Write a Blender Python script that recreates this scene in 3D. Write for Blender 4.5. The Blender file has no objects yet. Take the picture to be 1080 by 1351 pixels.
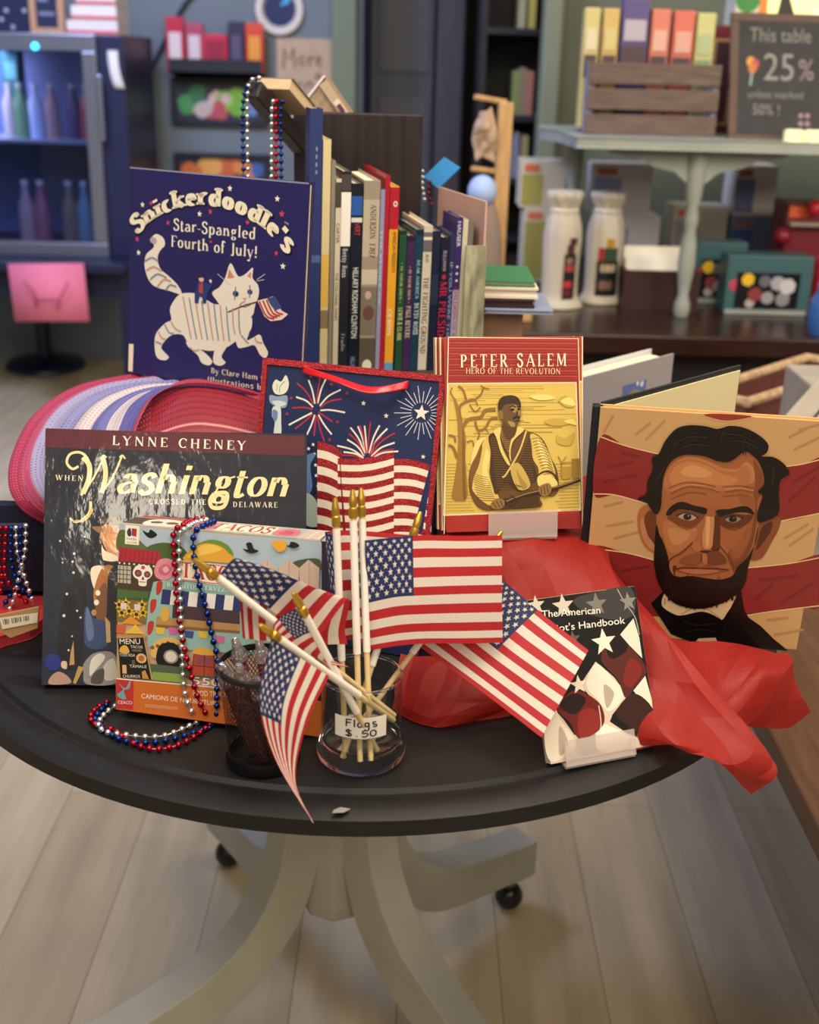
import bpy, math, random
from mathutils import Vector, Matrix
from mathutils.geometry import tessellate_polygon
V = Vector
sc = bpy.context.scene
C = sc.collection
PI = math.pi
random.seed(7)

# ------------------------------------------------------------------ camera
PITCH, ROLL = math.radians(21), math.radians(1.5)
EYE = V((0, 0, 1.25))
up0 = V((0, math.sin(PITCH), math.cos(PITCH)))
fwd = V((0, math.cos(PITCH), -math.sin(PITCH)))
rgt = V((1, 0, 0)) * math.cos(ROLL) + up0 * math.sin(ROLL)
upv = V((-1, 0, 0)) * math.sin(ROLL) + up0 * math.cos(ROLL)
cam = bpy.data.cameras.new('camera')
camo = bpy.data.objects.new('camera', cam)
C.objects.link(camo)
camo.matrix_world = Matrix(((rgt.x, upv.x, -fwd.x, EYE.x), (rgt.y, upv.y, -fwd.y, EYE.y),
                            (rgt.z, upv.z, -fwd.z, EYE.z), (0, 0, 0, 1)))
cam.sensor_fit = 'VERTICAL'
cam.sensor_height = 36
cam.lens = 1550 / 1351 * 36
cam.clip_start = .02
cam.dof.use_dof = True
cam.dof.focus_distance = 1.07
cam.dof.aperture_fstop = 5.6
sc.camera = camo

# ------------------------------------------------------------------ light
sc.view_settings.view_transform = 'Standard'
sc.view_settings.look = 'None'
sc.view_settings.gamma = 1
sc.view_settings.use_curve_mapping = False
sc.view_settings.exposure = 0.3
sc.cycles.transparent_max_bounces = 32
sc.cycles.max_bounces = 10
world = bpy.data.worlds.new('world')
sc.world = world
world.use_nodes = True
world.node_tree.nodes['Background'].inputs[0].default_value = (1.0, .86, .70, 1)
world.node_tree.nodes['Background'].inputs[1].default_value = .16


def area(name, loc, aim, size, power, col, size_y=None):
    l = bpy.data.lights.new(name, 'AREA')
    l.energy, l.color, l.size = power, col, size
    if size_y:
        l.shape, l.size_y = 'RECTANGLE', size_y
    o = bpy.data.objects.new(name, l)
    C.objects.link(o)
    o.location = loc
    o.rotation_euler = (V(aim) - V(loc)).to_track_quat('-Z', 'Y').to_euler()
    return o


area('ceiling_light', (.45, .75, 2.7), (.1, 1.1, .7), 1.1, 34, (1.0, .85, .66))
area('ceiling_light', (-.9, .1, 2.7), (-.3, 1.2, .4), 1.0, 22, (1.0, .88, .74))
area('unseen_light', (-.62, -1.5, 1.9), (-.2, 1.0, .85), .24, 4.5, (1.0, .87, .70))  # unseen lamp behind the camera, added for the highlight on the glossy cover
area('ceiling_light', (.9, -1.2, 2.6), (.1, 1.2, .5), 1.2, 22, (1.0, .86, .68))
area('unseen_light', (1.9, 1.2, 1.7), (.9, 3.1, .85), .6, 14, (1.0, .86, .66))  # unseen fill added to brighten the cartons under the riser table
area('ceiling_light', (1.2, 2.2, 2.7), (1.0, 3.0, .9), .7, 8, (1.0, .84, .60))
area('ceiling_light', (-1.3, 2.6, 2.7), (-1.1, 4.6, .7), .9, 52, (.52, .62, 1.0))


# ------------------------------------------------------------------ materials
MC = {}


def lin(h):
    c = [int(h[i:i + 2], 16) / 255 for i in (0, 2, 4)]
    return tuple(x / 12.92 if x < .04045 else ((x + .055) / 1.055) ** 2.4 for x in c) + (1,)


def mat(h, rough=.5, metal=0., coat=0., spec=.5, bump=0., bscale=60, trans=0., alpha=1., emit=0., ior=1.45, noise=0., nscale=20, sheen=0., stretch=None):
    k = (h, rough, metal, coat, spec, bump, bscale, trans, alpha, emit, ior, noise, nscale, sheen, stretch)
    if k in MC:
        return MC[k]
    m = bpy.data.materials.new('m_' + h)
    m.use_nodes = True
    t = m.node_tree
    b = t.nodes['Principled BSDF']
    b.inputs['Base Color'].default_value = lin(h)
    b.inputs['Roughness'].default_value = rough
    b.inputs['Metallic'].default_value = metal
    b.inputs['Coat Weight'].default_value = coat
    b.inputs['Coat Roughness'].default_value = .08
    b.inputs['Specular IOR Level'].default_value = spec
    b.inputs['Transmission Weight'].default_value = trans
    b.inputs['Alpha'].default_value = alpha
    b.inputs['IOR'].default_value = ior
    if emit:
        b.inputs['Emission Color'].default_value = lin(h)
        b.inputs['Emission Strength'].default_value = emit
    if bump or noise:
        tc = t.nodes.new('ShaderNodeTexCoord')
        mp = t.nodes.new('ShaderNodeMapping')
        mp.inputs['Scale'].default_value = stretch or (1, 1, 1)
        t.links.new(tc.outputs['Object'], mp.inputs['Vector'])
    if bump:
        n = t.nodes.new('ShaderNodeTexNoise')
        n.inputs['Scale'].default_value = bscale
        n.inputs['Detail'].default_value = 4
        bp = t.nodes.new('ShaderNodeBump')
        bp.inputs['Strength'].default_value = bump
        bp.inputs['Distance'].default_value = .002
        t.links.new(mp.outputs['Vector'], n.inputs['Vector'])
        t.links.new(n.outputs['Fac'], bp.inputs['Height'])
        t.links.new(bp.outputs['Normal'], b.inputs['Normal'])
        if coat:
            t.links.new(bp.outputs['Normal'], b.inputs['Coat Normal'])
    if noise:
        n = t.nodes.new('ShaderNodeTexNoise')
        n.inputs['Scale'].default_value = nscale
        n.inputs['Detail'].default_value = 6
        r = t.nodes.new('ShaderNodeValToRGB')
        c = lin(h)
        r.color_ramp.elements[0].position, r.color_ramp.elements[1].position = .3, .7
        r.color_ramp.elements[0].color = tuple(x * (1 - noise) for x in c[:3]) + (1,)
        r.color_ramp.elements[1].color = tuple(min(1, x * (1 + noise)) for x in c[:3]) + (1,)
        t.links.new(mp.outputs['Vector'], n.inputs['Vector'])
        t.links.new(n.outputs['Fac'], r.inputs['Fac'])
        t.links.new(r.outputs['Color'], b.inputs['Base Color'])
    MC[k] = m
    return m


def nodes(name):
    m = bpy.data.materials.new(name)
    m.use_nodes = True
    return m, m.node_tree, m.node_tree.nodes['Principled BSDF']


def plank_mat():
    m, t, b = nodes('vinyl_planks')
    tc = t.nodes.new('ShaderNodeTexCoord')
    mp = t.nodes.new('ShaderNodeMapping')
    mp.inputs['Rotation'].default_value = (0, 0, PI / 2)
    br = t.nodes.new('ShaderNodeTexBrick')
    br.inputs['Scale'].default_value = 1
    br.inputs['Brick Width'].default_value = 1.2
    br.inputs['Row Height'].default_value = .15
    br.inputs['Mortar Size'].default_value = .0012
    br.inputs['Mortar Smooth'].default_value = .3
    br.inputs['Color1'].default_value = lin('d2c4a8')
    br.inputs['Color2'].default_value = lin('bcac8e')
    br.inputs['Mortar'].default_value = lin('94866e')
    n = t.nodes.new('ShaderNodeTexNoise')
    n.inputs['Scale'].default_value = 1
    n.inputs['Detail'].default_value = 8
    mp2 = t.nodes.new('ShaderNodeMapping')
    mp2.inputs['Scale'].default_value = (22, 2.2, 1)
    r = t.nodes.new('ShaderNodeValToRGB')
    r.color_ramp.elements[0].position, r.color_ramp.elements[1].position = .3, .72
    r.color_ramp.elements[0].color = (.72, .70, .68, 1)
    r.color_ramp.elements[1].color = (1.12, 1.1, 1.08, 1)
    mx = t.nodes.new('ShaderNodeMix')
    mx.data_type, mx.blend_type = 'RGBA', 'MULTIPLY'
    mx.inputs[0].default_value = .8
    L = t.links.new
    L(tc.outputs['Object'], mp.inputs['Vector'])
    L(tc.outputs['Object'], mp2.inputs['Vector'])
    L(mp.outputs['Vector'], br.inputs['Vector'])
    L(mp2.outputs['Vector'], n.inputs['Vector'])
    L(n.outputs['Fac'], r.inputs['Fac'])
    L(br.outputs['Color'], mx.inputs[6])
    L(r.outputs['Color'], mx.inputs[7])
    L(mx.outputs[2], b.inputs['Base Color'])
    b.inputs['Roughness'].default_value = .5
    return m


def glitter_mat(h='a81c26'):
    m, t, b = nodes('glitter_' + h)
    tc = t.nodes.new('ShaderNodeTexCoord')
    vo = t.nodes.new('ShaderNodeTexVoronoi')
    vo.inputs['Scale'].default_value = 900
    r = t.nodes.new('ShaderNodeValToRGB')
    c = lin(h)
    r.color_ramp.elements[0].color = tuple(x * .35 for x in c[:3]) + (1,)
    r.color_ramp.elements[1].color = tuple(min(1, x * 1.6 + .02) for x in c[:3]) + (1,)
    bp = t.nodes.new('ShaderNodeBump')
    bp.inputs['Strength'].default_value = .5
    bp.inputs['Distance'].default_value = .001
    L = t.links.new
    L(tc.outputs['Object'], vo.inputs['Vector'])
    L(vo.outputs['Color'], r.inputs['Fac'])
    L(r.outputs['Color'], b.inputs['Base Color'])
    L(vo.outputs['Distance'], bp.inputs['Height'])
    L(bp.outputs['Normal'], b.inputs['Normal'])
    b.inputs['Roughness'].default_value = .3
    b.inputs['Metallic'].default_value = .3
    return m


def net_mat(name, stops, nu, nv, gap, holes=.55, rough=.4, diamond=False):
    """open woven net: colour from the across-coordinate of the weave, holes between its threads"""
    m, t, b = nodes(name)
    uv = t.nodes.new('ShaderNodeUVMap')
    sp = t.nodes.new('ShaderNodeSeparateXYZ')
    L = t.links.new
    L(uv.outputs['UV'], sp.inputs['Vector'])

    def mth(op, a, bb=None):
        n = t.nodes.new('ShaderNodeMath')
        n.operation = op
        for i, x in enumerate((a, bb)):
            if x is None:
                continue
            if isinstance(x, (int, float)):
                n.inputs[i].default_value = x
            else:
                L(x, n.inputs[i])
        return n.outputs[0]
    x, y = sp.outputs[0], sp.outputs[1]
    X, Y = mth('MULTIPLY', x, nu), mth('MULTIPLY', y, nv)
    if diamond:
        X, Y = mth('ADD', X, Y), mth('SUBTRACT', X, Y)
    a = mth('GREATER_THAN', mth('FRACT', X), gap)
    c = mth('GREATER_THAN', mth('FRACT', Y), gap)
    o = mth('MAXIMUM', a, c)
    al = mth('ADD', mth('MULTIPLY', o, holes), 1 - holes if not diamond else 0)
    L(al, b.inputs['Alpha'])
    r = t.nodes.new('ShaderNodeValToRGB')
    r.color_ramp.interpolation = 'CONSTANT'
    el = r.color_ramp.elements
    for i, (p, h) in enumerate(stops):
        e = el[i] if i < 2 else el.new(p)
        e.position, e.color = p, lin(h)
    L(y, r.inputs['Fac'])
    L(r.outputs['Color'], b.inputs['Base Color'])
    b.inputs['Roughness'].default_value = rough
    return m


def clear_glass(tint='f4f8f8', name='clear_glass'):
    """thin clear glass: sees through, mirrors at grazing angles"""
    m = bpy.data.materials.new(name)
    m.use_nodes = True
    t = m.node_tree
    t.nodes.remove(t.nodes['Principled BSDF'])
    tp, gl, mx = (t.nodes.new('ShaderNodeBsdf' + k) for k in ('Transparent', 'Glossy', 'Transparent'))
    t.nodes.remove(mx)
    mx = t.nodes.new('ShaderNodeMixShader')
    lw = t.nodes.new('ShaderNodeLayerWeight')
    lw.inputs['Blend'].default_value = .5
    fr = t.nodes.new('ShaderNodeMapRange')
    pw = t.nodes.new('ShaderNodeMath')
    pw.operation = 'POWER'
    pw.inputs[1].default_value = 3.0
    t.links.new(lw.outputs['Facing'], pw.inputs[0])
    t.links.new(pw.outputs[0], fr.inputs['Value'])
    fr.inputs['To Min'].default_value, fr.inputs['To Max'].default_value = .04, .8
    tp.inputs['Color'].default_value = lin(tint)
    gl.inputs['Roughness'].default_value = .03
    t.links.new(fr.outputs[0], mx.inputs[0])
    t.links.new(tp.outputs[0], mx.inputs[1])
    t.links.new(gl.outputs[0], mx.inputs[2])
    t.links.new(mx.outputs[0], t.nodes['Material Output'].inputs['Surface'])
    return m


def tissue_mat():
    m, t, b = nodes('tissue_paper')
    b.inputs['Base Color'].default_value = lin('a5261f')
    b.inputs['Roughness'].default_value = .5
    b.inputs['Specular IOR Level'].default_value = .35
    tr = t.nodes.new('ShaderNodeBsdfTranslucent')
    tr.inputs['Color'].default_value = lin('b42c28')
    tp = t.nodes.new('ShaderNodeBsdfTransparent')
    tp.inputs['Color'].default_value = lin('f09088')
    m1, m2 = t.nodes.new('ShaderNodeMixShader'), t.nodes.new('ShaderNodeMixShader')
    m1.inputs[0].default_value, m2.inputs[0].default_value = .22, .13
    L = t.links.new
    L(b.outputs[0], m1.inputs[1])
    L(tr.outputs[0], m1.inputs[2])
    L(m1.outputs[0], m2.inputs[1])
    L(tp.outputs[0], m2.inputs[2])
    L(m2.outputs[0], t.nodes['Material Output'].inputs['Surface'])
    return m


def cloth_mat(h):
    k = ('cloth', h)
    if k in MC:
        return MC[k]
    m, t, b = nodes('flag_cloth_' + h)
    b.inputs['Base Color'].default_value = lin(h)
    b.inputs['Roughness'].default_value = .6
    tr = t.nodes.new('ShaderNodeBsdfTranslucent')
    tr.inputs['Color'].default_value = lin(h)
    ms = t.nodes.new('ShaderNodeMixShader')
    ms.inputs[0].default_value = .3
    t.links.new(b.outputs[0], ms.inputs[1])
    t.links.new(tr.outputs[0], ms.inputs[2])
    t.links.new(ms.outputs[0], t.nodes['Material Output'].inputs['Surface'])
    MC[k] = m
    return m


# ------------------------------------------------------------------ mesh builder
class MB:
    def __init__(s):
        s.v, s.f, s.fm, s.sm, s.mats, s.uv = [], [], [], [], [], {}

    def add(s, vs, fs, m, smooth=False):
        if m not in s.mats:
            s.mats.append(m)
        i, n = s.mats.index(m), len(s.v)
        s.v += [V(p) for p in vs]
        for f in fs:
            s.f.append([n + k for k in f])
            s.fm.append(i)
            s.sm.append(smooth)
        return s

    def obox(s, o, u, v, w, a, b, c, m):
        o, u, v, w = V(o), V(u) * a, V(v) * b, V(w) * c
        p = [o, o + u, o + u + v, o + v, o + w, o + u + w, o + u + v + w, o + v + w]
        return s.add(p, [(0, 3, 2, 1), (4, 5, 6, 7), (0, 1, 5, 4), (1, 2, 6, 5), (2, 3, 7, 6), (3, 0, 4, 7)], m)

    def box(s, b, m):
        x0, x1, y0, y1, z0, z1 = b
        return s.obox((x0, y0, z0), (1, 0, 0), (0, 1, 0), (0, 0, 1), x1 - x0, y1 - y0, z1 - z0, m)

    def tube(s, pts, r, m, n=8, caps=True, smooth=True):
        pts = [V(p) for p in pts]
        rs = r if isinstance(r, (list, tuple)) else [r] * len(pts)
        vs, fs = [], []
        ref = None
        for i, p in enumerate(pts):
            d = (pts[min(i + 1, len(pts) - 1)] - pts[max(i - 1, 0)]).normalized()
            if ref is None:
                ref = d.orthogonal().normalized()
            a = (ref - d * ref.dot(d)).normalized()
            ref = a
            b = d.cross(a)
            vs += [p + (a * math.cos(2 * PI * k / n) + b * math.sin(2 * PI * k / n)) * rs[i] for k in range(n)]
        for i in range(len(pts) - 1):
            for k in range(n):
                fs.append((i * n + k, i * n + (k + 1) % n, (i + 1) * n + (k + 1) % n, (i + 1) * n + k))
        s.add(vs, fs, m, smooth)
        if caps:
            s.add(vs[:n], [tuple(reversed(range(n)))], m)
            s.add(vs[-n:], [tuple(range(n))], m)
        return s

    def lathe(s, prof, c, m, n=40, axis=None, smooth=True):
        c = V(c)
        ax = V(axis or (0, 0, 1)).normalized()
        a = ax.orthogonal().normalized()
        if axis is None:
            a = V((1, 0, 0))
        b = ax.cross(a)
        vs, fs = [], []
        for r, z in prof:
            vs += [c + ax * z + (a * math.cos(2 * PI * k / n) + b * math.sin(2 * PI * k / n)) * max(r, 1e-5) for k in range(n)]
        for i in range(len(prof) - 1):
            for k in range(n):
                fs.append((i * n + k, i * n + (k + 1) % n, (i + 1) * n + (k + 1) % n, (i + 1) * n + k))
        return s.add(vs, fs, m, smooth)

    def ball(s, c, r, m, n=10, k=7, sx=1, sy=1, sz=1):
        vs = [(c[0], c[1], c[2] - r * sz)]
        for i in range(1, k):
            t = PI * i / k - PI / 2
            vs += [(c[0] + r * sx * math.cos(t) * math.cos(2 * PI * j / n), c[1] + r * sy * math.cos(t) * math.sin(2 * PI * j / n), c[2] + r * sz * math.sin(t)) for j in range(n)]
        vs.append((c[0], c[1], c[2] + r * sz))
        e = len(vs) - 1
        fs = [(0, 1 + (j + 1) % n, 1 + j) for j in range(n)]
        for i in range(k - 2):
            fs += [(1 + i * n + j, 1 + i * n + (j + 1) % n, 1 + (i + 1) * n + (j + 1) % n, 1 + (i + 1) * n + j) for j in range(n)]
        q = 1 + (k - 2) * n
        fs += [(e, q + j, q + (j + 1) % n) for j in range(n)]
        return s.add(vs, fs, m, True)

    def grid(s, fn, nu, nv, mf, smooth=True, uv=False, tri=False):
        n0 = len(s.v)
        vs = [fn(i / nu, j / nv) for j in range(nv + 1) for i in range(nu + 1)]
        if uv:
            for j in range(nv + 1):
                for i in range(nu + 1):
                    s.uv[n0 + j * (nu + 1) + i] = (i / nu, j / nv)
        byc = {}
        for j in range(nv):
            for i in range(nu):
                q = (j * (nu + 1) + i, j * (nu + 1) + i + 1, (j + 1) * (nu + 1) + i + 1, (j + 1) * (nu + 1) + i)
                m = mf((i + .5) / nu, (j + .5) / nv) if callable(mf) else mf
                byc.setdefault(m.name, (m, []))[1].extend([(q[0], q[1], q[3]), (q[1], q[2], q[3])] if tri else [q])
        first = True
        for m, fs in byc.values():
            if first:
                s.add(vs, fs, m, smooth)
                first = False
            else:
                if m not in s.mats:
                    s.mats.append(m)
                i = s.mats.index(m)
                for f in fs:
                    s.f.append([n0 + k for k in f])
                    s.fm.append(i)
                    s.sm.append(smooth)
        return s

    def prism(s, poly, o, u, v, w, th, m):
        """poly in (u,v) metres, pushed th along w"""
        o, u, v, w = V(o), V(u), V(v), V(w)
        a = [o + u * p[0] + v * p[1] for p in poly]
        b = [p + w * th for p in a]
        n = len(poly)
        tri = tessellate_polygon([[V((p[0], p[1], 0)) for p in poly]])
        s.add(a + b, [tuple(t) for t in tri] + [tuple(n + k for k in reversed(t)) for t in tri] + [(i, (i + 1) % n, n + (i + 1) % n, n + i) for i in range(n)], m)
        return s

    def build(s, name, parent=None, bev=0, solid=0, sub=0, org=None):
        me = bpy.data.meshes.new(name)
        org = V(org) if org is not None else (V(parent['_o']) if parent is not None and '_o' in parent else V((0, 0, 0)))
        me.from_pydata([p - org for p in s.v], [], s.f)
        for m in s.mats:
            me.materials.append(m)
        for p, i, q in zip(me.polygons, s.fm, s.sm):
            p.material_index, p.use_smooth = i, q
        if s.uv:
            l = me.uv_layers.new(name='UVMap')
            for lp in me.loops:
                l.data[lp.index].uv = s.uv.get(lp.vertex_index, (0, 0))
        me.update()
        if any(s.sm):
            me.set_sharp_from_angle(angle=math.radians(42))
        o = bpy.data.objects.new(name, me)
        C.objects.link(o)
        if parent is not None:
            o.parent = parent
            o['_o'] = tuple(org)
        else:
            o.location = org
            o['_o'] = tuple(org)
        if solid:
            d = o.modifiers.new('thickness', 'SOLIDIFY')
            d.thickness, d.offset = solid, 0
        if bev:
            d = o.modifiers.new('bevel', 'BEVEL')
            d.width, d.segments, d.limit_method = bev, 2, 'ANGLE'
        if sub:
            d = o.modifiers.new('sub', 'SUBSURF')
            d.levels = d.render_levels = sub
        return o


def tag(o, label, cat, group=None):
    o['label'], o['category'] = label, cat
    if group:
        o['group'] = group
    return o


def thing(name, label, cat, loc, group=None):
    o = bpy.data.objects.new(name, None)
    C.objects.link(o)
    o.empty_display_size = .02
    o.location = loc
    o['_o'] = tuple(loc)
    return tag(o, label, cat, group)


def struct(o):
    o['kind'] = 'structure'
    return o


def copy_tree(root, loc, label, group=None):
    r = root.copy()
    C.objects.link(r)
    r.location = loc
    r['label'] = label
    if group:
        r['group'] = group
    for ch in root.children:
        c = ch.copy()
        C.objects.link(c)
        c.parent = r
    return r


def cr(pts, n=8, closed=False):
    """Catmull-Rom through points of any dimension"""
    P = [V(p) for p in pts]
    k = len(P)
    out = []
    for i in range(k if closed else k - 1):
        if closed:
            a, b, c, d = P[i - 1], P[i], P[(i + 1) % k], P[(i + 2) % k]
        else:
            a, b, c, d = P[max(i - 1, 0)], P[i], P[i + 1], P[min(i + 2, k - 1)]
        for j in range(n):
            t = j / n
            out.append(.5 * ((2 * b) + (c - a) * t + (2 * a - 5 * b + 4 * c - d) * t * t + (3 * b - a - 3 * c + d) * t ** 3))
    if not closed:
        out.append(P[-1])
    return out


def crat(P, t):
    k = len(P) - 1
    x = min(max(t, 0), 1) * k
    i = min(int(x), k - 1)
    t = x - i
    a, b, c, d = P[max(i - 1, 0)], P[i], P[i + 1], P[min(i + 2, k)]
    return .5 * ((2 * b) + (c - a) * t + (2 * a - 5 * b + 4 * c - d) * t * t + (3 * b - a - 3 * c + d) * t ** 3)


def patch(rows):
    R = [[V(p) for p in r] for r in rows]
    return lambda u, v: crat([crat(r, u) for r in R], v)


def crumple(fn, nu, nv, amp, seed, lim=None):
    """the same sheet with creases: random offsets at coarse nodes, straight between them"""
    rn = random.Random(seed)
    off = [[V((rn.uniform(-.4, .4), rn.uniform(-1, .6), rn.uniform(-.6, 1))) * amp for _ in range(nu + 1)] for _ in range(nv + 1)]

    def g(u, v):
        x, y = min(max(u, 0), .99999) * nu, min(max(v, 0), .99999) * nv
        i, j = int(x), int(y)
        a, b = x - i, y - j
        o = off[j]
        q = off[j + 1]
        if a + b < 1:
            d = o[i] * (1 - a - b) + o[i + 1] * a + q[i] * b
        else:
            d = q[i + 1] * (a + b - 1) + q[i] * (1 - a) + o[i + 1] * (1 - b)
        p = fn(u, v) + d
        return lim(p) if lim else p
    return g


# ------------------------------------------------------------------ lettering
# pen-drawn roman letters: cap height 100, x-height 66; flags  s=serifs at both ends  b/e=at one end  c=curved  k/t=thick/thin pen
GL = {
 'A': (76, 'b t 5,0 38,100|e k 38,100 71,0|- t 17,34 56,34'), 'B': (66, 's k 14,0 14,100|- t 14,97 32,97|o 30,75 20,22 90,-90|- t 14,53 34,53|o 32,28 25,25 90,-90|- t 14,3 34,3'),
 'C': (70, 'o 40,50 35,51 48,312|- t 64,70 64,96'), 'D': (76, 's k 14,0 14,100|- t 14,97 30,97|o 28,50 40,47 90,-90|- t 14,3 30,3'),
 'E': (60, 's k 14,0 14,100|- t 14,97 55,97 55,80|- t 14,52 44,52|- t 14,3 57,3 57,22'), 'F': (56, 's k 14,0 14,100|- t 14,97 54,97 54,80|- t 14,50 42,50'),
 'G': (78, 'o 40,50 35,51 48,318|b k 65,42 65,8|- t 64,70 64,96'), 'H': (78, 's k 14,0 14,100|s k 64,0 64,100|- t 14,52 64,52'),
 'I': (30, 's k 15,0 15,100'), 'J': (40, 'b k 28,100 28,20|c 28,20 26,-6 6,-2'), 'K': (70, 's k 14,0 14,100|b t 60,100 16,46|e k 30,60 62,0'),
 'L': (58, 's k 14,0 14,100|- t 14,3 55,3 55,24'), 'M': (90, 's t 10,0 12,100|- k 14,100 44,10|- t 44,10 76,100|s k 78,0 78,100'),
 'N': (78, 's t 12,0 12,100|- k 12,100 66,2|s t 66,100 66,0'), 'O': (80, 'o 40,50 35,51 0,360'),
 'P': (62, 's k 14,0 14,100|- t 14,97 34,97|o 32,73 23,24 90,-90|- t 14,49 34,49'), 'Q': (80, 'o 40,50 35,51 0,360|c k 40,10 60,-8 78,-14'),
 'R': (68, 's k 14,0 14,100|- t 14,97 34,97|o 32,73 23,24 90,-90|- t 14,49 34,49|e k 34,48 62,0'), 'S': (56, 'c k 46,80 40,95 27,100 12,93 8,78 15,64 28,55 42,44 48,27 42,8 27,0 11,6 6,22|- t 48,76 48,98|- t 5,2 5,26'),
 'T': (64, 's k 32,0 32,98|- t 4,78 4,97 60,97 60,78'), 'U': (76, 'b k 14,100 14,34|o 38,34 24,35 180,360|b t 62,100 62,34'),
 'V': (72, 'b k 6,100 36,2|b t 66,100 36,2'), 'W': (104, 'b k 6,100 32,2|- t 32,2 52,96|- k 50,100 74,2|b t 98,100 74,2'), 'X': (70, 's k 6,100 62,0|s t 62,100 6,0'),
 'Y': (68, 'b k 6,100 34,48|b t 62,100 34,48|e k 34,50 34,0'), 'Z': (62, '- t 8,78 8,97 54,97|- k 54,97 6,3|- t 6,3 56,3 56,24'),
 'a': (56, 'o 27,46 17,20 165,0|e k 44,46 44,2|c 44,37 28,35 13,28 8,14 17,1 31,3 44,16'), 'b': (58, 'b k 12,104 12,2|o 30,32 21,33 150,-150'),
 'c': (52, 'o 28,33 23,33 52,308'), 'd': (60, 'o 28,32 22,33 30,330|b k 47,104 47,2'),
 'e': (54, 'o 28,33 23,33 0,308|- t 8,35 50,35'), 'f': (36, 'e k 14,2 14,76|c 14,76 18,106 38,96|- t 2,64 32,64'),
 'g': (56, 'o 26,45 18,20 0,360|o 27,-13 20,14 0,360|- t 40,60 54,66|- t 16,27 12,4'), 'h': (62, 's k 12,104 12,2|o 30,42 18,24 160,0|e k 48,44 48,2'),
 'i': (28, 's k 14,66 14,2|- k 14,84 14,99'), 'j': (28, 'b k 16,66 16,-10|c 16,-10 12,-32 0,-26|- k 16,84 16,99'), 'k': (58, 's k 12,104 12,2|b t 48,64 14,30|e k 24,40 50,2'),
 'l': (28, 's k 14,104 14,2'), 'm': (98, 's k 12,66 12,2|o 30,42 18,24 160,0|e k 48,44 48,2|o 66,42 18,24 160,0|e k 84,44 84,2'),
 'n': (62, 's k 12,66 12,2|o 30,42 18,24 160,0|e k 48,44 48,2'), 'o': (56, 'o 28,33 24,33 0,360'),
 'p': (60, 's k 12,66 12,-32|o 31,32 22,33 150,-150'), 'q': (60, 'o 28,32 22,33 30,330|e k 47,66 47,-32'),
 'r': (44, 's k 12,66 12,2|c 14,44 22,60 33,66 41,58'), 's': (44, 'c k 37,55 30,65 20,66 10,57 11,44 22,36 34,26 38,13 29,1 17,0 6,10'), 't': (36, 'k 14,86 14,16|c 14,16 18,-4 34,6|- t 2,64 32,64'),
 'u': (62, 'b k 12,66 12,22|o 30,22 18,23 180,360|e k 48,66 48,2'), 'v': (54, 'b k 6,66 27,2|b t 48,66 27,2'), 'w': (80, 'b k 6,66 24,2|- t 24,2 40,62|- k 40,66 56,2|b t 74,66 56,2'),
 'x': (54, 's k 6,66 46,2|s t 46,66 6,2'), 'y': (54, 'b k 6,66 28,2|b t 48,66 22,-26|c 22,-26 14,-34 4,-26'), 'z': (48, '- t 6,54 6,64 42,64|- k 42,64 6,3|- t 6,3 44,3 44,16'),
 '!': (28, 'k 14,100 14,32|k 14,14 14,0'), "'": (22, 'k 11,102 9,74'), '-': (34, 't 4,32 30,32'), '.': (22, 'k 11,12 11,0'), '&': (78, 'c 72,40 40,-8 6,10 30,54 50,84 30,104 18,80 44,30 74,2'),
 '1': (40, 's k 20,0 20,100|- t 20,98 6,84'), '7': (52, '- t 6,80 6,97 48,97|- k 48,97 20,0'), '8': (54, 'c 27,99 6,90 10,58 44,46 46,6 27,1 8,6 10,46 44,58 48,90 27,99'), '0': (58, 'o 29,50 24,50 0,360'),
 '/': (40, 't 4,-10 36,104'), ' ': (32, ''), '*': (40, 'k 20,30 20,70|t 4,50 36,50'),
}


def strip(pts, wf, closed=False):
    """2D ribbon quads along pts with a width per segment direction"""
    P = [V((p[0], p[1])) for p in pts]
    n = len(P)
    Lf, Rt = [], []
    for i in range(n):
        d = P[min(i + 1, n - 1)] - P[max(i - 1, 0)]
        if d.length < 1e-9:
            d = V((1, 0))
        d.normalize()
        w = wf(d) / 2
        q = V((-d.y, d.x)) * w
        Lf.append(P[i] + q)
        Rt.append(P[i] - q)
    return [[Lf[i], Rt[i], Rt[i + 1], Lf[i + 1]] for i in range(n - 1)]


GC = {}


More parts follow.
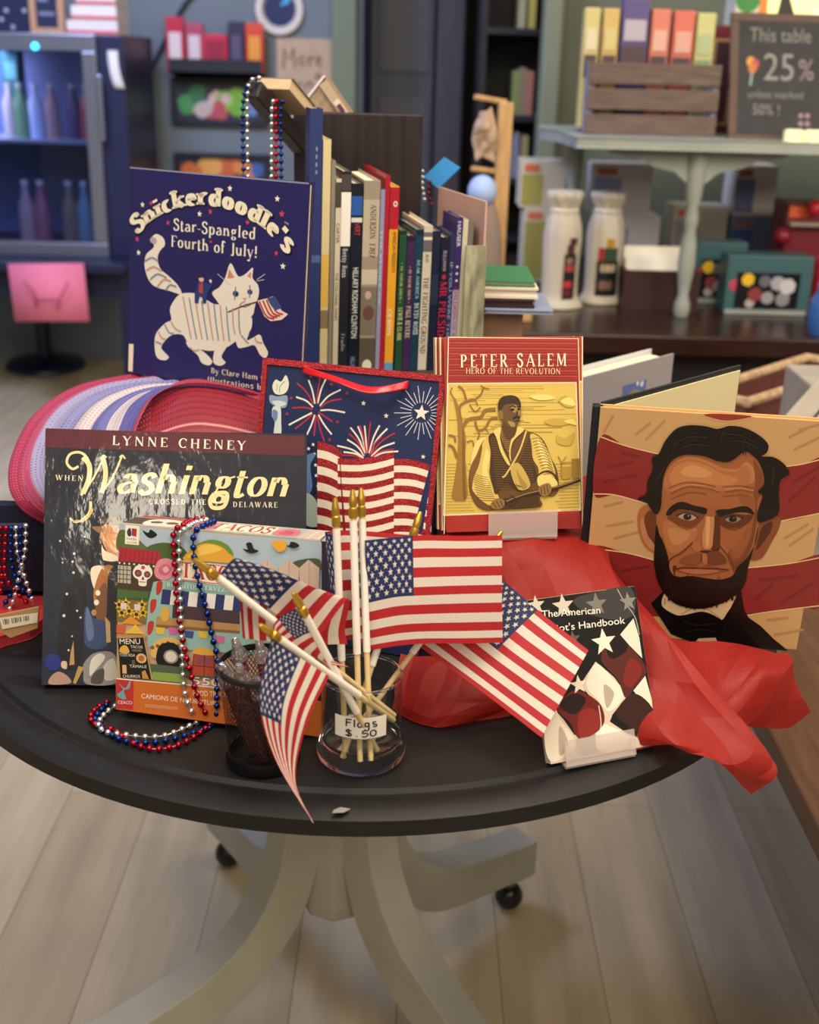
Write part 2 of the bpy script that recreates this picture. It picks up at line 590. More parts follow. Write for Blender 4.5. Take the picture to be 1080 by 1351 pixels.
def glyph(ch, T=17., tn=6.5, slant=0., serif=True):
    k = (ch, T, tn, slant, serif)
    if k in GC:
        return GC[k]
    adv, data = GL.get(ch, GL['*'])
    out = []
    for st in (data.split('|') if data else []):
        w = st.split()
        fl = [x for x in w if ',' not in x and not x.lstrip('-').isdigit()]
        pts = [tuple(float(q) for q in x.split(',')) for x in w if ',' in x]
        fs = ''.join(fl)
        if fs == 'o':
            (ox, oy), (rx, ry), (a0, a1) = pts
            rx, ry = rx - T * .3, ry - tn * .3
            pp = [V((ox + rx * math.cos(math.radians(a0 + (a1 - a0) * i / 22)), oy + ry * math.sin(math.radians(a0 + (a1 - a0) * i / 22)))) for i in range(23)]
        else:
            pp = cr(pts, 7) if 'c' in fs else [V(p) for p in pts]
        if fs == 'o' or 'c' in fs:
            lo, hi = (T * .8, T) if 'k' in fs else (tn, T * 1.05)
            wf = (lambda d, a=lo, b=hi: a + (b - a) * abs(d.y) ** 1.4)
        else:
            ww = T if 'k' in fs else tn
            wf = (lambda d, a=ww: a)
        out += strip(pp, wf)
        if serif and fs[:1] in 'sbe' and fs[:1]:
            ww = T if 'k' in fs else tn
            for idx, on in ((0, fs[0] in 'sb'), (-1, fs[0] in 'se')):
                if on:
                    x, y = pts[idx]
                    hw, h = ww / 2 + T * .3, tn * .9
                    y = min(y, 100)
                    y0 = y if y < 20 else y - h
                    out.append([V((x - hw, y0)), V((x + hw, y0)), V((x + hw, y0 + h)), V((x - hw, y0 + h))])
    if slant:
        out = [[V((p.x + p.y * slant, p.y)) for p in q] for q in out]
    GC[k] = (adv, out)
    return GC[k]


FC = {}


def sans(txt):
    """outline of a line of text in the built-in sans, cap height 100"""
    if txt in FC:
        return FC[txt]
    cu = bpy.data.curves.new('t', 'FONT')
    cu.body = txt
    cu.size = 100 / .729
    cu.resolution_u = 3
    o = bpy.data.objects.new('t', cu)
    C.objects.link(o)
    bpy.context.view_layer.update()
    me = bpy.data.meshes.new_from_object(o.evaluated_get(bpy.context.evaluated_depsgraph_get()))
    vs = [v.co.xy.copy() for v in me.vertices]
    fs = [tuple(p.vertices) for p in me.polygons]
    bpy.data.objects.remove(o)
    bpy.data.curves.remove(cu)
    bpy.data.meshes.remove(me)
    x0, x1 = min(v.x for v in vs), max(v.x for v in vs)
    FC[txt] = ([[V((vs[i].x - x0, vs[i].y)) for i in f] for f in fs], x1 - x0)
    return FC[txt]


def fontpar(font, w):
    if font in 'SW':
        return dict(T=15 * w, tn=6 * w)
    if font == 'B':
        return dict(T=21 * w, tn=11 * w)
    return dict(T=14 * w, tn=5 * w, slant=.22, serif=False)


class Art:
    """flat print laid on a face: every shape is a thin layer of ink on top of the last"""
    def __init__(s, mb, o, u, v, n, style=None, start=.0004, step=.000012):
        s.mb, s.o, s.u, s.v, s.n, s.h, s.step, s.st = mb, V(o), V(u), V(v), V(n), start, step, style or {}

    def pt(s, x, y):
        return s.o + s.u * (x * 1e-4) + s.v * (y * 1e-4) + s.n * s.h

    def ink(s, h):
        return s.st['_glit'] if h in ('b5202c',) and '_glit' in s.st else mat(h, **{k: v for k, v in s.st.items() if k[0] != '_'})

    def polys(s, ps, h):
        vs, fs = [], []
        for p in ps:
            n = len(vs)
            vs += [s.pt(q[0], q[1]) for q in p]
            fs.append(tuple(range(n, n + len(p))))
        s.mb.add(vs, fs, s.ink(h))
        s.h += s.step

    def fill(s, pts, h):
        tri = tessellate_polygon([[V((p[0], p[1], 0)) for p in pts]])
        s.mb.add([s.pt(p[0], p[1]) for p in pts], [tuple(t) for t in tri], s.ink(h))
        s.h += s.step

    def lay(s, txt, font, w):
        if font == 'G':
            return sans(txt)
        x, qs = 0, []
        sp = {'W': 30, 'I': 2}.get(font, 9)
        for ch in txt:
            adv, g = glyph(ch, **fontpar(font, w))
            qs += [[V((p.x + x, p.y)) for p in q] for q in g]
            x += adv + sp
        return qs, x - sp

    def text(s, h, font, txt, x0, y0, x1, y1, cap, w):
        qs, W = s.lay(txt, font, w)
        d = V((x1 - x0, y1 - y0))
        k = d.length / W
        d.normalize()
        e = V((-d.y, d.x)) * (cap / 100)
        d = d * k
        s.polys([[V((x0, y0)) + d * p.x + e * p.y for p in q] for q in qs], h)

    def arc(s, h, font, txt, ax, ay, bx, by, cx, cy, cap, w):
        D = 2 * (ax * (by - cy) + bx * (cy - ay) + cx * (ay - by))
        a2, b2, c2 = ax * ax + ay * ay, bx * bx + by * by, cx * cx + cy * cy
        ux = (a2 * (by - cy) + b2 * (cy - ay) + c2 * (ay - by)) / D
        uy = (a2 * (cx - bx) + b2 * (ax - cx) + c2 * (bx - ax)) / D
        R = math.hypot(ax - ux, ay - uy)
        t0, t1 = math.atan2(ay - uy, ax - ux), math.atan2(cy - uy, cx - ux)
        if t1 > t0:
            t0 += 2 * PI
        tot = sum(glyph(c, **fontpar(font, w))[0] + 5 for c in txt) - 5
        x, out = 0, []
        ks = (t0 - t1) * R / tot
        for c in txt:
            adv, g = glyph(c, **fontpar(font, w))
            t = t0 - (x + adv / 2) / tot * (t0 - t1)
            ct, sn = math.cos(t), math.sin(t)
            for q in g:
                out.append([V((ux + ct * (R + p.y * cap / 100) + sn * (p.x - adv / 2) * ks, uy + sn * (R + p.y * cap / 100) - ct * (p.x - adv / 2) * ks)) for p in q])
            x += adv + 5
        s.polys(out, h)

    def run(s, items):
        for it in items:
            k, h = it[0], it[1]
            if k in 'PQ':
                p = [tuple(int(q) for q in w.split(',')) for w in it[2].split()]
                s.fill(cr(p, 5, True) if k == 'Q' else p, h)
            elif k in 'Ll':
                p = [tuple(int(q) for q in w.split(',')) for w in it[3].split()]
                s.polys(strip(cr(p, 6) if k == 'L' and len(p) > 2 else p, lambda d, w=it[2]: w), h)
            elif k == 'T':
                s.text(h, *it[2:])
            elif k == 'A':
                s.arc(h, *it[2:])
            elif k == 'S':
                x, y, r = it[2:]
                s.fill([(x + r * (1 if i % 2 == 0 else .42) * math.sin(PI * i / 5), y + r * (1 if i % 2 == 0 else .42) * math.cos(PI * i / 5)) for i in range(10)], h)
            elif k == 'D':
                x, y, r, q = it[2:]
                s.fill([(x + r * math.cos(2 * PI * i / 22), y + q * math.sin(2 * PI * i / 22)) for i in range(22)], h)
        return s


# ------------------------------------------------------------------ measured frames of the covers: corner, right, up, outward, width, height
FR = {'wash': ((-0.3344, 0.9507, 0.7048), (0.9989, 0.0461, 0.0), (-0.0172, 0.3722, 0.928), (0.0428, -0.927, 0.3726), 0.2409, 0.235),
'box': ((-0.2555, 0.9081, 0.7112), (0.9882, -0.1531, 0.0), (0.032, 0.2062, 0.978), (-0.1498, -0.9665, 0.2086), 0.1782, 0.163),
'snick': ((-0.332, 1.3358, 0.9025), (0.8756, -0.4831, 0.0), (0.0475, 0.0861, 0.9952), (-0.4807, -0.8713, 0.0983), 0.2399, 0.2304),
'bag': ((-0.1671, 1.0808, 0.7012), (0.9596, -0.2813, 0.0), (0.0685, 0.2336, 0.9699), (-0.2728, -0.9308, 0.2434), 0.1861, 0.2769),
'salem': ((0.0359, 1.0459, 0.8285), (0.9883, 0.1525, 0.0), (-0.0407, 0.2636, 0.9638), (0.147, -0.9525, 0.2667), 0.1321, 0.185),
'hand': ((0.123, 0.8426, 0.7045), (0.9393, 0.3432, 0.0), (-0.1563, 0.4279, 0.8902), (0.3055, -0.8362, 0.4555), 0.1031, 0.1374),
'linc': ((0.1767, 1.0691, 0.7165), (0.9897, -0.1433, 0.0), (-0.0112, -0.0771, 0.997), (-0.1429, -0.9867, -0.0779), 0.211, 0.2396)}
ART = {'wash': [
('P', '541626', '3,2369 2390,2328 2392,2144 -2,2194'),
('P', '1c2130', '6,1196 647,1253 740,8 -3,1'),
('P', '171c2a', '0,1662 770,1696 778,1098 2,1092'),
('T', 'efe6d6', 'W', 'LYNNE CHENEY', 614, 2223, 1842, 2188, 86, 0.95),
('T', 'eee2c4', 'W', 'WHEN', 99, 1892, 351, 1884, 49, 1),
('T', 'eee2c4', 'W', 'CROSSED THE', 956, 1677, 1481, 1677, 49, 1),
('T', 'eee2c4', 'W', 'DELAWARE', 1733, 1658, 2144, 1657, 50, 1),
('T', '100f16', 'I', 'ashington', 664, 1768, 2245, 1742, 271, 1.3),
('T', 'ecd9a0', 'I', 'ashington', 653, 1780, 2235, 1755, 271, 1.15),
('L', 'ecd9a0', 23, '308,2021 252,1997 200,2054 230,2132 322,2149 392,2087 417,1965 383,1835 332,1754'),
('L', 'ecd9a0', 46, '348,2107 406,2030 402,1900 353,1770'),
('L', 'ecd9a0', 18, '337,1754 446,1914 539,2105'),
('L', 'ecd9a0', 44, '528,2110 555,1993 552,1889 522,1779'),
('L', 'ecd9a0', 18, '522,1779 626,1929 703,2117'),
('L', 'ecd9a0', 15, '518,2104 538,2125 564,2105'),
('L', 'ecd9a0', 15, '683,2106 708,2127 734,2096'),
('L', 'ecd9a0', 26, '423,1698 416,1594 348,1523'),
('L', 'ecd9a0', 18, '348,1523 284,1504 237,1540'),
('L', 'ecd9a0', 36, '1558,1782 1675,1783 1650,1665 1547,1651 1520,1716 1558,1782'),
('Q', '11131a', '148,565 208,876 307,1123 435,1189 458,1371 548,1358 551,1164 667,1139 694,983 692,633 570,645 464,878 392,981 395,773 379,540 357,216 281,138 152,216'),
('Q', 'c98a58', '509,1410 559,1488 688,1503 692,1204 614,1190 562,1268'),
('Q', 'd8a070', '573,1385 638,1398 683,1347 665,1229 588,1281'),
('Q', 'b8705a', '585,1489 681,1496 688,1451 637,1444'),
('Q', '8d6a48', '437,1461 534,1462 547,1410 496,1410'),
('Q', '5a4a3a', '482,1514 610,1554 713,1542 688,1477 559,1488'),
('Q', 'e8dcc4', '530,1293 562,1242 666,1197 692,1139 551,1151'),
('L', '15141a', 21, '544,1144 615,1132 679,1139'),
('Q', 'e6dac0', '442,1085 538,1099 514,982 477,878 437,981'),
('Q', 'a86c34', '539,1086 635,1099 591,1008 582,697 558,593 479,722 464,878'),
('Q', '7a4a30', '503,865 579,930 571,567 480,644'),
('D', 'efe4cc', 501, 852, 23, 26),
('D', 'efe4cc', 489, 764, 23, 26),
('D', 'b08a58', 467, 670, 23, 29),
('Q', '33466e', '389,721 468,618 571,580 599,386 497,333 394,372 379,540'),
('Q', '5a6f96', '402,722 442,631 470,463 419,411 391,566'),
('P', 'c2a070', '570,632 616,580 624,399 586,392'),
('P', 'b58d5a', '260,307 284,410 296,190 249,184'),
('P', 'b58d5a', '332,177 384,165 309,9 283,22'),
('Q', 'a98a78', '78,73 154,125 244,74 257,16 72,8'),
('Q', 'd0b59a', '178,216 223,216 224,151 179,164'),
('Q', '8a8986', '383,204 472,295 626,308 685,218 681,23 411,10 378,126'),
('Q', 'd6d2c8', '447,230 523,295 575,256 499,152 436,87'),
('Q', 'c8c2b6', '563,178 652,244 680,75 578,49'),
('Q', '4c4744', '474,113 563,153 552,23 450,23'),
('Q', 'd6b878', '328,1512 391,1565 429,1630 448,1611 404,1539 353,1506'),
('L', 'd6b878', 9, '237,1544 263,1512 315,1525'),
('D', 'c7ccd2', 280, 1213, 13, 13),
('D', 'c7ccd2', 266, 1139, 10, 10),
('D', 'c7ccd2', 276, 1038, 12, 12),
('D', 'c7ccd2', 218, 841, 12, 12),
('D', 'c7ccd2', 194, 640, 14, 14),
('D', 'c7ccd2', 313, 686, 10, 10),
('D', 'c7ccd2', 346, 624, 10, 10),
('D', 'c7ccd2', 150, 1329, 10, 10),
('D', 'c7ccd2', 374, 1370, 10, 10),
('D', 'c7ccd2', 241, 322, 10, 10),
('D', 'c7ccd2', 271, 451, 8, 8),
('D', 'c7ccd2', 175, 1130, 8, 8),
('D', '1e2a78', 99, 213, 77, 78)],
'box': [
('P', 'a9bccb', '-3,1629 504,1614 1791,1625 1811,1198 -1,1147'),
('Q', '5d6b42', '-2,1564 109,1560 259,1444 362,1424 9,1379'),
('Q', '4c6238', '245,1428 404,1499 595,1459 630,1290 366,1295'),
('P', 'efe8d4', '56,1627 184,1626 182,1457 55,1458'),
('Q', '2c3f66', '72,1571 101,1602 112,1538 83,1529'),
('P', 'a8343a', '114,1600 160,1598 158,1529 115,1534'),
('T', '6a6a70', 'G', 'made', 69, 1499, 158, 1498, 23, 1),
('T', '6a6a70', 'G', 'in USA', 75, 1468, 163, 1467, 19, 1),
('Q', '20201f', '211,1590 263,1573 285,1603 344,1565 304,1530 257,1536'),
('P', 'a8323c', '8,1425 362,1421 394,1338 336,1304 -4,1303'),
('l', '8a2430', 6, '31,1421 18,1302'),
('l', '8a2430', 6, '70,1422 58,1302'),
('l', '8a2430', 6, '110,1421 98,1303'),
('l', '8a2430', 6, '150,1421 138,1304'),
('l', '8a2430', 6, '190,1420 178,1304'),
('l', '8a2430', 6, '230,1421 218,1304'),
('l', '8a2430', 6, '270,1420 258,1304'),
('l', '8a2430', 6, '310,1421 298,1305'),
('l', '8a2430', 6, '349,1420 337,1306'),
('P', '4a3c34', '-4,1303 409,1306 416,1055 -2,1059'),
('P', 'b9b3a0', '-3,1265 115,1266 116,1111 -3,1110'),
('l', '4d4a48', 7, '14,1261 15,1105'),
('l', '4d4a48', 7, '-3,1226 113,1229'),
('l', '4d4a48', 7, '47,1264 47,1108'),
('l', '4d4a48', 7, '-2,1186 114,1189'),
('l', '4d4a48', 7, '80,1267 80,1111'),
('l', '4d4a48', 7, '-1,1145 115,1149'),
('D', 'e8dcc0', 11, 1287, 9, 9),
('D', 'e8dcc0', 55, 1286, 9, 9),
('D', 'e8dcc0', 100, 1286, 9, 9),
('D', 'e8dcc0', 144, 1286, 9, 9),
('D', 'e8dcc0', 189, 1285, 9, 9),
('D', 'e8dcc0', 233, 1285, 9, 9),
('D', 'e8dcc0', 277, 1284, 9, 9),
('D', 'e8dcc0', 322, 1284, 9, 9),
('Q', 'eee6d6', '134,1217 160,1270 226,1290 293,1271 311,1218 287,1176 263,1156 255,1105 193,1104 184,1152 147,1175'),
('D', '5a4a48', 183, 1210, 33, 32),
('D', '5a4a48', 265, 1207, 30, 29),
('D', 'b84a58', 183, 1210, 16, 16),
('D', 'b84a58', 265, 1207, 15, 14),
('P', '5a3a38', '221,1181 233,1182 239,1157 215,1155'),
('l', '5a4a48', 6, '192,1135 254,1137'),
('D', 'c8455a', 226, 1265, 18, 17),
('Q', 'd98a9a', '330,1263 364,1338 430,1365 496,1343 506,1250 471,1190 398,1169 339,1199'),
('Q', 'c4667c', '366,1267 424,1315 484,1277 441,1216 382,1218'),
('Q', 'e8a8b2', '403,1270 439,1295 462,1261 426,1236'),
('P', '3f5a38', '-2,1059 298,1058 285,970 -4,965'),
('l', '5f7a48', 7, '8,1053 -1,972'),
('l', '5f7a48', 7, '23,1053 14,974'),
('l', '5f7a48', 7, '39,1053 31,975'),
('l', '5f7a48', 7, '54,1053 45,977'),
('l', '5f7a48', 7, '71,1053 62,978'),
('l', '5f7a48', 7, '86,1053 77,979'),
('l', '5f7a48', 7, '102,1053 93,981'),
('l', '5f7a48', 7, '117,1053 108,982'),
('l', '5f7a48', 7, '133,1053 124,984'),
('l', '5f7a48', 7, '148,1053 139,985'),
('l', '5f7a48', 7, '164,1053 155,987'),
('l', '5f7a48', 7, '179,1053 170,988'),
('l', '5f7a48', 7, '196,1053 187,990'),
('l', '5f7a48', 7, '210,1053 201,991'),
('l', '5f7a48', 7, '227,1053 218,993'),
('l', '5f7a48', 7, '242,1053 232,994'),
('l', '5f7a48', 7, '258,1053 249,996'),
('l', '5f7a48', 7, '273,1053 264,997'),
('P', '7d6a3a', '-4,965 285,970 268,764 -3,767'),
('S', 'e0b43a', 42, 845, 53),
('D', '4a3018', 42, 845, 18, 18),
('S', 'e0b43a', 109, 866, 52),
('D', '4a3018', 109, 866, 18, 17),
('S', 'e0b43a', 176, 843, 52),
('D', '4a3018', 176, 843, 18, 17),
('S', 'e0b43a', 236, 863, 52),
('D', '4a3018', 236, 863, 18, 17),
('S', 'e0b43a', 78, 936, 52),
('D', '4a3018', 78, 936, 18, 17),
('S', 'e0b43a', 226, 935, 52),
('D', '4a3018', 226, 935, 18, 17),
('S', 'e0b43a', 18, 916, 52),
('D', '4a3018', 18, 916, 18, 17),
('P', 'd8c8c8', '30,934 87,937 88,881 31,879'),
('P', 'd8c8c8', '155,934 212,937 213,882 156,879'),
('P', 'd9903a', '37,749 125,824 238,754'),
('P', 'c8603a', '-2,738 82,739 68,657 -4,664'),
('P', 'e0b84a', '76,665 171,755 255,675'),
('P', 'b8884a', '0,650 270,662 271,633 -3,617'),
('P', '8fb6b0', '325,1147 413,1170 1670,1185 1596,605 1119,586 295,562 268,735 285,970'),
('P', '7fa8a6', '443,1158 1386,1159 1390,1074 416,1069'),
('Q', 'b83a32', '356,1143 406,1155 396,1067 356,1035'),
('Q', 'b83a32', '305,979 355,991 346,903 305,870'),
('Q', 'b83a32', '286,781 337,793 327,704 286,671'),
('P', 'e8ddc4', '540,1361 1393,1344 1386,1159 537,1188'),
('l', 'b04a48', 7, '547,1352 1386,1334'),
('l', 'b04a48', 7, '544,1193 1383,1173'),
('T', 'b03a44', 'S', 'TACOS', 573, 1213, 1097, 1207, 132, 1.1),
('T', 'd8e0d0', 'S', 'BURRITOS CERVEZAS', 447, 1118, 1042, 1119, 37, 1),
('Q', 'd9a23c', '591,1365 639,1448 710,1518 825,1549 941,1524 1001,1465 1033,1383 802,1370'),
('Q', 'e8c05a', '627,1390 711,1483 826,1521 928,1487 800,1434'),
('Q', '6a8a3a', '682,1495 825,1564 970,1534 1030,1454 1001,1451 927,1509 797,1530'),
('P', '2e3a6e', '408,1090 489,1090 477,959 396,959'),
('P', 'e6e2da', '489,1090 569,1091 558,959 477,959'),
('P', '2e3a6e', '569,1091 650,1091 639,960 558,959'),
('P', 'e6e2da', '650,1091 730,1091 720,960 639,960'),
('P', '2e3a6e', '730,1091 811,1091 800,961 720,960'),
('P', 'e6e2da', '811,1091 891,1092 880,961 800,961'),
('P', '2e3a6e', '891,1092 971,1092 960,961 880,961'),
('P', 'e6e2da', '971,1092 1050,1092 1040,962 960,961'),
('P', '2e3a6e', '1050,1092 1130,1092 1120,962 1040,962'),
('P', '4a3a40', '507,962 1106,961 1110,832 503,845'),
('P', 'b08a58', '362,843 1110,846 1112,774 357,758'),
('P', '8a5c38', '364,774 1112,788 1113,767 357,744'),
('Q', 'd8a84a', '398,893 441,941 479,901 459,819 415,815'),
('P', 'd8b848', '353,749 442,749 431,687 363,689'),
('P', 'c86a9a', '471,758 560,758 549,695 481,697'),
('P', '3c4a8a', '616,743 704,743 694,680 627,683'),
('P', 'd8b848', '741,752 829,752 819,690 751,692'),
('P', 'c86a9a', '895,727 983,727 974,665 906,667'),
('Q', 'd8b068', '319,490 339,595 441,664 560,654 606,593 593,503 386,468'),
('D', '8a5a30', 332, 562, 18, 18),
('D', '8a5a30', 379, 580, 18, 18),
('D', '8a5a30', 426, 598, 18, 18),
('D', '8a5a30', 473, 616, 18, 18),
('D', '8a5a30', 521, 608, 18, 18),
('D', '8a5a30', 568, 599, 18, 18),
('Q', '1c1c20', '370,510 398,587 479,624 561,603 600,519 581,429 508,370 418,382 372,437'),
('D', '8f8a82', 502, 497, 68, 62),
('D', 'd8d2c4', 502, 497, 51, 47),
('P', '50604a', '298,414 979,411 981,353 309,282'),
('P', '8aa24a', '337,344 642,350 644,273 335,270'),
('P', 'b04a34', '710,545 887,541 908,360 686,354'),
('P', '8a4a58', '733,532 865,528 860,457 728,458'),
('Q', 'd8a84a', '702,573 767,609 885,592 887,548 718,545'),
('l', '7a2a22', 9, '711,537 694,345'),
('l', '7a2a22', 9, '806,540 805,356'),
('l', '7a2a22', 9, '887,541 908,352'),
('l', '7a2a22', 9, '702,441 902,440'),
('P', 'b89a6a', '6,614 24,635 255,646 343,274 31,253'),
('P', '1f1d1e', '12,614 248,645 329,272 46,258'),
('T', 'efe9da', 'G', 'MENU', 34, 565, 220, 583, 50, 1),
('T', 'e3dac8', 'G', 'TACOS', 131, 538, 243, 545, 26, 1),
('T', 'e3dac8', 'G', 'TOSTADA', 33, 454, 177, 464, 27, 1),
('T', 'e3dac8', 'G', 'TAMALE', 127, 360, 284, 372, 27, 1),
('T', 'e3dac8', 'G', 'CHURROS', 67, 264, 227, 277, 27, 1),
('Q', 'd8a84a', '30,498 48,544 93,556 124,500 72,483'),
('D', 'd8b07a', 234, 455, 48, 44),
('D', 'a8683a', 234, 455, 27, 27),
('P', 'd8b07a', '59,378 97,382 103,302 64,301'),
('P', 'c88a4a', '240,334 270,352 309,275 249,272'),
('l', '8a8478', 5, '146,524 236,532'),
('l', '8a8478', 5, '146,513 236,520'),
('l', '8a8478', 5, '148,427 175,428'),
('l', '8a8478', 5, '148,415 175,417'),
('l', '8a8478', 5, '149,403 176,405'),
('l', '8a8478', 5, '149,392 176,393'),
('P', 'c96a2a', '4,250 1856,241 1871,-80 10,-33'),
('P', 'efe6d4', '4,253 984,268 984,260 4,243'),
('P', 'b83432', '9,240 170,244 170,-24 10,-26'),
('Q', '6fa6a8', '32,209 93,170 137,249 131,174 79,146 103,74 58,69 19,103 71,153'),
('T', 'efe6d4', 'G', 'CEACO', 28, 20, 160, 28, 30, 1),
('T', 'f0e2c8', 'G', 'CAMIONS DE NOURRITURE /', 243, 94, 975, 98, 45, 1),
('T', 'f0e2c8', 'G', 'FOOD TRUCKS', 714, 168, 1046, 189, 50, 1),
('T', 'efe6d4', 'G', '550', 704, 272, 954, 276, 68, 1),
('l', 'e0a878', 5, '277,41 576,46'),
('l', 'e0a878', 5, '277,30 577,36'),
('l', 'e0a878', 5, '278,20 577,25'),
('Q', '20201f', '1114,1511 1159,1508 1142,1557 1186,1569 1210,1520 1255,1505 1212,1480 1153,1485'),
('Q', '20201f', '1473,1576 1517,1575 1531,1605 1575,1602 1605,1576 1548,1552'),
('Q', 'e0a83a', '1363,1584 1428,1611 1495,1592 1475,1528 1417,1516'),
('Q', '4d5a40', '1553,1426 1668,1472 1785,1475 1789,1374 1585,1356'),
('P', 'c9b4a4', '1246,1355 1325,1435 1423,1370 1423,1194 1256,1179'),
('l', 'a8907e', 6, '1332,1428 1342,1194'),
('P', 'c9b4a4', '1438,1372 1515,1452 1613,1387 1614,1212 1448,1197'),
('l', 'a8907e', 6, '1523,1445 1533,1212'),
('P', 'c9b4a4', '1613,1387 1690,1467 1788,1403 1789,1228 1624,1213'),
('l', 'a8907e', 6, '1698,1460 1708,1228')],
'snick': [
('l', '8f8fb0', 16, '2,2302 2395,2291'),
('P', 'efe6cf', '4,335 75,341 62,17 -5,18'),
('A', '191531', 'B', "Snickerdoodle's", 127, 1582, 1217, 1965, 2172, 1559, 185, 1.75),
('A', 'f1ead2', 'B', "Snickerdoodle's", 116, 1593, 1207, 1976, 2162, 1570, 185, 1.2),
('T', 'f4eed9', 'S', 'Star-Spangled', 636, 1678, 1750, 1675, 121, 0.95),
('T', 'f4eed9', 'S', 'Fourth of July!', 603, 1497, 1782, 1484, 122, 0.95),
('T', 'efe8d6', 'S', 'By Clare Ham Greene', 1207, 167, 2216, 193, 61, 0.9),
('T', 'efe8d6', 'S', 'Illustrations by Kay', 1159, 57, 2198, 91, 62, 0.9),
('S', 'f4eed9', 190, 1914, 34),
('S', 'f4eed9', 1395, 2174, 37),
('S', 'f4eed9', 994, 1879, 36),
('S', 'f4eed9', 2011, 2112, 37),
('S', 'f4eed9', 138, 1386, 36),
('S', 'f4eed9', 2118, 1432, 38),
('S', 'c7486b', 311, 1941, 31),
('S', 'c7486b', 1140, 1913, 34),
('S', 'c7486b', 559, 1748, 33),
('S', 'c7486b', 1640, 1843, 34),
('S', 'c7486b', 2076, 1964, 41),
('S', 'c7486b', 117, 1533, 36),
('S', 'c7486b', 2027, 1559, 32),
('S', 'c7486b', 1160, 1597, 23),
('T', 'd8d4d0', 'G', 'TM', 2109, 1874, 2163, 1857, 22, 1),
('Q', 'e9e3d6', '766,990 582,1010 397,1031 289,1101 228,1257 258,1381 363,1471 322,1547 387,1613 492,1582 520,1506 456,1440 418,1356 459,1240 579,1171 711,1085'),
('Q', 'e9e3d6', '689,941 791,1003 997,1016 1202,939 1353,937 1552,901 1726,863 1743,747 1685,660 1565,585 1419,486 1219,418 1040,415 883,455 803,537 672,531 567,466 489,362 543,306 603,262 545,219 437,229 395,328 406,497 537,637 628,690 607,810'),
('Q', 'e9e3d6', '857,472 1040,415 1170,350 1223,296 1174,249 1070,265 1016,340 884,414'),
('Q', 'e9e3d6', '1269,466 1419,506 1348,375 1406,312 1326,266 1236,298'),
('Q', 'e9e3d6', '1538,641 1708,703 1688,601 1760,630 1855,678 1908,590 1972,500 1939,436 1865,465 1788,554 1667,518 1568,505'),
('Q', 'e9e3d6', '1251,985 1198,1058 1296,1128 1367,1234 1435,1396 1538,1271 1634,1300 1732,1378 1732,1272 1807,1203 1823,1108 1781,986 1738,864 1555,842 1380,881'),
('P', 'c98b7c', '1417,1336 1494,1247 1397,1227'),
('P', 'c98b7c', '1710,1337 1713,1260 1659,1284'),
('D', '40507e', 1516, 1078, 42, 33),
('D', '40507e', 1705, 1118, 36, 29),
('D', '15151f', 1521, 1078, 20, 16),
('D', '15151f', 1707, 1118, 17, 14),
('P', 'd08a80', '1606,1041 1669,1052 1641,1019'),
('L', '6a7396', 15, '1513,1152 1504,1013'),
('L', '6a7396', 15, '1701,1191 1703,1056'),
('L', '7d7484', 12, '1646,1014 1575,963 1649,952 1744,1002'),
('l', '6b3a2c', 17, '1418,869 1648,971 1815,1026'),
('P', 'e9dfd0', '1810,1038 1909,1069 2007,1105 2128,969 2212,940 2133,873 1992,840 1906,884'),
('L', 'b8343a', 22, '1832,1035 1930,891 2038,869'),
('L', 'b8343a', 22, '1879,1048 1972,912 2075,889'),
('L', 'b8343a', 22, '1926,1061 2014,932 2112,909'),
('L', 'b8343a', 21, '1973,1074 2055,953 2149,929'),
('P', '3c4f86', '1933,1078 2038,1109 2131,998 2046,959 1984,1010'),
('L', 'c99a92', 18, '792,969 849,757 921,511'),
('L', '8b90a6', 18, '880,963 932,755 998,517'),
('L', 'c99a92', 18, '968,957 1015,753 1075,523'),
('L', '8b90a6', 18, '1055,950 1097,751 1152,529'),
('L', 'c99a92', 18, '1141,944 1178,749 1228,535'),
('L', '8b90a6', 18, '1227,938 1259,746 1304,541'),
('L', 'c99a92', 18, '1313,932 1340,744 1379,547'),
('L', '8b90a6', 17, '1398,926 1420,742 1454,553'),
('L', 'c99a92', 17, '1483,920 1499,740 1526,640'),
('L', '8b90a6', 17, '1567,914 1579,738 1600,649'),
('L', '8b90a6', 21, '233,1298 338,1348 432,1317'),
('L', 'c99a92', 21, '261,1199 366,1250 486,1212'),
('L', '8b90a6', 21, '316,1103 421,1175 553,1149'),
('L', 'c99a92', 21, '423,1034 514,1124 619,1115'),
('L', '8b90a6', 21, '543,1006 607,1074 699,1063'),
('L', 'c99a92', 19, '629,669 696,596 776,575'),
('L', '8b90a6', 19, '537,627 605,543 671,541'),
('L', 'c99a92', 19, '445,533 500,467 554,464'),
('L', '8b90a6', 19, '407,414 475,402 501,395'),
('L', 'c99a92', 18, '910,418 963,384 1040,404'),
('L', '8b90a6', 17, '1612,641 1689,581 1714,565'),
('L', 'c99a92', 17, '1796,645 1822,599 1895,598'),
('D', 'b9a4b8', 356, 1541, 48, 36),
('L', 'c9c6d2', 7, '1266,1266 1444,1164'),
('L', 'c9c6d2', 7, '1792,1259 1897,1328'),
('L', 'c9c6d2', 7, '1793,1244 1888,1269'),
('P', '2f3f78', '958,1012 1005,1156 1081,1164 1170,1134 1181,1195 1196,1137 1136,1041 1121,930 1076,925 1061,993 1023,989 1012,918 961,916'),
('P', 'b8404a', '1019,1138 1069,1143 1073,1034 1016,1038'),
('D', 'dcb49a', 1045, 1184, 36, 28),
('P', '3a2c40', '1002,1196 1088,1205 1072,1223 1016,1217'),
('S', 'e9e3d6', 1174, 1178, 28)],
'bag': [
('P', '232f58', '53,2724 1826,2666 1790,1262 1811,1084 88,849 32,1996'),
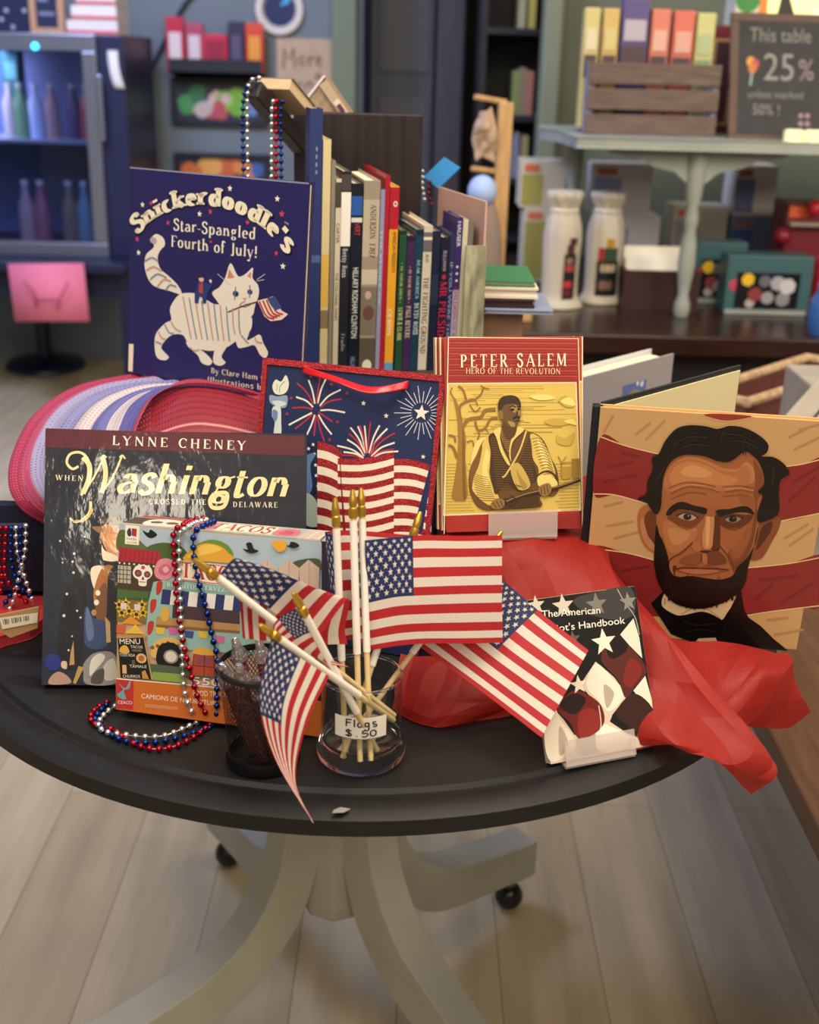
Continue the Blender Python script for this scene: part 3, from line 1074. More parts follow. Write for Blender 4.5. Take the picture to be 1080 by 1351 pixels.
('L', 'f0e8d8', 17, '571,2377 533,2501 483,2603'),
('L', 'f0e8d8', 17, '599,2384 623,2523 666,2638'),
('L', 'f0e8d8', 17, '624,2363 705,2466 827,2541'),
('L', 'f0e8d8', 17, '634,2319 740,2333 891,2324'),
('L', 'f0e8d8', 17, '617,2274 682,2187 773,2095'),
('L', 'f0e8d8', 17, '579,2270 553,2167 512,2063'),
('L', 'f0e8d8', 17, '548,2286 453,2228 314,2140'),
('L', 'f0e8d8', 17, '555,2341 477,2397 368,2424'),
('L', 'b93048', 15, '554,2370 473,2483 365,2562'),
('L', 'b93048', 15, '589,2386 592,2529 604,2654'),
('L', 'b93048', 15, '628,2345 715,2414 845,2453'),
('L', 'b93048', 15, '616,2299 681,2266 771,2221'),
('L', 'b93048', 15, '607,2258 649,2134 704,2015'),
('L', 'b93048', 15, '590,2269 592,2161 590,2061'),
('L', 'b93048', 15, '558,2278 488,2202 386,2108'),
('L', 'b93048', 15, '551,2319 461,2330 335,2311'),
('L', 'f0e8d8', 17, '1131,1948 1058,2081 961,2184'),
('L', 'f0e8d8', 17, '1142,1951 1095,2091 1035,2205'),
('L', 'f0e8d8', 17, '1151,1954 1128,2095 1104,2217'),
('L', 'f0e8d8', 17, '1175,1956 1206,2110 1257,2237'),
('L', 'f0e8d8', 17, '1187,1952 1246,2099 1338,2214'),
('L', 'f0e8d8', 17, '1201,1925 1291,2021 1425,2086'),
('L', 'f0e8d8', 17, '1114,1910 998,1970 840,1991'),
('L', 'f0e8d8', 17, '1124,1898 1036,1933 912,1937'),
('L', 'f0e8d8', 17, '1128,1924 1048,2008 938,2063'),
('L', 'f0e8d8', 17, '1208,1910 1315,1974 1470,2007'),
('L', 'b93048', 15, '1146,1953 1106,2096 1057,2216'),
('L', 'b93048', 15, '1160,1962 1158,2119 1162,2259'),
('L', 'b93048', 15, '1130,1935 1054,2045 952,2124'),
('L', 'b93048', 15, '1199,1945 1287,2080 1419,2180'),
('L', 'b93048', 15, '1181,1935 1223,2046 1290,2134'),
('L', 'b93048', 15, '1117,1890 1009,1912 858,1897'),
('L', 'b93048', 15, '1200,1912 1289,1982 1422,2023'),
('l', 'd6dae4', 7, '1765,2411 1878,2423'),
('l', 'd6dae4', 7, '1763,2388 1932,2367'),
('l', 'd6dae4', 7, '1756,2366 1862,2327'),
('l', 'd6dae4', 7, '1746,2346 1885,2250'),
('l', 'd6dae4', 7, '1729,2328 1803,2245'),
('l', 'd6dae4', 7, '1708,2315 1785,2167'),
('l', 'd6dae4', 7, '1685,2308 1711,2199'),
('l', 'd6dae4', 7, '1662,2305 1656,2139'),
('l', 'd6dae4', 7, '1638,2308 1608,2200'),
('l', 'd6dae4', 7, '1615,2316 1530,2169'),
('l', 'd6dae4', 7, '1595,2330 1517,2247'),
('l', 'd6dae4', 7, '1580,2348 1435,2254'),
('l', 'd6dae4', 7, '1569,2368 1460,2330'),
('l', 'd6dae4', 7, '1565,2390 1392,2372'),
('l', 'd6dae4', 7, '1565,2415 1451,2430'),
('l', 'd6dae4', 7, '1572,2437 1411,2498'),
('l', 'd6dae4', 7, '1582,2457 1490,2522'),
('l', 'd6dae4', 7, '1599,2475 1487,2601'),
('l', 'd6dae4', 7, '1620,2488 1570,2586'),
('l', 'd6dae4', 7, '1643,2495 1605,2656'),
('l', 'd6dae4', 7, '1666,2498 1670,2608'),
('l', 'd6dae4', 7, '1690,2495 1736,2655'),
('l', 'd6dae4', 7, '1713,2486 1769,2583'),
('l', 'd6dae4', 7, '1733,2473 1849,2595'),
('l', 'd6dae4', 7, '1747,2455 1843,2515'),
('l', 'd6dae4', 7, '1758,2435 1920,2490'),
('S', 'f2e9d6', 1665, 2401, 80),
('S', 'f2e9d6', 1169, 2580, 28),
('S', 'f2e9d6', 1074, 2434, 28),
('S', 'f2e9d6', 1315, 2336, 28),
('S', 'f2e9d6', 1725, 1983, 25),
('S', 'a83a50', 507, 2641, 23),
('S', 'a83a50', 727, 2583, 23),
('S', 'a83a50', 897, 2512, 23),
('S', 'a83a50', 320, 2406, 23),
('S', 'a83a50', 291, 2247, 24),
('S', 'a83a50', 824, 2223, 23),
('S', 'a83a50', 759, 2043, 23),
('Q', '8fa0bd', '91,2414 174,2410 274,2427 275,2318 193,2302 101,2340'),
('Q', 'cfd8de', '120,2353 197,2370 273,2351 198,2310'),
('Q', 'dfe3d2', '142,2437 110,2507 140,2573 200,2561 243,2628 283,2551 266,2468 211,2431'),
('L', '9aa58e', 10, '190,2451 194,2515 238,2565'),
('L', '9aa58e', 8, '159,2466 159,2530'),
('Q', 'cfdcdc', '134,2300 212,2308 234,2164 242,2028 168,2020 166,2157 132,2208'),
('Q', '6e88b4', '136,2273 187,2260 189,2187 166,2157 136,2209'),
('P', '1c2748', '508,1975 636,2017 708,1542 626,1477 547,1541'),
('S', 'f0e8d8', 591, 1976, 22),
('S', 'f0e8d8', 547, 1929, 22),
('S', 'f0e8d8', 613, 1882, 22),
('S', 'f0e8d8', 562, 1832, 22),
('S', 'f0e8d8', 634, 1776, 22),
('S', 'f0e8d8', 651, 1672, 22),
('S', 'f0e8d8', 678, 1571, 22),
('Q', '5d7ba8', '521,1831 629,1880 581,1765 620,1550 553,1468'),
('Q', 'a9b9b4', '553,1468 670,1427 749,1198 579,1176'),
('P', 'b5202c', '633,2011 685,2009 737,2002 789,1989 842,1970 896,1946 903,1866 850,1890 797,1909 744,1922 692,1928 640,1931'),
('P', 'f1e7d2', '640,1931 692,1928 744,1922 797,1909 850,1890 903,1866 910,1786 857,1809 804,1829 751,1841 699,1848 647,1850'),
('P', 'b5202c', '647,1850 699,1848 751,1841 804,1829 857,1809 910,1786 918,1706 864,1729 811,1748 759,1761 706,1767 654,1769'),
('P', 'f1e7d2', '654,1769 706,1767 759,1761 811,1748 864,1729 918,1706 925,1625 872,1648 819,1668 766,1680 714,1686 662,1688'),
('P', 'b5202c', '662,1688 714,1686 766,1680 819,1668 872,1648 925,1625 933,1545 879,1568 826,1587 773,1599 721,1606 669,1608'),
('P', 'f1e7d2', '669,1608 721,1606 773,1599 826,1587 879,1568 933,1545 940,1464 887,1487 833,1506 781,1519 728,1525 676,1526'),
('P', 'b5202c', '676,1526 728,1525 781,1519 833,1506 887,1487 940,1464 948,1383 894,1406 841,1425 788,1438 736,1443 684,1445'),
('P', 'f1e7d2', '684,1445 736,1443 788,1438 841,1425 894,1406 948,1383 955,1302 902,1325 848,1344 795,1356 743,1362 691,1364'),
('P', 'b5202c', '691,1364 743,1362 795,1356 848,1344 902,1325 955,1302 963,1221 909,1244 856,1263 803,1275 750,1281 698,1283'),
('P', 'f1e7d2', '698,1283 750,1281 803,1275 856,1263 909,1244 963,1221 970,1140 916,1163 863,1182 810,1194 758,1200 706,1201'),
('P', 'b5202c', '706,1201 758,1200 810,1194 863,1182 916,1163 970,1140 978,1059 924,1082 870,1100 818,1112 765,1118 713,1119'),
('P', 'b5202c', '861,1870 978,1877 1093,1891 1207,1917 1319,1954 1430,1998 1436,1936 1325,1892 1213,1855 1099,1829 983,1815 866,1808'),
('P', 'f1e7d2', '866,1808 983,1815 1099,1829 1213,1855 1325,1892 1436,1936 1442,1875 1331,1831 1219,1793 1105,1767 989,1753 872,1746'),
('P', 'b5202c', '872,1746 989,1753 1105,1767 1219,1793 1331,1831 1442,1875 1448,1814 1337,1769 1225,1732 1111,1705 995,1691 878,1683'),
('P', 'f1e7d2', '878,1683 995,1691 1111,1705 1225,1732 1337,1769 1448,1814 1454,1753 1343,1708 1230,1670 1116,1643 1001,1629 884,1621'),
('P', 'b5202c', '884,1621 1001,1629 1116,1643 1230,1670 1343,1708 1454,1753 1460,1691 1349,1646 1236,1608 1122,1581 1006,1566 889,1559'),
('P', 'f1e7d2', '889,1559 1006,1566 1122,1581 1236,1608 1349,1646 1460,1691 1466,1630 1355,1584 1242,1546 1128,1519 1012,1504 895,1496'),
('P', 'b5202c', '895,1496 1012,1504 1128,1519 1242,1546 1355,1584 1466,1630 1472,1568 1361,1523 1248,1484 1134,1457 1018,1442 901,1434'),
('P', 'f1e7d2', '901,1434 1018,1442 1134,1457 1248,1484 1361,1523 1472,1568 1478,1506 1366,1461 1254,1422 1140,1395 1024,1379 907,1371'),
('P', 'b5202c', '907,1371 1024,1379 1140,1395 1254,1422 1366,1461 1478,1506 1484,1445 1372,1399 1260,1360 1146,1332 1030,1317 912,1308'),
('P', 'f1e7d2', '912,1308 1030,1317 1146,1332 1260,1360 1372,1399 1484,1445 1490,1383 1378,1337 1266,1298 1152,1270 1035,1254 918,1245'),
('P', 'b5202c', '918,1245 1035,1254 1152,1270 1266,1298 1378,1337 1490,1383 1496,1321 1384,1275 1272,1235 1157,1208 1041,1191 924,1183'),
('P', 'f1e7d2', '924,1183 1041,1191 1157,1208 1272,1235 1384,1275 1496,1321 1502,1259 1390,1213 1278,1173 1163,1145 1047,1129 930,1120'),
('P', 'b5202c', '930,1120 1047,1129 1163,1145 1278,1173 1390,1213 1502,1259 1508,1197 1396,1150 1284,1111 1169,1082 1053,1066 935,1057'),
('P', 'b5202c', '1437,1927 1511,1938 1587,1943 1662,1939 1739,1927 1815,1908 1822,1845 1745,1863 1669,1875 1593,1879 1518,1874 1443,1863'),
('P', 'f1e7d2', '1443,1863 1518,1874 1593,1879 1669,1875 1745,1863 1822,1845 1828,1781 1751,1799 1675,1812 1599,1815 1524,1810 1449,1799'),
('P', 'b5202c', '1449,1799 1524,1810 1599,1815 1675,1812 1751,1799 1828,1781 1834,1717 1758,1735 1681,1748 1605,1751 1530,1745 1455,1734'),
('P', 'f1e7d2', '1455,1734 1530,1745 1605,1751 1681,1748 1758,1735 1834,1717 1841,1654 1764,1671 1688,1684 1612,1687 1537,1681 1462,1670'),
('P', 'b5202c', '1462,1670 1537,1681 1612,1687 1688,1684 1764,1671 1841,1654 1847,1590 1770,1607 1694,1620 1618,1623 1543,1617 1468,1606'),
('P', 'f1e7d2', '1468,1606 1543,1617 1618,1623 1694,1620 1770,1607 1847,1590 1854,1526 1777,1543 1700,1555 1624,1558 1549,1553 1474,1541'),
('P', 'b5202c', '1474,1541 1549,1553 1624,1558 1700,1555 1777,1543 1854,1526 1860,1462 1783,1479 1707,1491 1631,1494 1555,1488 1480,1476'),
('P', 'f1e7d2', '1480,1476 1555,1488 1631,1494 1707,1491 1783,1479 1860,1462 1867,1398 1790,1415 1713,1427 1637,1430 1562,1424 1487,1412'),
('P', 'b5202c', '1487,1412 1562,1424 1637,1430 1713,1427 1790,1415 1867,1398 1873,1333 1796,1351 1719,1362 1643,1365 1568,1359 1493,1347'),
('P', 'f1e7d2', '1493,1347 1568,1359 1643,1365 1719,1362 1796,1351 1873,1333 1879,1269 1803,1286 1726,1298 1650,1301 1574,1294 1499,1282'),
('P', 'b5202c', '1499,1282 1574,1294 1650,1301 1726,1298 1803,1286 1879,1269 1886,1205 1809,1222 1732,1233 1656,1236 1581,1230 1506,1217'),
('P', 'f1e7d2', '1506,1217 1581,1230 1656,1236 1732,1233 1809,1222 1886,1205 1892,1140 1815,1157 1739,1169 1663,1171 1587,1165 1512,1152'),
('P', '232f58', '1814,1979 1859,2337 1793,1262 1682,1175'),
('P', '8c1c26', '884,1927 984,1155 1013,1159 880,1872')],
'salem': [
('P', 'f0e0b8', '30,1426 1289,1419 1334,172 -32,160'),
('P', 'd8bb5c', '38,1413 1278,1406 1320,190 -18,173'),
('L', 'a88a3c', 4, '161,1386 554,1386 952,1381'),
('L', 'a88a3c', 7, '210,1366 586,1364 965,1358'),
('L', 'a88a3c', 4, '116,1354 436,1349 757,1343'),
('L', 'a88a3c', 4, '366,1329 623,1329 882,1323'),
('L', 'a88a3c', 5, '261,1313 414,1311 567,1309'),
('L', 'a88a3c', 4, '276,1297 430,1296 585,1298'),
('L', 'a88a3c', 4, '50,1275 446,1276 846,1269'),
('L', 'a88a3c', 4, '47,1261 220,1258 393,1253'),
('L', 'a88a3c', 7, '528,1239 900,1227 1277,1226'),
('L', 'a88a3c', 7, '237,1219 392,1215 547,1218'),
('L', 'a88a3c', 7, '578,1196 777,1188 974,1190'),
('L', 'a88a3c', 7, '525,1177 692,1169 862,1169'),
('L', 'a88a3c', 5, '569,1162 866,1153 1165,1156'),
('L', 'a88a3c', 7, '224,1150 358,1153 493,1147'),
('L', 'a88a3c', 4, '604,1122 938,1114 1277,1111'),
('L', 'a88a3c', 4, '391,1106 571,1100 751,1101'),
('L', 'a88a3c', 7, '117,1092 315,1082 512,1081'),
('L', 'a88a3c', 7, '37,1075 398,1072 762,1058'),
('L', 'a88a3c', 7, '615,1042 721,1045 828,1039'),
('L', 'a88a3c', 5, '480,1025 837,1015 1195,1011'),
('L', 'a88a3c', 4, '138,1018 392,1011 647,1005'),
('L', 'a88a3c', 7, '445,995 792,986 1144,985'),
('L', 'a88a3c', 5, '319,980 556,977 795,967'),
('L', 'a88a3c', 7, '586,948 817,948 1049,942'),
('L', 'a88a3c', 7, '274,945 564,934 857,938'),
('L', 'a88a3c', 4, '86,922 491,912 901,904'),
('l', 'b39844', 5, '-2,655 290,653'),
('l', 'b39844', 6, '1066,633 1304,635'),
('l', 'b39844', 5, '-2,625 212,625'),
('l', 'b39844', 6, '1098,602 1304,605'),
('l', 'b39844', 5, '-2,596 272,594'),
('l', 'b39844', 6, '1098,572 1304,575'),
('l', 'b39844', 5, '-3,566 188,567'),
('l', 'b39844', 6, '1093,542 1304,545'),
('l', 'b39844', 5, '-3,537 210,537'),
('l', 'b39844', 6, '1052,513 1304,515'),
('l', 'b39844', 5, '-3,507 244,506'),
('l', 'b39844', 6, '1052,483 1304,485'),
('l', 'b39844', 5, '-4,477 274,476'),
('l', 'b39844', 6, '1070,453 1304,455'),
('l', 'b39844', 5, '-4,448 281,446'),
('l', 'b39844', 6, '1092,422 1304,425'),
('l', 'b39844', 5, '-5,418 203,418'),
('l', 'b39844', 6, '1106,392 1304,395'),
('l', 'b39844', 5, '-5,389 258,387'),
('l', 'b39844', 6, '1127,361 1304,365'),
('l', 'b39844', 5, '-5,359 283,357'),
('l', 'b39844', 6, '1106,332 1304,335'),
('l', 'b39844', 5, '-6,329 268,327'),
('l', 'b39844', 6, '1112,302 1304,305'),
('l', 'b39844', 5, '-6,300 260,298'),
('l', 'b39844', 6, '1065,273 1304,275'),
('l', 'b39844', 5, '-6,270 250,268'),
('l', 'b39844', 6, '1096,242 1304,244'),
('l', 'b39844', 5, '-7,240 264,238'),
('l', 'b39844', 6, '1109,211 1304,214'),
('l', 'b39844', 5, '-7,211 277,208'),
('l', 'b39844', 6, '1127,181 1304,184'),
('Q', 'c6a64a', '1088,912 1171,883 1269,935 1227,814 1102,830'),
('Q', 'c6a64a', '1102,1249 1186,1288 1270,1192 1186,1180'),
('Q', 'c6a64a', '963,1049 1088,1074 1256,1044 1158,1005 1032,1007'),
('Q', 'eed982', '1130,1235 1214,1274 1277,1205 1228,1193'),
('Q', 'ecd67c', '825,1293 991,1304 1075,1262 908,1251'),
('Q', 'ecd67c', '1158,1045 1256,1057 1283,1003'),
('Q', 'ead27a', '287,847 397,898 354,711 244,633'),
('Q', '9a7434', '80,1291 112,1117 123,904 107,663 78,475 63,327 199,324 201,526 190,715 198,902 172,1023 153,1130 114,1250'),
('Q', '7c5b2a', '166,1023 184,862 186,661 187,473 193,324 165,325 160,527 160,769'),
('L', '8e6a30', 33, '165,996 221,1075 344,1100 385,1159 488,1171'),
('L', '8e6a30', 24, '152,1063 140,1197 209,1249 290,1268'),
('L', '8e6a30', 19, '209,1249 176,1356 129,1396'),
('L', '8e6a30', 16, '290,1268 345,1313 373,1379'),
('L', '8e6a30', 22, '289,1061 315,980 384,992 439,1078 508,1086'),
('L', '8e6a30', 14, '315,980 328,926 307,887'),
('L', '8e6a30', 25, '108,716 75,811 28,839'),
('L', '8e6a30', 19, '96,864 83,918 29,932'),
('L', '8e6a30', 12, '236,1222 289,1154 344,1193'),
('L', '8e6a30', 12, '290,1268 317,1207'),
('L', '8e6a30', 11, '80,1291 54,1344 74,1383'),
('L', '8e6a30', 12, '205,862 260,874 273,820'),
('L', '8e6a30', 10, '384,992 418,951'),
('L', '8e6a30', 11, '428,1365 373,1379 346,1400'),
('Q', 'b4913e', '1129,585 1227,596 1227,501 1143,489'),
('L', '9a7a38', 10, '1136,503 1132,639 1101,708'),
('L', '9a7a38', 8, '1132,639 1185,706'),
('L', '9a7a38', 7, '1132,639 1227,651'),
('P', '9a7a38', '1234,678 1311,683 1314,499 1241,494'),
('Q', '6a4a28', '222,499 236,606 299,739 355,859 424,918 520,949 576,975 713,986 796,958 907,915 976,833 1031,696 1087,586 1108,449 1101,368 1044,321 947,331 919,304 918,222 529,206 391,203 295,253 234,377'),
('Q', 'd9bd62', '355,845 424,911 453,709 421,575 461,412 516,315 433,250 323,320 248,431 271,605'),
('Q', 'ecd77e', '396,791 425,709 401,589 420,467 379,441 353,603'),
('Q', '7a582c', '236,606 299,739 355,832 326,658 270,524 248,417'),
('L', '6a4a28', 5, '250,579 325,537 407,521'),
('L', '6a4a28', 5, '255,554 332,515 414,501'),
('L', '6a4a28', 5, '260,530 338,493 421,480'),
('L', '6a4a28', 5, '266,506 345,471 427,460'),
('L', '6a4a28', 5, '271,481 352,450 434,439'),
('L', '6a4a28', 5, '276,457 358,428 441,419'),
('L', '6a4a28', 5, '281,432 365,406 447,398'),
('L', '6a4a28', 5, '287,408 372,384 454,378'),
('L', '6a4a28', 5, '292,383 378,362 461,357'),
('L', '6a4a28', 5, '297,359 385,340 468,337'),
('L', '6a4a28', 5, '302,334 392,319 474,316'),
('L', '6a4a28', 5, '308,310 398,297 481,296'),
('Q', 'd9bd62', '824,917 907,902 969,819 1031,682 1073,532 1017,452 905,454 906,590 850,700'),
('Q', 'eedb86', '893,875 948,806 1003,669 975,589 934,698'),
('L', '6a4a28', 6, '837,876 893,888 962,860'),
('L', '6a4a28', 6, '847,847 904,860 972,830'),
('L', '6a4a28', 6, '857,819 915,831 982,800'),
('L', '6a4a28', 6, '866,790 926,803 991,770'),
('L', '6a4a28', 6, '876,762 937,774 1001,740'),
('L', '6a4a28', 6, '885,733 948,745 1011,710'),
('L', '6a4a28', 6, '895,704 959,717 1020,680'),
('L', '6a4a28', 6, '905,676 970,688 1030,650'),
('L', '6a4a28', 6, '914,647 981,659 1040,620'),
('L', '6a4a28', 6, '924,618 992,630 1049,590'),
('L', '6a4a28', 6, '934,590 1003,602 1059,559'),
('L', '6a4a28', 6, '943,561 1014,573 1069,529'),
('L', '6a4a28', 6, '953,532 1025,544 1078,499'),
('L', '6a4a28', 6, '962,503 1037,515 1088,469'),
('Q', 'e8d27a', '905,522 1031,519 1094,450 1073,409 989,425 905,427'),
('L', '4a3420', 17, '891,523 961,562 1045,546 1101,477'),
('Q', '4a3322', '417,911 493,937 547,788 615,651 656,596 712,649 796,863 810,930 837,822 850,673 891,509 821,429 710,378 600,462 489,357 455,439 429,629 437,763'),
('l', '8a6a3a', 4, '438,897 520,890'),
('l', '8a6a3a', 4, '796,890 835,885'),
('l', '8a6a3a', 4, '440,875 527,867'),
('l', '8a6a3a', 4, '789,868 836,863'),
('l', '8a6a3a', 4, '443,852 533,844'),
('l', '8a6a3a', 4, '782,845 837,840'),
('l', '8a6a3a', 4, '445,829 540,821'),
('l', '8a6a3a', 4, '775,822 839,817'),
('l', '8a6a3a', 4, '448,806 547,798'),
('l', '8a6a3a', 4, '768,799 840,794'),
('l', '8a6a3a', 4, '450,783 554,775'),
('l', '8a6a3a', 4, '761,776 841,771'),
('l', '8a6a3a', 4, '453,760 560,752'),
('l', '8a6a3a', 4, '754,754 842,748'),
('l', '8a6a3a', 4, '456,737 567,729'),
('l', '8a6a3a', 4, '747,731 844,725'),
('l', '8a6a3a', 4, '458,714 574,706'),
('l', '8a6a3a', 4, '740,708 845,701'),
('l', '8a6a3a', 4, '461,691 581,683'),
('l', '8a6a3a', 4, '733,685 846,678'),
('l', '8a6a3a', 4, '463,668 587,660'),
('l', '8a6a3a', 4, '726,662 848,655'),
('l', '8a6a3a', 4, '466,645 594,637'),
('l', '8a6a3a', 4, '718,639 849,632'),
('l', '8a6a3a', 4, '468,622 601,614'),
('l', '8a6a3a', 4, '711,617 850,609'),
('l', '8a6a3a', 4, '471,599 608,591'),
('l', '8a6a3a', 4, '711,594 851,586'),
('l', '8a6a3a', 4, '474,576 614,567'),
('l', '8a6a3a', 4, '711,571 853,563'),
('l', '8a6a3a', 4, '476,553 614,544'),
('l', '8a6a3a', 4, '711,547 854,540'),
('l', '8a6a3a', 4, '479,530 614,521'),
('l', '8a6a3a', 4, '711,524 855,517'),
('l', '8a6a3a', 4, '481,507 614,498'),
('l', '8a6a3a', 4, '711,501 857,494'),
('l', '8a6a3a', 4, '484,484 614,475'),
('l', '8a6a3a', 4, '711,478 858,471'),
('l', '8a6a3a', 4, '487,461 614,452'),
('l', '8a6a3a', 4, '711,455 859,447'),
('l', '8a6a3a', 4, '489,438 613,429'),
('l', '8a6a3a', 4, '710,432 860,424'),
('l', '8a6a3a', 4, '492,415 613,406'),
('l', '8a6a3a', 4, '710,409 860,401'),
('Q', '8a6a3a', '534,963 658,1001 658,893 616,759 561,828'),
('l', '4a3420', 5, '537,942 637,950'),
('l', '4a3420', 6, '541,924 635,930'),
('l', '4a3420', 6, '545,905 632,910'),
('l', '4a3420', 6, '549,886 629,890'),
('l', '4a3420', 6, '553,867 626,869'),
('l', '4a3420', 6, '557,848 623,849'),
('l', '4a3420', 6, '561,829 620,829'),
('l', '4a3420', 6, '565,810 617,809'),
('l', '4a3420', 6, '569,791 614,789'),
('Q', 'e3cb76', '466,964 535,996 527,896 560,774 622,651 601,638 533,761 493,896'),
('Q', 'e3cb76', '755,985 686,987 630,853 615,732 636,664 629,759 658,866 755,958'),
('L', 'd9c070', 17, '785,958 712,757 587,550 545,518'),
('Q', 'c8aa58', '628,597 712,649 822,457 766,390 683,419'),
('Q', 'a88a48', '684,596 732,513 794,430 738,404'),
('l', '5a4024', 6, '545,518 586,395'),
('l', '5a4024', 6, '567,506 608,398'),
('l', '5a4024', 6, '589,495 630,402'),
('l', '5a4024', 6, '611,484 652,405'),
('l', '5a4024', 6, '633,472 674,409'),
('l', '5a4024', 6, '655,461 696,412'),
('l', '5a4024', 6, '677,449 719,416'),
('l', '5a4024', 6, '699,438 741,419'),
('Q', '3c2a1c', '515,1151 512,1231 550,1286 633,1302 701,1281 731,1227 728,1174 687,1201 605,1216 570,1170 556,1083 528,1090'),
('Q', '6a4c2c', '549,1170 591,1216 701,1214 731,1167 731,1107 714,1053 693,1007 651,987 590,1015 549,1056'),
('Q', 'a88850', '632,1202 694,1201 701,1154 673,1135 632,1169'),
('Q', 'a88850', '604,1055 666,1041 672,1003 631,1008'),
('Q', '9a7a46', '703,1168 728,1154 725,1107 707,1121'),
('Q', '8a6a3a', '519,1150 549,1157 556,1083 528,1083'),
('D', '1c130c', 648, 1164, 22, 12),
('D', '1c130c', 709, 1166, 14, 11),
('L', '241810', 12, '618,1182 653,1199 684,1183'),
('L', '241810', 11, '694,1188 717,1193 728,1179'),
('L', '3a281a', 10, '687,1154 694,1114 666,1088'),
('L', '241810', 17, '652,1075 686,1094 721,1080'),
('L', '2a1c12', 8, '670,1051 700,1059 721,1051'),
('Q', '5a3f26', '658,994 693,1007 672,920 603,881 548,989 562,1056 603,1008'),
('P', '4a3420', '543,314 905,325 915,222 515,206'),
('L', '3a281a', 36, '529,240 710,323 891,366 1101,409 1318,478'),
('L', 'a58a54', 8, '585,286 765,349 1101,419 1318,488'),
('Q', '8e6e40', '433,270 488,316 557,300 564,246 515,213 446,222'),
('Q', '8e6e40', '905,414 1003,452 1031,383 988,330 926,338'),
('L', '3a281a', 7, '453,276 488,221'),
('L', '3a281a', 7, '488,289 522,227'),
('L', '3a281a', 7, '523,295 550,239'),
('L', '3a281a', 7, '926,413 933,345'),
('L', '3a281a', 7, '954,426 968,341'),
('L', '3a281a', 7, '982,432 1000,357'),
('L', '3a281a', 12, '627,339 682,297 654,243 598,238'),
('l', '95302a', 7, '45,1826 1294,1809'),
('l', 'bb5442', 7, '45,1801 1294,1783'),
('l', '95302a', 7, '45,1775 1294,1757'),
('l', 'bb5442', 7, '45,1750 1294,1731'),
('l', '95302a', 7, '44,1724 1294,1705'),
('l', 'bb5442', 7, '44,1698 1294,1679'),
('l', '95302a', 7, '44,1673 1294,1653'),
('l', 'bb5442', 7, '43,1647 1294,1627'),
('l', '95302a', 7, '43,1622 1294,1601'),
('l', 'bb5442', 7, '43,1596 1294,1575'),
('l', '95302a', 7, '42,1570 1294,1549'),
('l', 'bb5442', 7, '42,1545 1294,1523'),
('l', '95302a', 7, '42,1519 1294,1497'),
('l', 'bb5442', 7, '42,1493 1294,1471'),
('l', '95302a', 7, '41,1468 1294,1445'),
('l', '95302a', 8, '1013,142 1332,148'),
('l', '95302a', 8, '1012,120 1332,125'),
('l', '95302a', 8, '1012,98 1332,103'),
('l', '95302a', 8, '1012,76 1332,81'),
('l', '95302a', 8, '1012,53 1332,58'),
('l', '95302a', 8, '1012,31 1332,36'),
('l', 'f0e0b8', 9, '36,1853 1297,1831 1341,32'),
('l', 'f0e0b8', 9, '36,1853 -27,-10'),
('T', 'f4e9cf', 'W', 'PETER SALEM', 148, 1569, 1178, 1572, 121, 1.0),
('T', 'f0dcb0', 'S', 'HERO OF THE REVOLUTION', 199, 1510, 1121, 1496, 54, 0.75)],
'hand': [
('P', '1d1b1b', '0,0 1030,0 1030,1373 0,1373'),
('Q', '403f3d', '434,1330 667,1366 985,1366 981,1134 769,1110 502,1220'),
('P', 'd8c9b4', '550,778 606,724 704,622 759,525 798,443 639,315 602,258 752,134 1019,3 4,-5 -18,293 90,462 180,336 256,200 388,155 527,232 513,410 376,606'),
('Q', 'f2e6d4', '555,757 688,611 779,471 616,344 521,459 431,598'),
('Q', 'efe3d0', '101,447 153,340 240,190 237,80 7,19 -14,268'),
('Q', 'a39b90', '279,172 474,166 509,35 283,22'),
('Q', 'b9aa96', '596,574 681,486 592,373'),
('Q', 'c0b2a0', '132,294 190,136 95,53'),
('Q', 'faf0e0', '486,239 596,222 774,93 702,4 454,44'),
('Q', '6e2420', '341,561 444,508 541,406 552,266 448,182 292,165 231,304 128,443 255,549'),
('Q', '8c2f28', '323,364 454,394 533,269 419,174 302,173'),
('Q', '2a1c1b', '159,464 296,543 411,476 283,370'),
('Q', '5a2a24', '767,1008 901,862 1024,640 904,529 787,432 730,605 604,800'),
('Q', '7e2a24', '885,762 982,646 844,513 786,597'),
('Q', '241b1a', '672,1045 833,973 869,841 688,789'),
('P', 'e8dccb', '819,975 969,1097 999,926 998,746 901,862'),
('P', 'efe2d0', '868,484 1002,592 1031,383 1027,307 936,372'),
('Q', '3a2320', '669,323 864,459 1027,307 1032,77 941,54 763,196'),
('Q', '7a2c28', '899,149 1028,53 1042,-1 758,-5'),
('P', 'd8cbb8', '778,117 938,36 1019,-2 730,-1'),
('L', 'a8a39c', 9, '854,1369 907,1246 985,1108 1003,951'),
('S', 'cfc4b2', 321, 1288, 106),
('S', '7d7972', 636, 1259, 107),
('S', 'efe4d2', 654, 933, 121),
('S', 'eadfcd', 362, 608, 84),
('S', '8a857c', 942, 1247, 87),
('S', 'cfc4b2', 72, 1324, 85),
('S', '5d5a55', 368, 997, 75),
('L', 'e8dcc8', 8, '519,409 513,235 443,146'),
('T', 'f6f0e4', 'G', 'The American', 110, 1214, 660, 1180, 62, 1),
('T', 'f6f0e4', 'G', "Patriot's Handbook", 57, 1083, 883, 1064, 62, 1),
('l', 'c9c2b4', 9, '1033,255 915,71')],
'linc': [
('Q', '8f2b2b', '21,2106 263,2032 563,1975 1178,1915 1688,1930 1879,1975 2180,2091 2235,1536 2098,1491 1767,1381 1244,1387 548,1444 216,1520 6,1516'),
('Q', '8f2b2b', '5,927 363,916 653,857 1128,820 1542,859 1899,941 2228,1049 2251,512 2119,471 1837,409 1566,326 908,244 -20,291'),
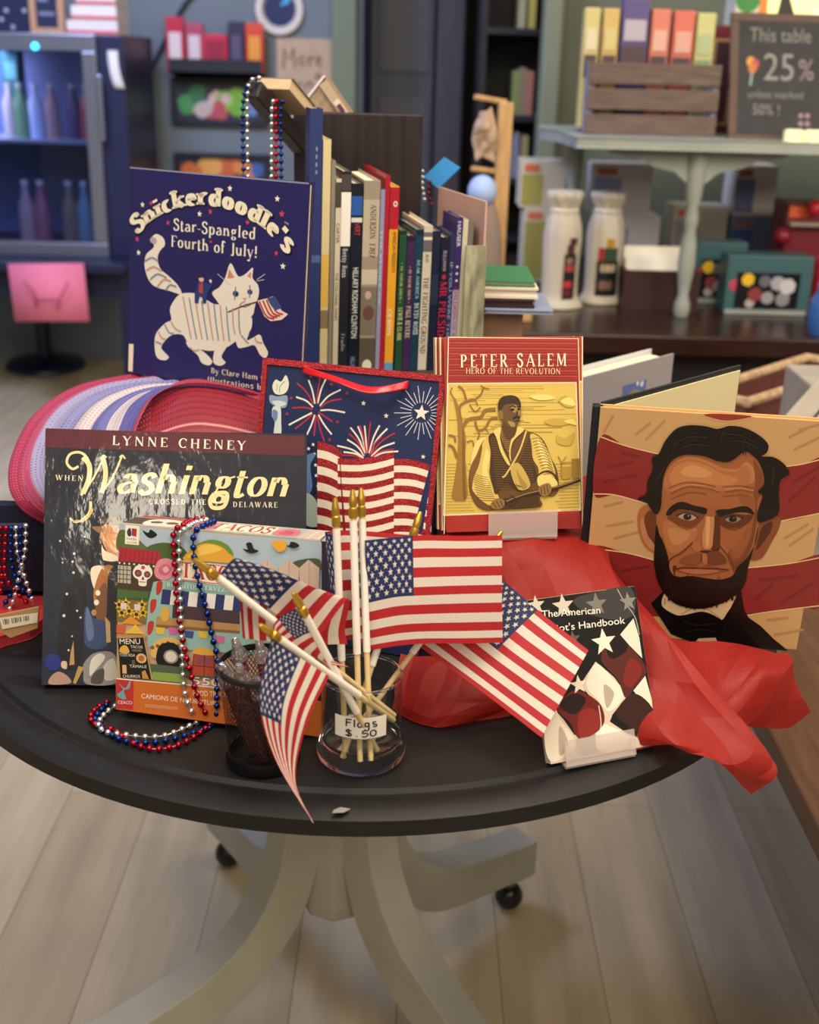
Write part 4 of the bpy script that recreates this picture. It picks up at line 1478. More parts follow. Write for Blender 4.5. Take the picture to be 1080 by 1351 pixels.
('Q', '9a3a30', '932,2391 1125,2347 1317,2385 1347,2406 1117,2409'),
('L', 'f0d3a0', 11, '21,2106 263,2032 563,1975 953,1923'),
('L', 'f0d3a0', 11, '1688,1930 1879,1975 2175,2091'),
('L', 'f0d3a0', 12, '6,1516 216,1520 548,1444'),
('L', 'f0d3a0', 11, '1767,1381 2098,1491 2234,1544'),
('L', 'f0d3a0', 12, '4,932 363,916 677,853'),
('L', 'f0d3a0', 11, '1519,857 1899,941 2224,1048'),
('L', 'f0d3a0', 12, '1588,334 1837,409 2251,512'),
('L', 'd9a878', 11, '899,2389 1037,2345 1212,2348 1381,2399'),
('L', 'bd9160', 20, '465,2280 343,2149'),
('L', 'bd9160', 20, '596,2314 437,2107'),
('L', 'bd9160', 20, '123,2329 47,2152'),
('L', 'bd9160', 19, '1711,2225 1869,2333'),
('L', 'bd9160', 20, '1772,2109 1979,2245'),
('L', 'bd9160', 19, '1786,2303 1970,2376'),
('L', 'bd9160', 21, '110,1394 291,1462'),
('L', 'bd9160', 21, '150,1187 402,1262'),
('L', 'bd9160', 21, '232,1061 482,1163'),
('L', 'bd9160', 20, '1871,1129 2067,1329'),
('L', 'bd9160', 20, '1815,1203 2015,1376'),
('L', 'bd9160', 21, '1781,306 1985,355'),
('L', 'bd9160', 21, '1874,147 2143,232'),
('L', '7c2426', 21, '122,1807 345,1875'),
('L', '7c2426', 21, '88,1652 403,1753'),
('L', '7c2426', 21, '223,1966 409,1930'),
('L', '7c2426', 20, '1804,1589 2007,1856'),
('L', '7c2426', 20, '1819,1791 2025,1957'),
('L', '7c2426', 21, '1635,514 1792,721'),
('L', '7c2426', 21, '1652,734 2008,823'),
('L', '7c2426', 21, '1892,512 2156,756'),
('L', '7c2426', 21, '333,717 612,798'),
('P', '120c0b', '659,379 781,554 1443,559 1494,624 1559,389 1612,313 1734,234 1873,104 2038,-23 1369,-23 1069,-13 886,51'),
('Q', 'e0c298', '792,525 884,402 1131,366 1277,442 1451,560 1433,437 1400,352 1355,262 1276,309 1152,337 984,279 897,280 765,370'),
('L', 'b89468', 12, '966,287 1062,363 1181,381 1331,284'),
('Q', '0a0707', '861,256 985,269 1156,297 1277,299 1370,247 1377,124 1327,35 1186,41 1068,-3 971,81'),
('L', '2c1d1a', 10, '992,208 1135,181 1304,220'),
('L', '2c1d1a', 9, '1023,87 1175,134 1317,118'),
('P', 'cdb08a', '1161,28 1324,56 1348,2 1139,-6'),
('Q', 'b06c42', '621,1361 537,1440 463,1414 440,1308 473,1138 546,998 663,944 659,1154'),
('Q', '6f3b22', '611,1342 534,1383 505,1285 549,1144 610,1043 643,1056'),
('Q', 'c4835a', '609,1053 551,1125 514,1238 482,1311 472,1234 510,1102 581,992 652,969'),
('Q', '8d4c2b', '1560,1329 1655,1413 1749,1421 1756,1309 1708,1152 1641,976 1535,959 1544,1137'),
('Q', '55291a', '1598,1295 1686,1368 1684,1264 1635,1146 1579,1064'),
('Q', 'aa663d', '717,1960 843,2000 992,1988 1161,1934 1254,1968 1339,2065 1442,2019 1538,1882 1564,1720 1567,1517 1565,1292 1554,1061 1495,881 1448,719 1290,624 999,615 813,737 735,908 665,1097 620,1285 638,1476 628,1663 648,1830'),
('Q', 'c4804f', '716,1890 847,1970 1014,1941 1168,1880 1298,1881 1369,1959 1443,1893 1460,1767 1353,1712 1129,1666 909,1713 718,1633 660,1628 655,1757'),
('Q', 'cf8f5c', '761,1857 869,1920 1003,1895 1109,1830 1018,1768 820,1770 710,1706'),
('Q', '8a4a2a', '1431,1982 1527,1845 1552,1683 1525,1551 1543,1328 1535,1079 1475,899 1421,795 1361,868 1319,1001 1412,1125 1475,1284 1471,1416 1510,1513 1477,1640 1473,1786'),
('Q', 'b97548', '683,1252 753,1306 860,1249 996,1242 1000,1127 904,1002 807,954 740,1026'),
('Q', 'c98a58', '738,1209 864,1211 952,1180 896,1079 797,1050'),
('Q', 'a86038', '1209,1279 1313,1250 1442,1281 1429,1127 1339,1042 1242,1148'),
('Q', 'b87448', '657,1739 672,1832 724,1891 849,1946 1000,1922 1138,1860 1285,1853 1358,1922 1413,1872 1427,1764 1324,1682 1132,1639 896,1675 721,1605 669,1629'),
('Q', 'c9854f', '696,1761 743,1865 868,1924 1019,1892 1142,1829 1243,1804 1312,1773 1254,1713 1090,1709 890,1730 731,1671'),
('Q', 'd79a66', '790,1814 872,1888 990,1866 1078,1813 1001,1770 853,1769'),
('Q', '9c5a35', '1331,1628 1463,1620 1510,1513 1524,1288 1483,1093 1418,952 1344,1003 1412,1125 1458,1282 1447,1432'),
('Q', '7a4226', '1515,1476 1540,1440 1539,1175 1487,939 1435,816 1389,851 1465,976 1509,1153'),
('Q', 'b06a40', '744,909 813,737 994,655 981,773 837,839 797,894'),
('L', '8d4e2c', 12, '694,1631 827,1701 992,1707 1126,1685'),
('L', '8d4e2c', 12, '724,1577 865,1660 1047,1660 1166,1632'),
('L', '8d4e2c', 11, '1192,1690 1353,1712 1486,1696'),
('L', '8d4e2c', 12, '730,1522 888,1606 1053,1605'),
('L', '8d4e2c', 11, '1215,1636 1359,1667 1476,1649'),
('L', '8d4e2c', 11, '1204,1589 1332,1618 1431,1617'),
('L', 'd6955f', 8, '721,1605 863,1682 1027,1686'),
('L', 'd6955f', 8, '1211,1664 1356,1689 1472,1672'),
('Q', '7a4226', '717,1332 792,1414 925,1425 1053,1399 1036,1331 961,1248 860,1249 772,1289'),
('Q', '643320', '1181,1372 1291,1419 1424,1421 1506,1419 1453,1320 1327,1271 1224,1290'),
('Q', '1a100d', '701,1368 745,1457 832,1506 952,1478 1068,1456 1062,1394 925,1422 808,1423 739,1356'),
('Q', '1a100d', '1164,1446 1285,1471 1380,1505 1459,1499 1513,1429 1437,1446 1339,1434 1229,1391 1178,1368'),
('Q', 'b79d86', '819,1348 895,1393 986,1355 920,1315'),
('D', '1d1a19', 902, 1355, 38, 36),
('D', '7d8078', 911, 1367, 10, 11),
('Q', '9d8068', '1253,1355 1319,1395 1399,1379 1336,1329'),
('D', '18120f', 1323, 1367, 36, 34),
('D', '6a625a', 1330, 1379, 8, 9),
('L', '2a1710', 10, '801,1358 894,1400 1008,1353'),
('L', '2a1710', 10, '1240,1366 1318,1403 1415,1384'),
('L', '8a5030', 10, '816,1264 913,1230 1001,1271'),
('L', '6a3820', 10, '1250,1283 1345,1257 1438,1309'),
('L', 'd2945f', 8, '794,1233 917,1196 997,1232'),
('Q', '5a2d1a', '1075,1419 1103,1469 1138,1453 1198,1373 1227,1205 1235,1071 1194,989 1162,1045 1169,1199 1150,1350'),
('Q', 'cc8b58', '1072,1381 1146,1388 1160,1218 1166,1055 1091,1034 1063,1171 1071,1286'),
('Q', 'e0a874', '1084,1344 1113,1356 1129,1177 1134,1071 1108,1069'),
('Q', 'a4603a', '1080,1382 1087,1458 1128,1471 1159,1389'),
('Q', '47231a', '978,1028 1032,1004 1144,985 1228,1016 1242,1081 1203,1025 1107,1013 1047,1015 994,1078'),
('Q', 'b4704a', '977,1038 992,1097 1038,1092 1072,1017 1024,993'),
('L', '6a3a22', 15, '983,1090 891,971 797,894 779,813'),
('L', '6a3a22', 13, '1243,1072 1351,946 1395,871'),
('Q', '8e5030', '913,924 1060,977 1088,882 990,849 886,863'),
('Q', '74402a', '1127,983 1242,1013 1323,904 1158,865'),
('L', '4a2416', 8, '1077,979 1084,891'),
('Q', 'b3704a', '1086,970 1128,974 1143,877 1106,874'),
('Q', '8f4a34', '851,790 924,823 1024,844 1094,833 1159,853 1264,836 1366,830 1269,791 1104,749 932,753'),
('Q', 'b87050', '894,785 1063,805 1267,810 1186,773 1069,754 948,760'),
('L', '3a1a12', 10, '843,780 926,808 1096,816 1230,828 1350,824'),
('Q', '5a2f1e', '824,798 859,825 858,722 938,699 872,673'),
('Q', '100a09', '624,1247 630,1016 646,821 704,627 787,494 901,404 1044,367 1181,381 1344,458 1466,581 1526,707 1530,865 1552,1080 1562,1310 1561,1139 1501,960 1436,875 1391,763 1279,712 1159,715 1004,726 869,703 801,776 769,911 711,1062 659,1154'),
('l', '100a09', 7, '954,454 958,389'),
('l', '100a09', 7, '895,472 900,408'),
('l', '100a09', 7, '1413,554 1428,491'),
('l', '100a09', 7, '945,445 947,380'),
('l', '100a09', 7, '910,466 908,400'),
('l', '100a09', 7, '1417,558 1434,496'),
('l', '100a09', 7, '1337,514 1340,450'),
('l', '100a09', 7, '1225,448 1243,385'),
('l', '100a09', 7, '1387,551 1397,488'),
('l', '100a09', 7, '1254,464 1253,399'),
('l', '100a09', 7, '1121,440 1140,377'),
('l', '100a09', 7, '1379,535 1381,470'),
('l', '100a09', 7, '1406,553 1424,491'),
('l', '100a09', 7, '1368,527 1373,463'),
('l', '100a09', 7, '1206,449 1205,383'),
('l', '100a09', 7, '1006,426 1000,361'),
('l', '100a09', 7, '818,493 820,428'),
('l', '100a09', 7, '1162,438 1166,373'),
('l', '100a09', 7, '1459,611 1465,547'),
('l', '100a09', 7, '933,448 933,382'),
('l', '100a09', 7, '1041,424 1043,359'),
('l', '100a09', 7, '1181,430 1178,364'),
('l', '100a09', 7, '828,496 842,432'),
('l', '100a09', 7, '1217,458 1219,393'),
('l', '100a09', 7, '914,456 908,390'),
('l', '100a09', 7, '1272,461 1293,399'),
('l', '100a09', 7, '1296,472 1292,407'),
('l', '100a09', 7, '994,425 1010,362'),
('l', '100a09', 7, '1080,418 1091,354'),
('l', '100a09', 7, '1349,519 1348,455'),
('l', '100a09', 7, '1100,438 1104,373'),
('l', '100a09', 7, '1437,588 1432,524'),
('l', '100a09', 7, '815,503 831,439'),
('l', '100a09', 7, '1045,434 1040,369'),
('l', '100a09', 7, '1450,598 1451,534'),
('l', '100a09', 7, '826,502 824,437'),
('l', '100a09', 7, '1256,474 1252,409'),
('l', '100a09', 7, '1133,439 1154,376'),
('l', '100a09', 7, '873,470 888,406'),
('l', '100a09', 7, '1078,417 1086,353'),
('Q', '0f0b0c', '421,1505 499,1568 496,1689 533,1821 514,1929 574,1988 618,2118 703,2240 812,2283 957,2285 1072,2267 1180,2304 1309,2293 1445,2232 1536,2151 1539,2071 1497,2027 1601,2027 1706,1967 1767,1882 1740,1844 1698,1804 1700,1676 1723,1456 1564,1358 1540,1478 1560,1628 1513,1670 1553,1738 1545,1828 1481,1968 1408,2034 1340,2061 1253,1977 1192,1946 1093,1956 992,1988 844,1995 733,1955 669,1868 639,1756 638,1608 646,1439 612,1361 556,1413 499,1484'),
('L', '241813', 5, '903,636 898,604 908,564'),
('L', '241813', 5, '1234,662 1237,631 1220,589'),
('L', '241813', 5, '908,691 918,660 910,619'),
('L', '1c1210', 5, '916,663 921,632 948,594'),
('L', '2c1e18', 5, '1052,492 1066,461 1071,421'),
('L', '1c1210', 5, '737,628 731,595 761,558'),
('L', '1c1210', 5, '1457,526 1456,494 1467,455'),
('L', '1c1210', 5, '1435,718 1439,686 1450,648'),
('L', '1c1210', 5, '1259,717 1275,686 1248,644'),
('L', '2c1e18', 5, '1518,520 1514,488 1522,448'),
('L', '1c1210', 5, '1224,553 1233,522 1213,480'),
('L', '2c1e18', 5, '849,559 851,527 852,486'),
('L', '241813', 5, '1038,525 1054,494 1022,450'),
('L', '1c1210', 5, '1406,778 1420,748 1419,708'),
('L', '2c1e18', 5, '1412,751 1419,720 1436,682'),
('L', '2c1e18', 5, '1178,543 1180,511 1167,469'),
('L', '2c1e18', 5, '1260,764 1274,734 1274,694'),
('L', '2c1e18', 5, '816,642 832,611 814,569'),
('L', '2c1e18', 5, '977,751 978,719 971,679'),
('L', '1c1210', 5, '1498,700 1512,670 1502,629'),
('L', '1c1210', 5, '785,461 788,429 789,388'),
('L', '241813', 5, '1418,568 1425,537 1449,499'),
('L', '1c1210', 5, '1244,503 1246,471 1268,433'),
('L', '241813', 5, '858,483 866,451 857,409'),
('L', '241813', 5, '1399,732 1409,701 1384,659'),
('L', '1c1210', 5, '964,598 977,567 978,527'),
('L', '181214', 6, '1044,2256 1017,2183 1024,2103'),
('L', '1d1517', 6, '915,2238 908,2166 888,2084'),
('L', '181214', 6, '1161,2250 1152,2179 1133,2097'),
('L', '181214', 6, '1347,2197 1323,2124 1329,2044'),
('L', '181214', 6, '1248,2230 1232,2158 1216,2077'),
('L', '181214', 6, '836,2211 812,2138 809,2057'),
('L', '1d1517', 6, '748,2169 730,2096 721,2014'),
('L', '2a2022', 6, '1118,2254 1109,2183 1086,2101'),
('L', '2a2022', 6, '1083,2257 1067,2185 1062,2105'),
('L', '181214', 6, '707,2142 697,2070 666,1986'),
('L', '2a2022', 6, '1144,2253 1115,2180 1125,2100'),
('L', '181214', 6, '1104,2255 1095,2184 1084,2103'),
('L', '1d1517', 6, '1260,2228 1232,2155 1233,2074'),
('L', '181214', 6, '1020,2254 1013,2183 979,2100'),
('L', '1d1517', 6, '1361,2191 1334,2118 1333,2037'),
('L', '1d1517', 6, '1329,2204 1312,2132 1308,2052'),
('L', '181214', 6, '875,2226 851,2153 845,2072'),
('L', '181214', 6, '1337,2200 1312,2127 1306,2046'),
('L', '181214', 6, '1215,2240 1198,2168 1199,2088'),
('L', '2a2022', 6, '1339,2200 1320,2127 1324,2047'),
('L', '2a2022', 6, '883,2228 858,2155 838,2073'),
('L', '181214', 6, '786,2189 763,2116 756,2035'),
('L', '2a2022', 6, '1280,2222 1271,2150 1255,2069'),
('L', '1d1517', 6, '765,2177 744,2104 746,2023'),
('L', '2a2022', 6, '1125,2255 1108,2183 1090,2101'),
('L', '2a2022', 6, '717,2150 696,2077 690,1995'),
('L', '181214', 6, '1006,2253 993,2181 967,2099'),
('L', '2a2022', 6, '827,2206 796,2133 784,2051'),
('L', '181214', 6, '945,2245 929,2173 916,2092'),
('L', '2a2022', 6, '1388,2177 1356,2103 1354,2023'),
('L', '33282a', 10, '672,2068 808,2168 985,2181'),
('L', '33282a', 10, '727,2018 849,2099 1044,2096'),
('L', '33282a', 10, '1125,2227 1286,2221 1423,2160'),
('L', '33282a', 10, '1198,2161 1326,2162 1462,2110'),
('L', '33282a', 10, '562,1694 617,1809 642,1885'),
('L', '33282a', 10, '1547,1955 1619,1907 1625,1744'),
('P', '7a4024', '264,2394 264,2393 265,2393')]}

PAPER = mat('e8dcc0', rough=.8)
BLACK = mat('19191b', rough=.5, spec=.35, noise=.12, nscale=40, bump=.15, bscale=90)

# ------------------------------------------------------------------ setting
struct(MB().box((-3.2, 3.0, -1.6, 7.2, -.02, 0), plank_mat()).build('floor'))
GREEN = mat('76828a', rough=.65, noise=.06, nscale=2)
GREEN2 = mat('7f8a72', rough=.6)
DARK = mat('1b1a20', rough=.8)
struct(MB().box((-3.2, -0.2331, 5.0, 5.12, 0, 2.9), GREEN).build('wall_back'))
struct(MB().box((-0.3537, -0.2556, 4.95, 5.0, 0, 2.9), GREEN2).build('trim_1', bev=.008))
struct(MB().box((-3.3, -3.2, -1.6, 7.2, 0, 2.9), GREEN).build('wall_left'))
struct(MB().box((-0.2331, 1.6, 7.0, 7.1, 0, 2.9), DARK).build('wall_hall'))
m = MB().box((-0.2191, 0.0543, 5.7, 5.75, 0, 2.6), mat('7e8494', rough=.5, noise=.1, nscale=3))
door = struct(m.build('door_1', bev=.005))
MB().box((-0.1915, 0.0337, 5.685, 5.7, .25, 1.1), mat('8a8f9c', rough=.5)).build('door_panel', door, bev=.006)
MB().box((-0.1915, 0.0337, 5.685, 5.7, 1.2, 2.3), mat('8a8f9c', rough=.5)).build('door_panel', door, bev=.006)
struct(MB().box((-0.2436, -0.203, 5.15, 5.25, 0, 2.6), mat('20264a', rough=.7)).build('trim_2'))
struct(MB().box((0.0548, 0.1568, 4.6, 4.75, 0, 2.7), mat('3f3c44', rough=.6, noise=.15, nscale=5, stretch=(6, 6, .6))).build('trim_3', bev=.01))
struct(MB().box((0.3591, 3.0, 3.75, 3.85, 0, 2.9), mat('656c5e', rough=.65)).build('wall_right'))
struct(MB().box((0.3524, 0.4096, 3.68, 3.75, 0, 2.9), mat('788070', rough=.6)).build('trim_4', bev=.01))
# emissive panel added in place of a lit pale yellow wall, with a border
glow_panel = MB().box((0.9487, 1.3796, 3.735, 3.75, 1.3217, 2.0), mat('fbf0a0', rough=.5, emit=.75))
glow_wall = struct(glow_panel.build('glow_wall_1'))
f = MB()
for b in ((0.9282, 0.9458, 3.70, 3.75, 1.3131, 2.0), (0.9282, 1.3942, 3.70, 3.75, 1.3048, 1.3213)):
    f.box(b, mat('6a5a44'))
f.build('panel_frame', glow_wall, bev=.003)


def screen(name, label, cat, b, m, group=None, bev=.003):
    o = MB().box(b, m).build(name, bev=bev, org=((b[0] + b[1]) / 2, (b[2] + b[3]) / 2, b[4]))
    return tag(o, label, cat, group)


# ------------------------------------------------------------------ drinks fridge on a low black stand, back left
FY = 4.35
fx0, fx1, fz0, fz1 = -2.05, -1.1267, 0.549, 1.3084
fr = thing('drinks_fridge', 'black glass-door drinks fridge on the low black stand, back left', 'fridge', (-1.6, 4.55, fz0))
mb = MB()
cbm = mat('22284a', rough=.4)  # navy puts the blue light on the black cabinet into its colour
for b in ((fx1 - .02, fx1 + .09, FY + .03, 4.85, fz0, fz1), (fx0, fx0 + .02, FY + .03, 4.85, fz0, fz1), (fx0 + .02, fx1 - .02, FY + .03, 4.85, fz0, fz0 + .015), (fx0 + .02, fx1 - .02, FY + .03, 4.85, fz1 - .03, fz1), (fx0 + .02, fx1 - .02, 4.83, 4.85, fz0 + .015, fz1 - .03)):
    mb.box(b, cbm)
mb.build('cabinet', fr, bev=.004)
st = mat('9aa0b0', rough=.3, metal=.8)
dr = MB()
for b in ((fx0, fx1, FY, FY + .03, fz0, fz0 + .05), (fx0, fx1, FY, FY + .03, fz1 - .055, fz1), (fx1 - .05, fx1, FY, FY + .03, fz0 + .05, fz1 - .055)):
    dr.box(b, st)
dr.build('door_frame', fr, bev=.004)
MB().box((fx0, fx1 - .05, FY + .012, FY + .016, fz0 + .05, fz1 - .055), clear_glass('d4dcf0', 'fridge_glass')).build('glass_door', fr)
MB().box((fx1 + .004, fx1 + .02, FY - .025, FY - .005, fz1 - .35, fz1 - .13), st).build('handle', fr, bev=.004)
MB().box((fx0 + .2, fx1 - .06, FY + .1, FY + .45, 0.9498 - .012, 0.9498), mat('c0c6d8', rough=.3, metal=.6)).build('shelf', fr)
MB().box((fx0 + .02, fx1 - .02, FY + .46, FY + .48, fz0 + .02, fz1 - .03), mat('6a78a4', rough=.5)).build('back_panel', fr)
area('fridge_lamp', (fx0 + .4, FY + .2, fz1 - .07), (fx0 + .4, FY + .3, fz0), 0.25, 4.5, (.88, .84, 1.0))
MB().ball((-1.3335, FY - .002, 1.2655), .012, mat('30b8ff', emit=4)).build('status_light', fr)
zs, zb = 0.9498, fz0 + .012
BOT = ((8, 'd8c8c0', 'pale'), (22, '7fa878', 'green'), (42, 'c3d0e6', 'white'), (64, 'b08a86', 'rosy'), (92, '5a4a6a', 'plum'), (110, 'c05a58', 'red-capped'))
xs = [-1.506, -1.467, -1.412, -1.351, -1.273, -1.224]


def bottle(name, x, y, z, r, h, col, label, grp, cap='d8d4cc'):
    t = thing(name, label, 'bottle', (x, y, z), grp)
    MB().lathe([(0, 0), (r, 0), (r, h * .62), (r * .45, h * .8), (r * .4, h * .93)], (x, y, z), mat(col, rough=.2), 16).build('glass', t)
    MB().lathe([(r * .45, h * .93), (r * .45, h), (0, h)], (x, y, z), mat(cap, rough=.4), 12).build('cap', t)
    return t


for i, (p, c, w) in enumerate(BOT):
    bottle('bottle', xs[i], 4.55, zs, .026, .19, c, '%s bottle on the upper fridge shelf, %s from the left' % (w, ('first', 'second', 'third', 'fourth', 'fifth', 'sixth')[i]), 'bottles on the upper fridge shelf')
for i, (p, c, w) in enumerate(((35, 'b89a9a', 'dusty pink'), (55, 'a86a78', 'wine red'), (92, '8a7a6a', 'brown'), (108, '7aa0a8', 'teal'))):
    x = [-1.469, -1.412, -1.306, -1.248][i]
    bottle('bottle', x, 4.52, zb, .03, .24, c, '%s bottle standing on the fridge floor behind the glass' % w, 'bottles on the fridge floor')
bx = thing('carton', 'teal green carton at the top left inside the fridge', 'carton', (-1.4762, 4.5, zs + .2))
MB().box((-1.5399, -1.4809, 4.6, 4.68, zs, zs + .30), mat('1f6a70')).build('body', bx)
MB().box((-1.5281, -1.4861, 4.595, 4.6, zs + .2, zs + .26), mat('5fa0a0')).build('panel', bx)
# things on top of the fridge
pf = thing('framed_chalkboard', 'small wood-framed chalkboard on the fridge, left of the red and white boxes', 'picture frame', (-1.3226, 4.5, fz1))
x0, x1 = -1.3871, -1.2661
f = MB()
for b in ((x0, x0 + .022, 4.49, 4.515, fz1, fz1 + .26), (x1 - .022, x1, 4.49, 4.515, fz1, fz1 + .26), (x0 + .022, x1 - .022, 4.49, 4.515, fz1, fz1 + .02), (x0 + .022, x1 - .022, 4.49, 4.515, fz1 + .24, fz1 + .26)):
    f.box(b, mat('c69a78'))
f.build('frame', pf)
mb = MB().box((x0 + .02, x1 - .02, 4.5, 4.51, fz1 + .018, fz1 + .245), mat('2b3050', rough=.8))
for i in range(4):
    mb.box((x0 + .03, x1 - .035 - .02 * (i % 2), 4.497, 4.5, fz1 + .06 + i * .045, fz1 + .072 + i * .045), mat('8088a8'))
mb.build('chalkboard', pf)
pf2 = thing('chalkboard_sign', 'dark chalkboard with chalk dots at the left end of the fridge top', 'chalkboard', (-1.4678, 4.5, fz1))
mb = MB().box((-1.95, -1.3925, 4.5, 4.515, fz1, fz1 + .3), mat('22284a', rough=.8))
for p in [(-1.47, 4.495, 1.381), (-1.406, 4.495, 1.382), (-1.451, 4.495, 1.327), (-1.489, 4.495, 1.351)]:
    mb.ball(p, .008, mat('a8b4c8'), sy=.3)
mb.build('board', pf2)
for i, (px0, px1, y0, y1, c, w) in enumerate([(-1.253, -1.073, 1.312, 1.347, 'f0e6e2', 'bottom'), (-1.234, -1.075, 1.347, 1.387, 'f4ece8', 'middle'), (-1.215, -1.075, 1.387, 1.436, 'f0e8e6', 'topmost')]):
    t = thing('snack_box', '%s red and white box in the stack on the fridge' % w, 'box', ((px0 + px1) / 2, 4.55, fz1 + i * .048), 'red and white boxes on the fridge')
    zz = fz1 + i * .048
    MB().box((px0, px1, 4.47, 4.65, zz, zz + .047), mat(c, rough=.5)).build('body', t, bev=.002)
    MB().box((px0 - .001, px1 + .001, 4.468, 4.47, zz + .004, zz + .014), mat('d84a60')).build('stripe', t)
tg = MB().grid(lambda u, v: V((-1.0731 + (u - .5) * .036 + .02 * v * v, 4.376 - .012 * math.sin(v * 2.5), fz1 - .05 - v * .125)), 3, 8, mat('e8e6e4')).build('paper_tag', solid=.001, org=(-1.0731, 4.37, fz1 - .05))
tag(tg, 'white curled paper tag stuck on the black fridge side', 'tag')
# stand, stool, pink notice
sd = thing('low_stand', 'black low stand under the drinks fridge', 'stand', (-1.5, 4.5, 0))
MB().box((-2.1, -1.0354, 4.2, 4.95, fz0 - .035, fz0), mat('1c2140', rough=.4)).build('top', sd, bev=.005)
MB().box((-2.05, -1.0408, 4.26, 4.28, fz0 - .13, fz0 - .035), mat('191d3a')).build('apron', sd)
for x in (-2.05, -1.0723):
    for y in (4.25, 4.86):
        MB().box((x, x + .05, y, y + .05, 0, fz0 - .035), mat('191d3a')).build('leg', sd)
pk = MB().add([(-1.4466, 4.19, 0.5439), (-1.1771, 4.19, 0.5536), (-1.1597, 4.15, 0.3539), (-1.4257, 4.15, 0.3468)], [(0, 1, 2, 3)], mat('f07f98', rough=.7))
po = (-1.3119, 4.19, 0.5474)
for i, s in enumerate([[(-1.3816, 4.14, 0.4954), (-1.345, 4.14, 0.4564), (-1.3418, 4.14, 0.4027)], [(-1.3394, 4.14, 0.4297), (-1.2668, 4.14, 0.4316)], [(-1.2215, 4.14, 0.4943), (-1.2587, 4.14, 0.4318), (-1.267, 4.14, 0.3966)]]):
    pk.tube(s, .0035, mat('b4546e'), 5)
tag(pk.build('paper_notice', solid=.001, org=po), 'bright pink paper notice hanging on the black stand', 'notice')
stl = thing('stool', 'black stool base standing on the floor under the pink notice', 'stool', (-1.5581, 4.8614, 0))
sx, sy = -1.5581, 4.8614
MB().lathe([(0, .05), (.06, .045), (.15, .03), (.165, .012), (.165, 0), (0, 0)], (sx, sy, 0), mat('181b30', rough=.3), 32).build('base', stl)
MB().lathe([(.03, .045), (.03, .36)], (sx, sy, 0), mat('181b30', rough=.3), 16).build('column', stl)
MB().lathe([(0, .36), (.14, .36), (.15, .38), (.14, .40), (0, .40)], (sx, sy, 0), mat('181b30', rough=.4), 24).build('seat', stl)

# ------------------------------------------------------------------ back wall: rack, trays, clock, paper, cable
WY = 5.0
ck = (-0.559, 4.97, 1.426)
cl = thing('wall_clock', 'round white-rimmed ornament with dark centre high on back wall', 'wall clock', (ck[0], 5.0, ck[2]))
MB().lathe([(.075, 0), (.095, .012), (.092, .03), (.07, .03), (.062, .012)], (ck[0], 5.0, ck[2]), mat('e6ddd4', rough=.4), 36, axis=(0, -1, 0)).build('rim', cl)
MB().lathe([(0, .012), (.068, .012)], (ck[0], 5.0, ck[2]), mat('1d2c5c', rough=.3), 30, axis=(0, -1, 0)).build('face', cl)
MB().prism([(0, .01), (.035, .02), (.05, .05), (.02, .04)], (ck[0], 4.986, ck[2]), (1, 0, 0), (0, 0, 1), (0, -1, 0), .003, mat('48b0e0')).build('blue_mark', cl)
pp = (-0.5728, -0.3558, 4.98, 4.99, 1.0645, 1.3215)
ps = thing('wall_paper_sign', 'tan handwritten paper sign on back wall under the round ornament', 'sign', ((pp[0] + pp[1]) / 2, 5.0, pp[4]))
mb = MB().box((pp[0], pp[1], 4.99, 5.0, pp[4], pp[5]), mat('c9ae94', rough=.8, noise=.1))
X, Zt, w = pp[0], pp[5], pp[1] - pp[0]
for s in ([(.12, .42), (.14, .14), (.22, .30), (.30, .13), (.33, .40)], [(.40, .30), (.46, .22), (.52, .30), (.46, .38), (.40, .30)], [(.58, .24), (.60, .38)], [(.60, .28), (.68, .23)], [(.72, .30), (.82, .28), (.76, .22), (.72, .32), (.82, .38)], [(.2, .62), (.3, .56), (.36, .66), (.45, .58)], [(.5, .66), (.6, .58), (.66, .68)], [(.7, .52), (.78, .46), (.82, .54), (.7, .52)]):
    mb.tube([(X + a * w, 4.988, Zt - b * w * 1.25) for a, b in s], .0035, mat('6a5648'), 5)
mb.build('sheet', ps)
rk = thing('wall_rack', 'dark wall rack of red packets above the picture trays', 'wall rack', (-0.814, 4.99, 1.246))
b = (-0.9811, -0.6191, 4.88, 4.98, 1.1771, 1.3198)
MB().box((b[0], b[1], 4.985, 5.0, b[4], b[5]), mat('20222c')).build('back', rk)
MB().box((b[0], b[1], 4.88, 5.0, b[4], b[4] + .012), mat('20222c')).build('shelf', rk)
MB().box((b[0], b[1], 4.88, 4.89, b[4], b[4] + .06), mat('20222c')).build('rail', rk)
for i, (bb, c, c2, w) in enumerate([((-0.992, -0.9212, 4.9, 4.94, 1.1814, 1.3868), 'c8304e', 'e8d8d8', 'tall red and white packet at the left end of the rack'), ((-0.9158, -0.848, 4.9, 4.94, 1.1832, 1.367), 'b8506a', 'e0d0d4', 'pink and white packet second in the rack'), ((-0.8488, -0.7543, 4.9, 4.94, 1.1852, 1.3283), 'd02c50', 'a02040', 'wide crimson packet in the middle of the rack'), ((-0.7506, -0.6887, 4.9, 4.94, 1.1872, 1.3763), '38304e', '585070', 'dark violet packet right of the crimson one'), ((-0.6829, -0.6151, 4.9, 4.94, 1.189, 1.3726), 'e05038', 'f0a040', 'orange packet at the right end of the rack')]):
    t = thing('packet', w, 'packet', ((bb[0] + bb[1]) / 2, 4.92, b[4] + .012), 'packets in the wall rack')
    MB().box((bb[0], bb[1], 4.9, 4.94, b[4] + .012, bb[5]), mat(c, rough=.35)).build('pouch', t, bev=.004)
    MB().box((bb[0] + .012, bb[1] - .012, 4.897, 4.9, b[4] + .06, b[4] + .06 + (bb[5] - b[4]) * .45), mat(c2, rough=.4)).build('print', t)
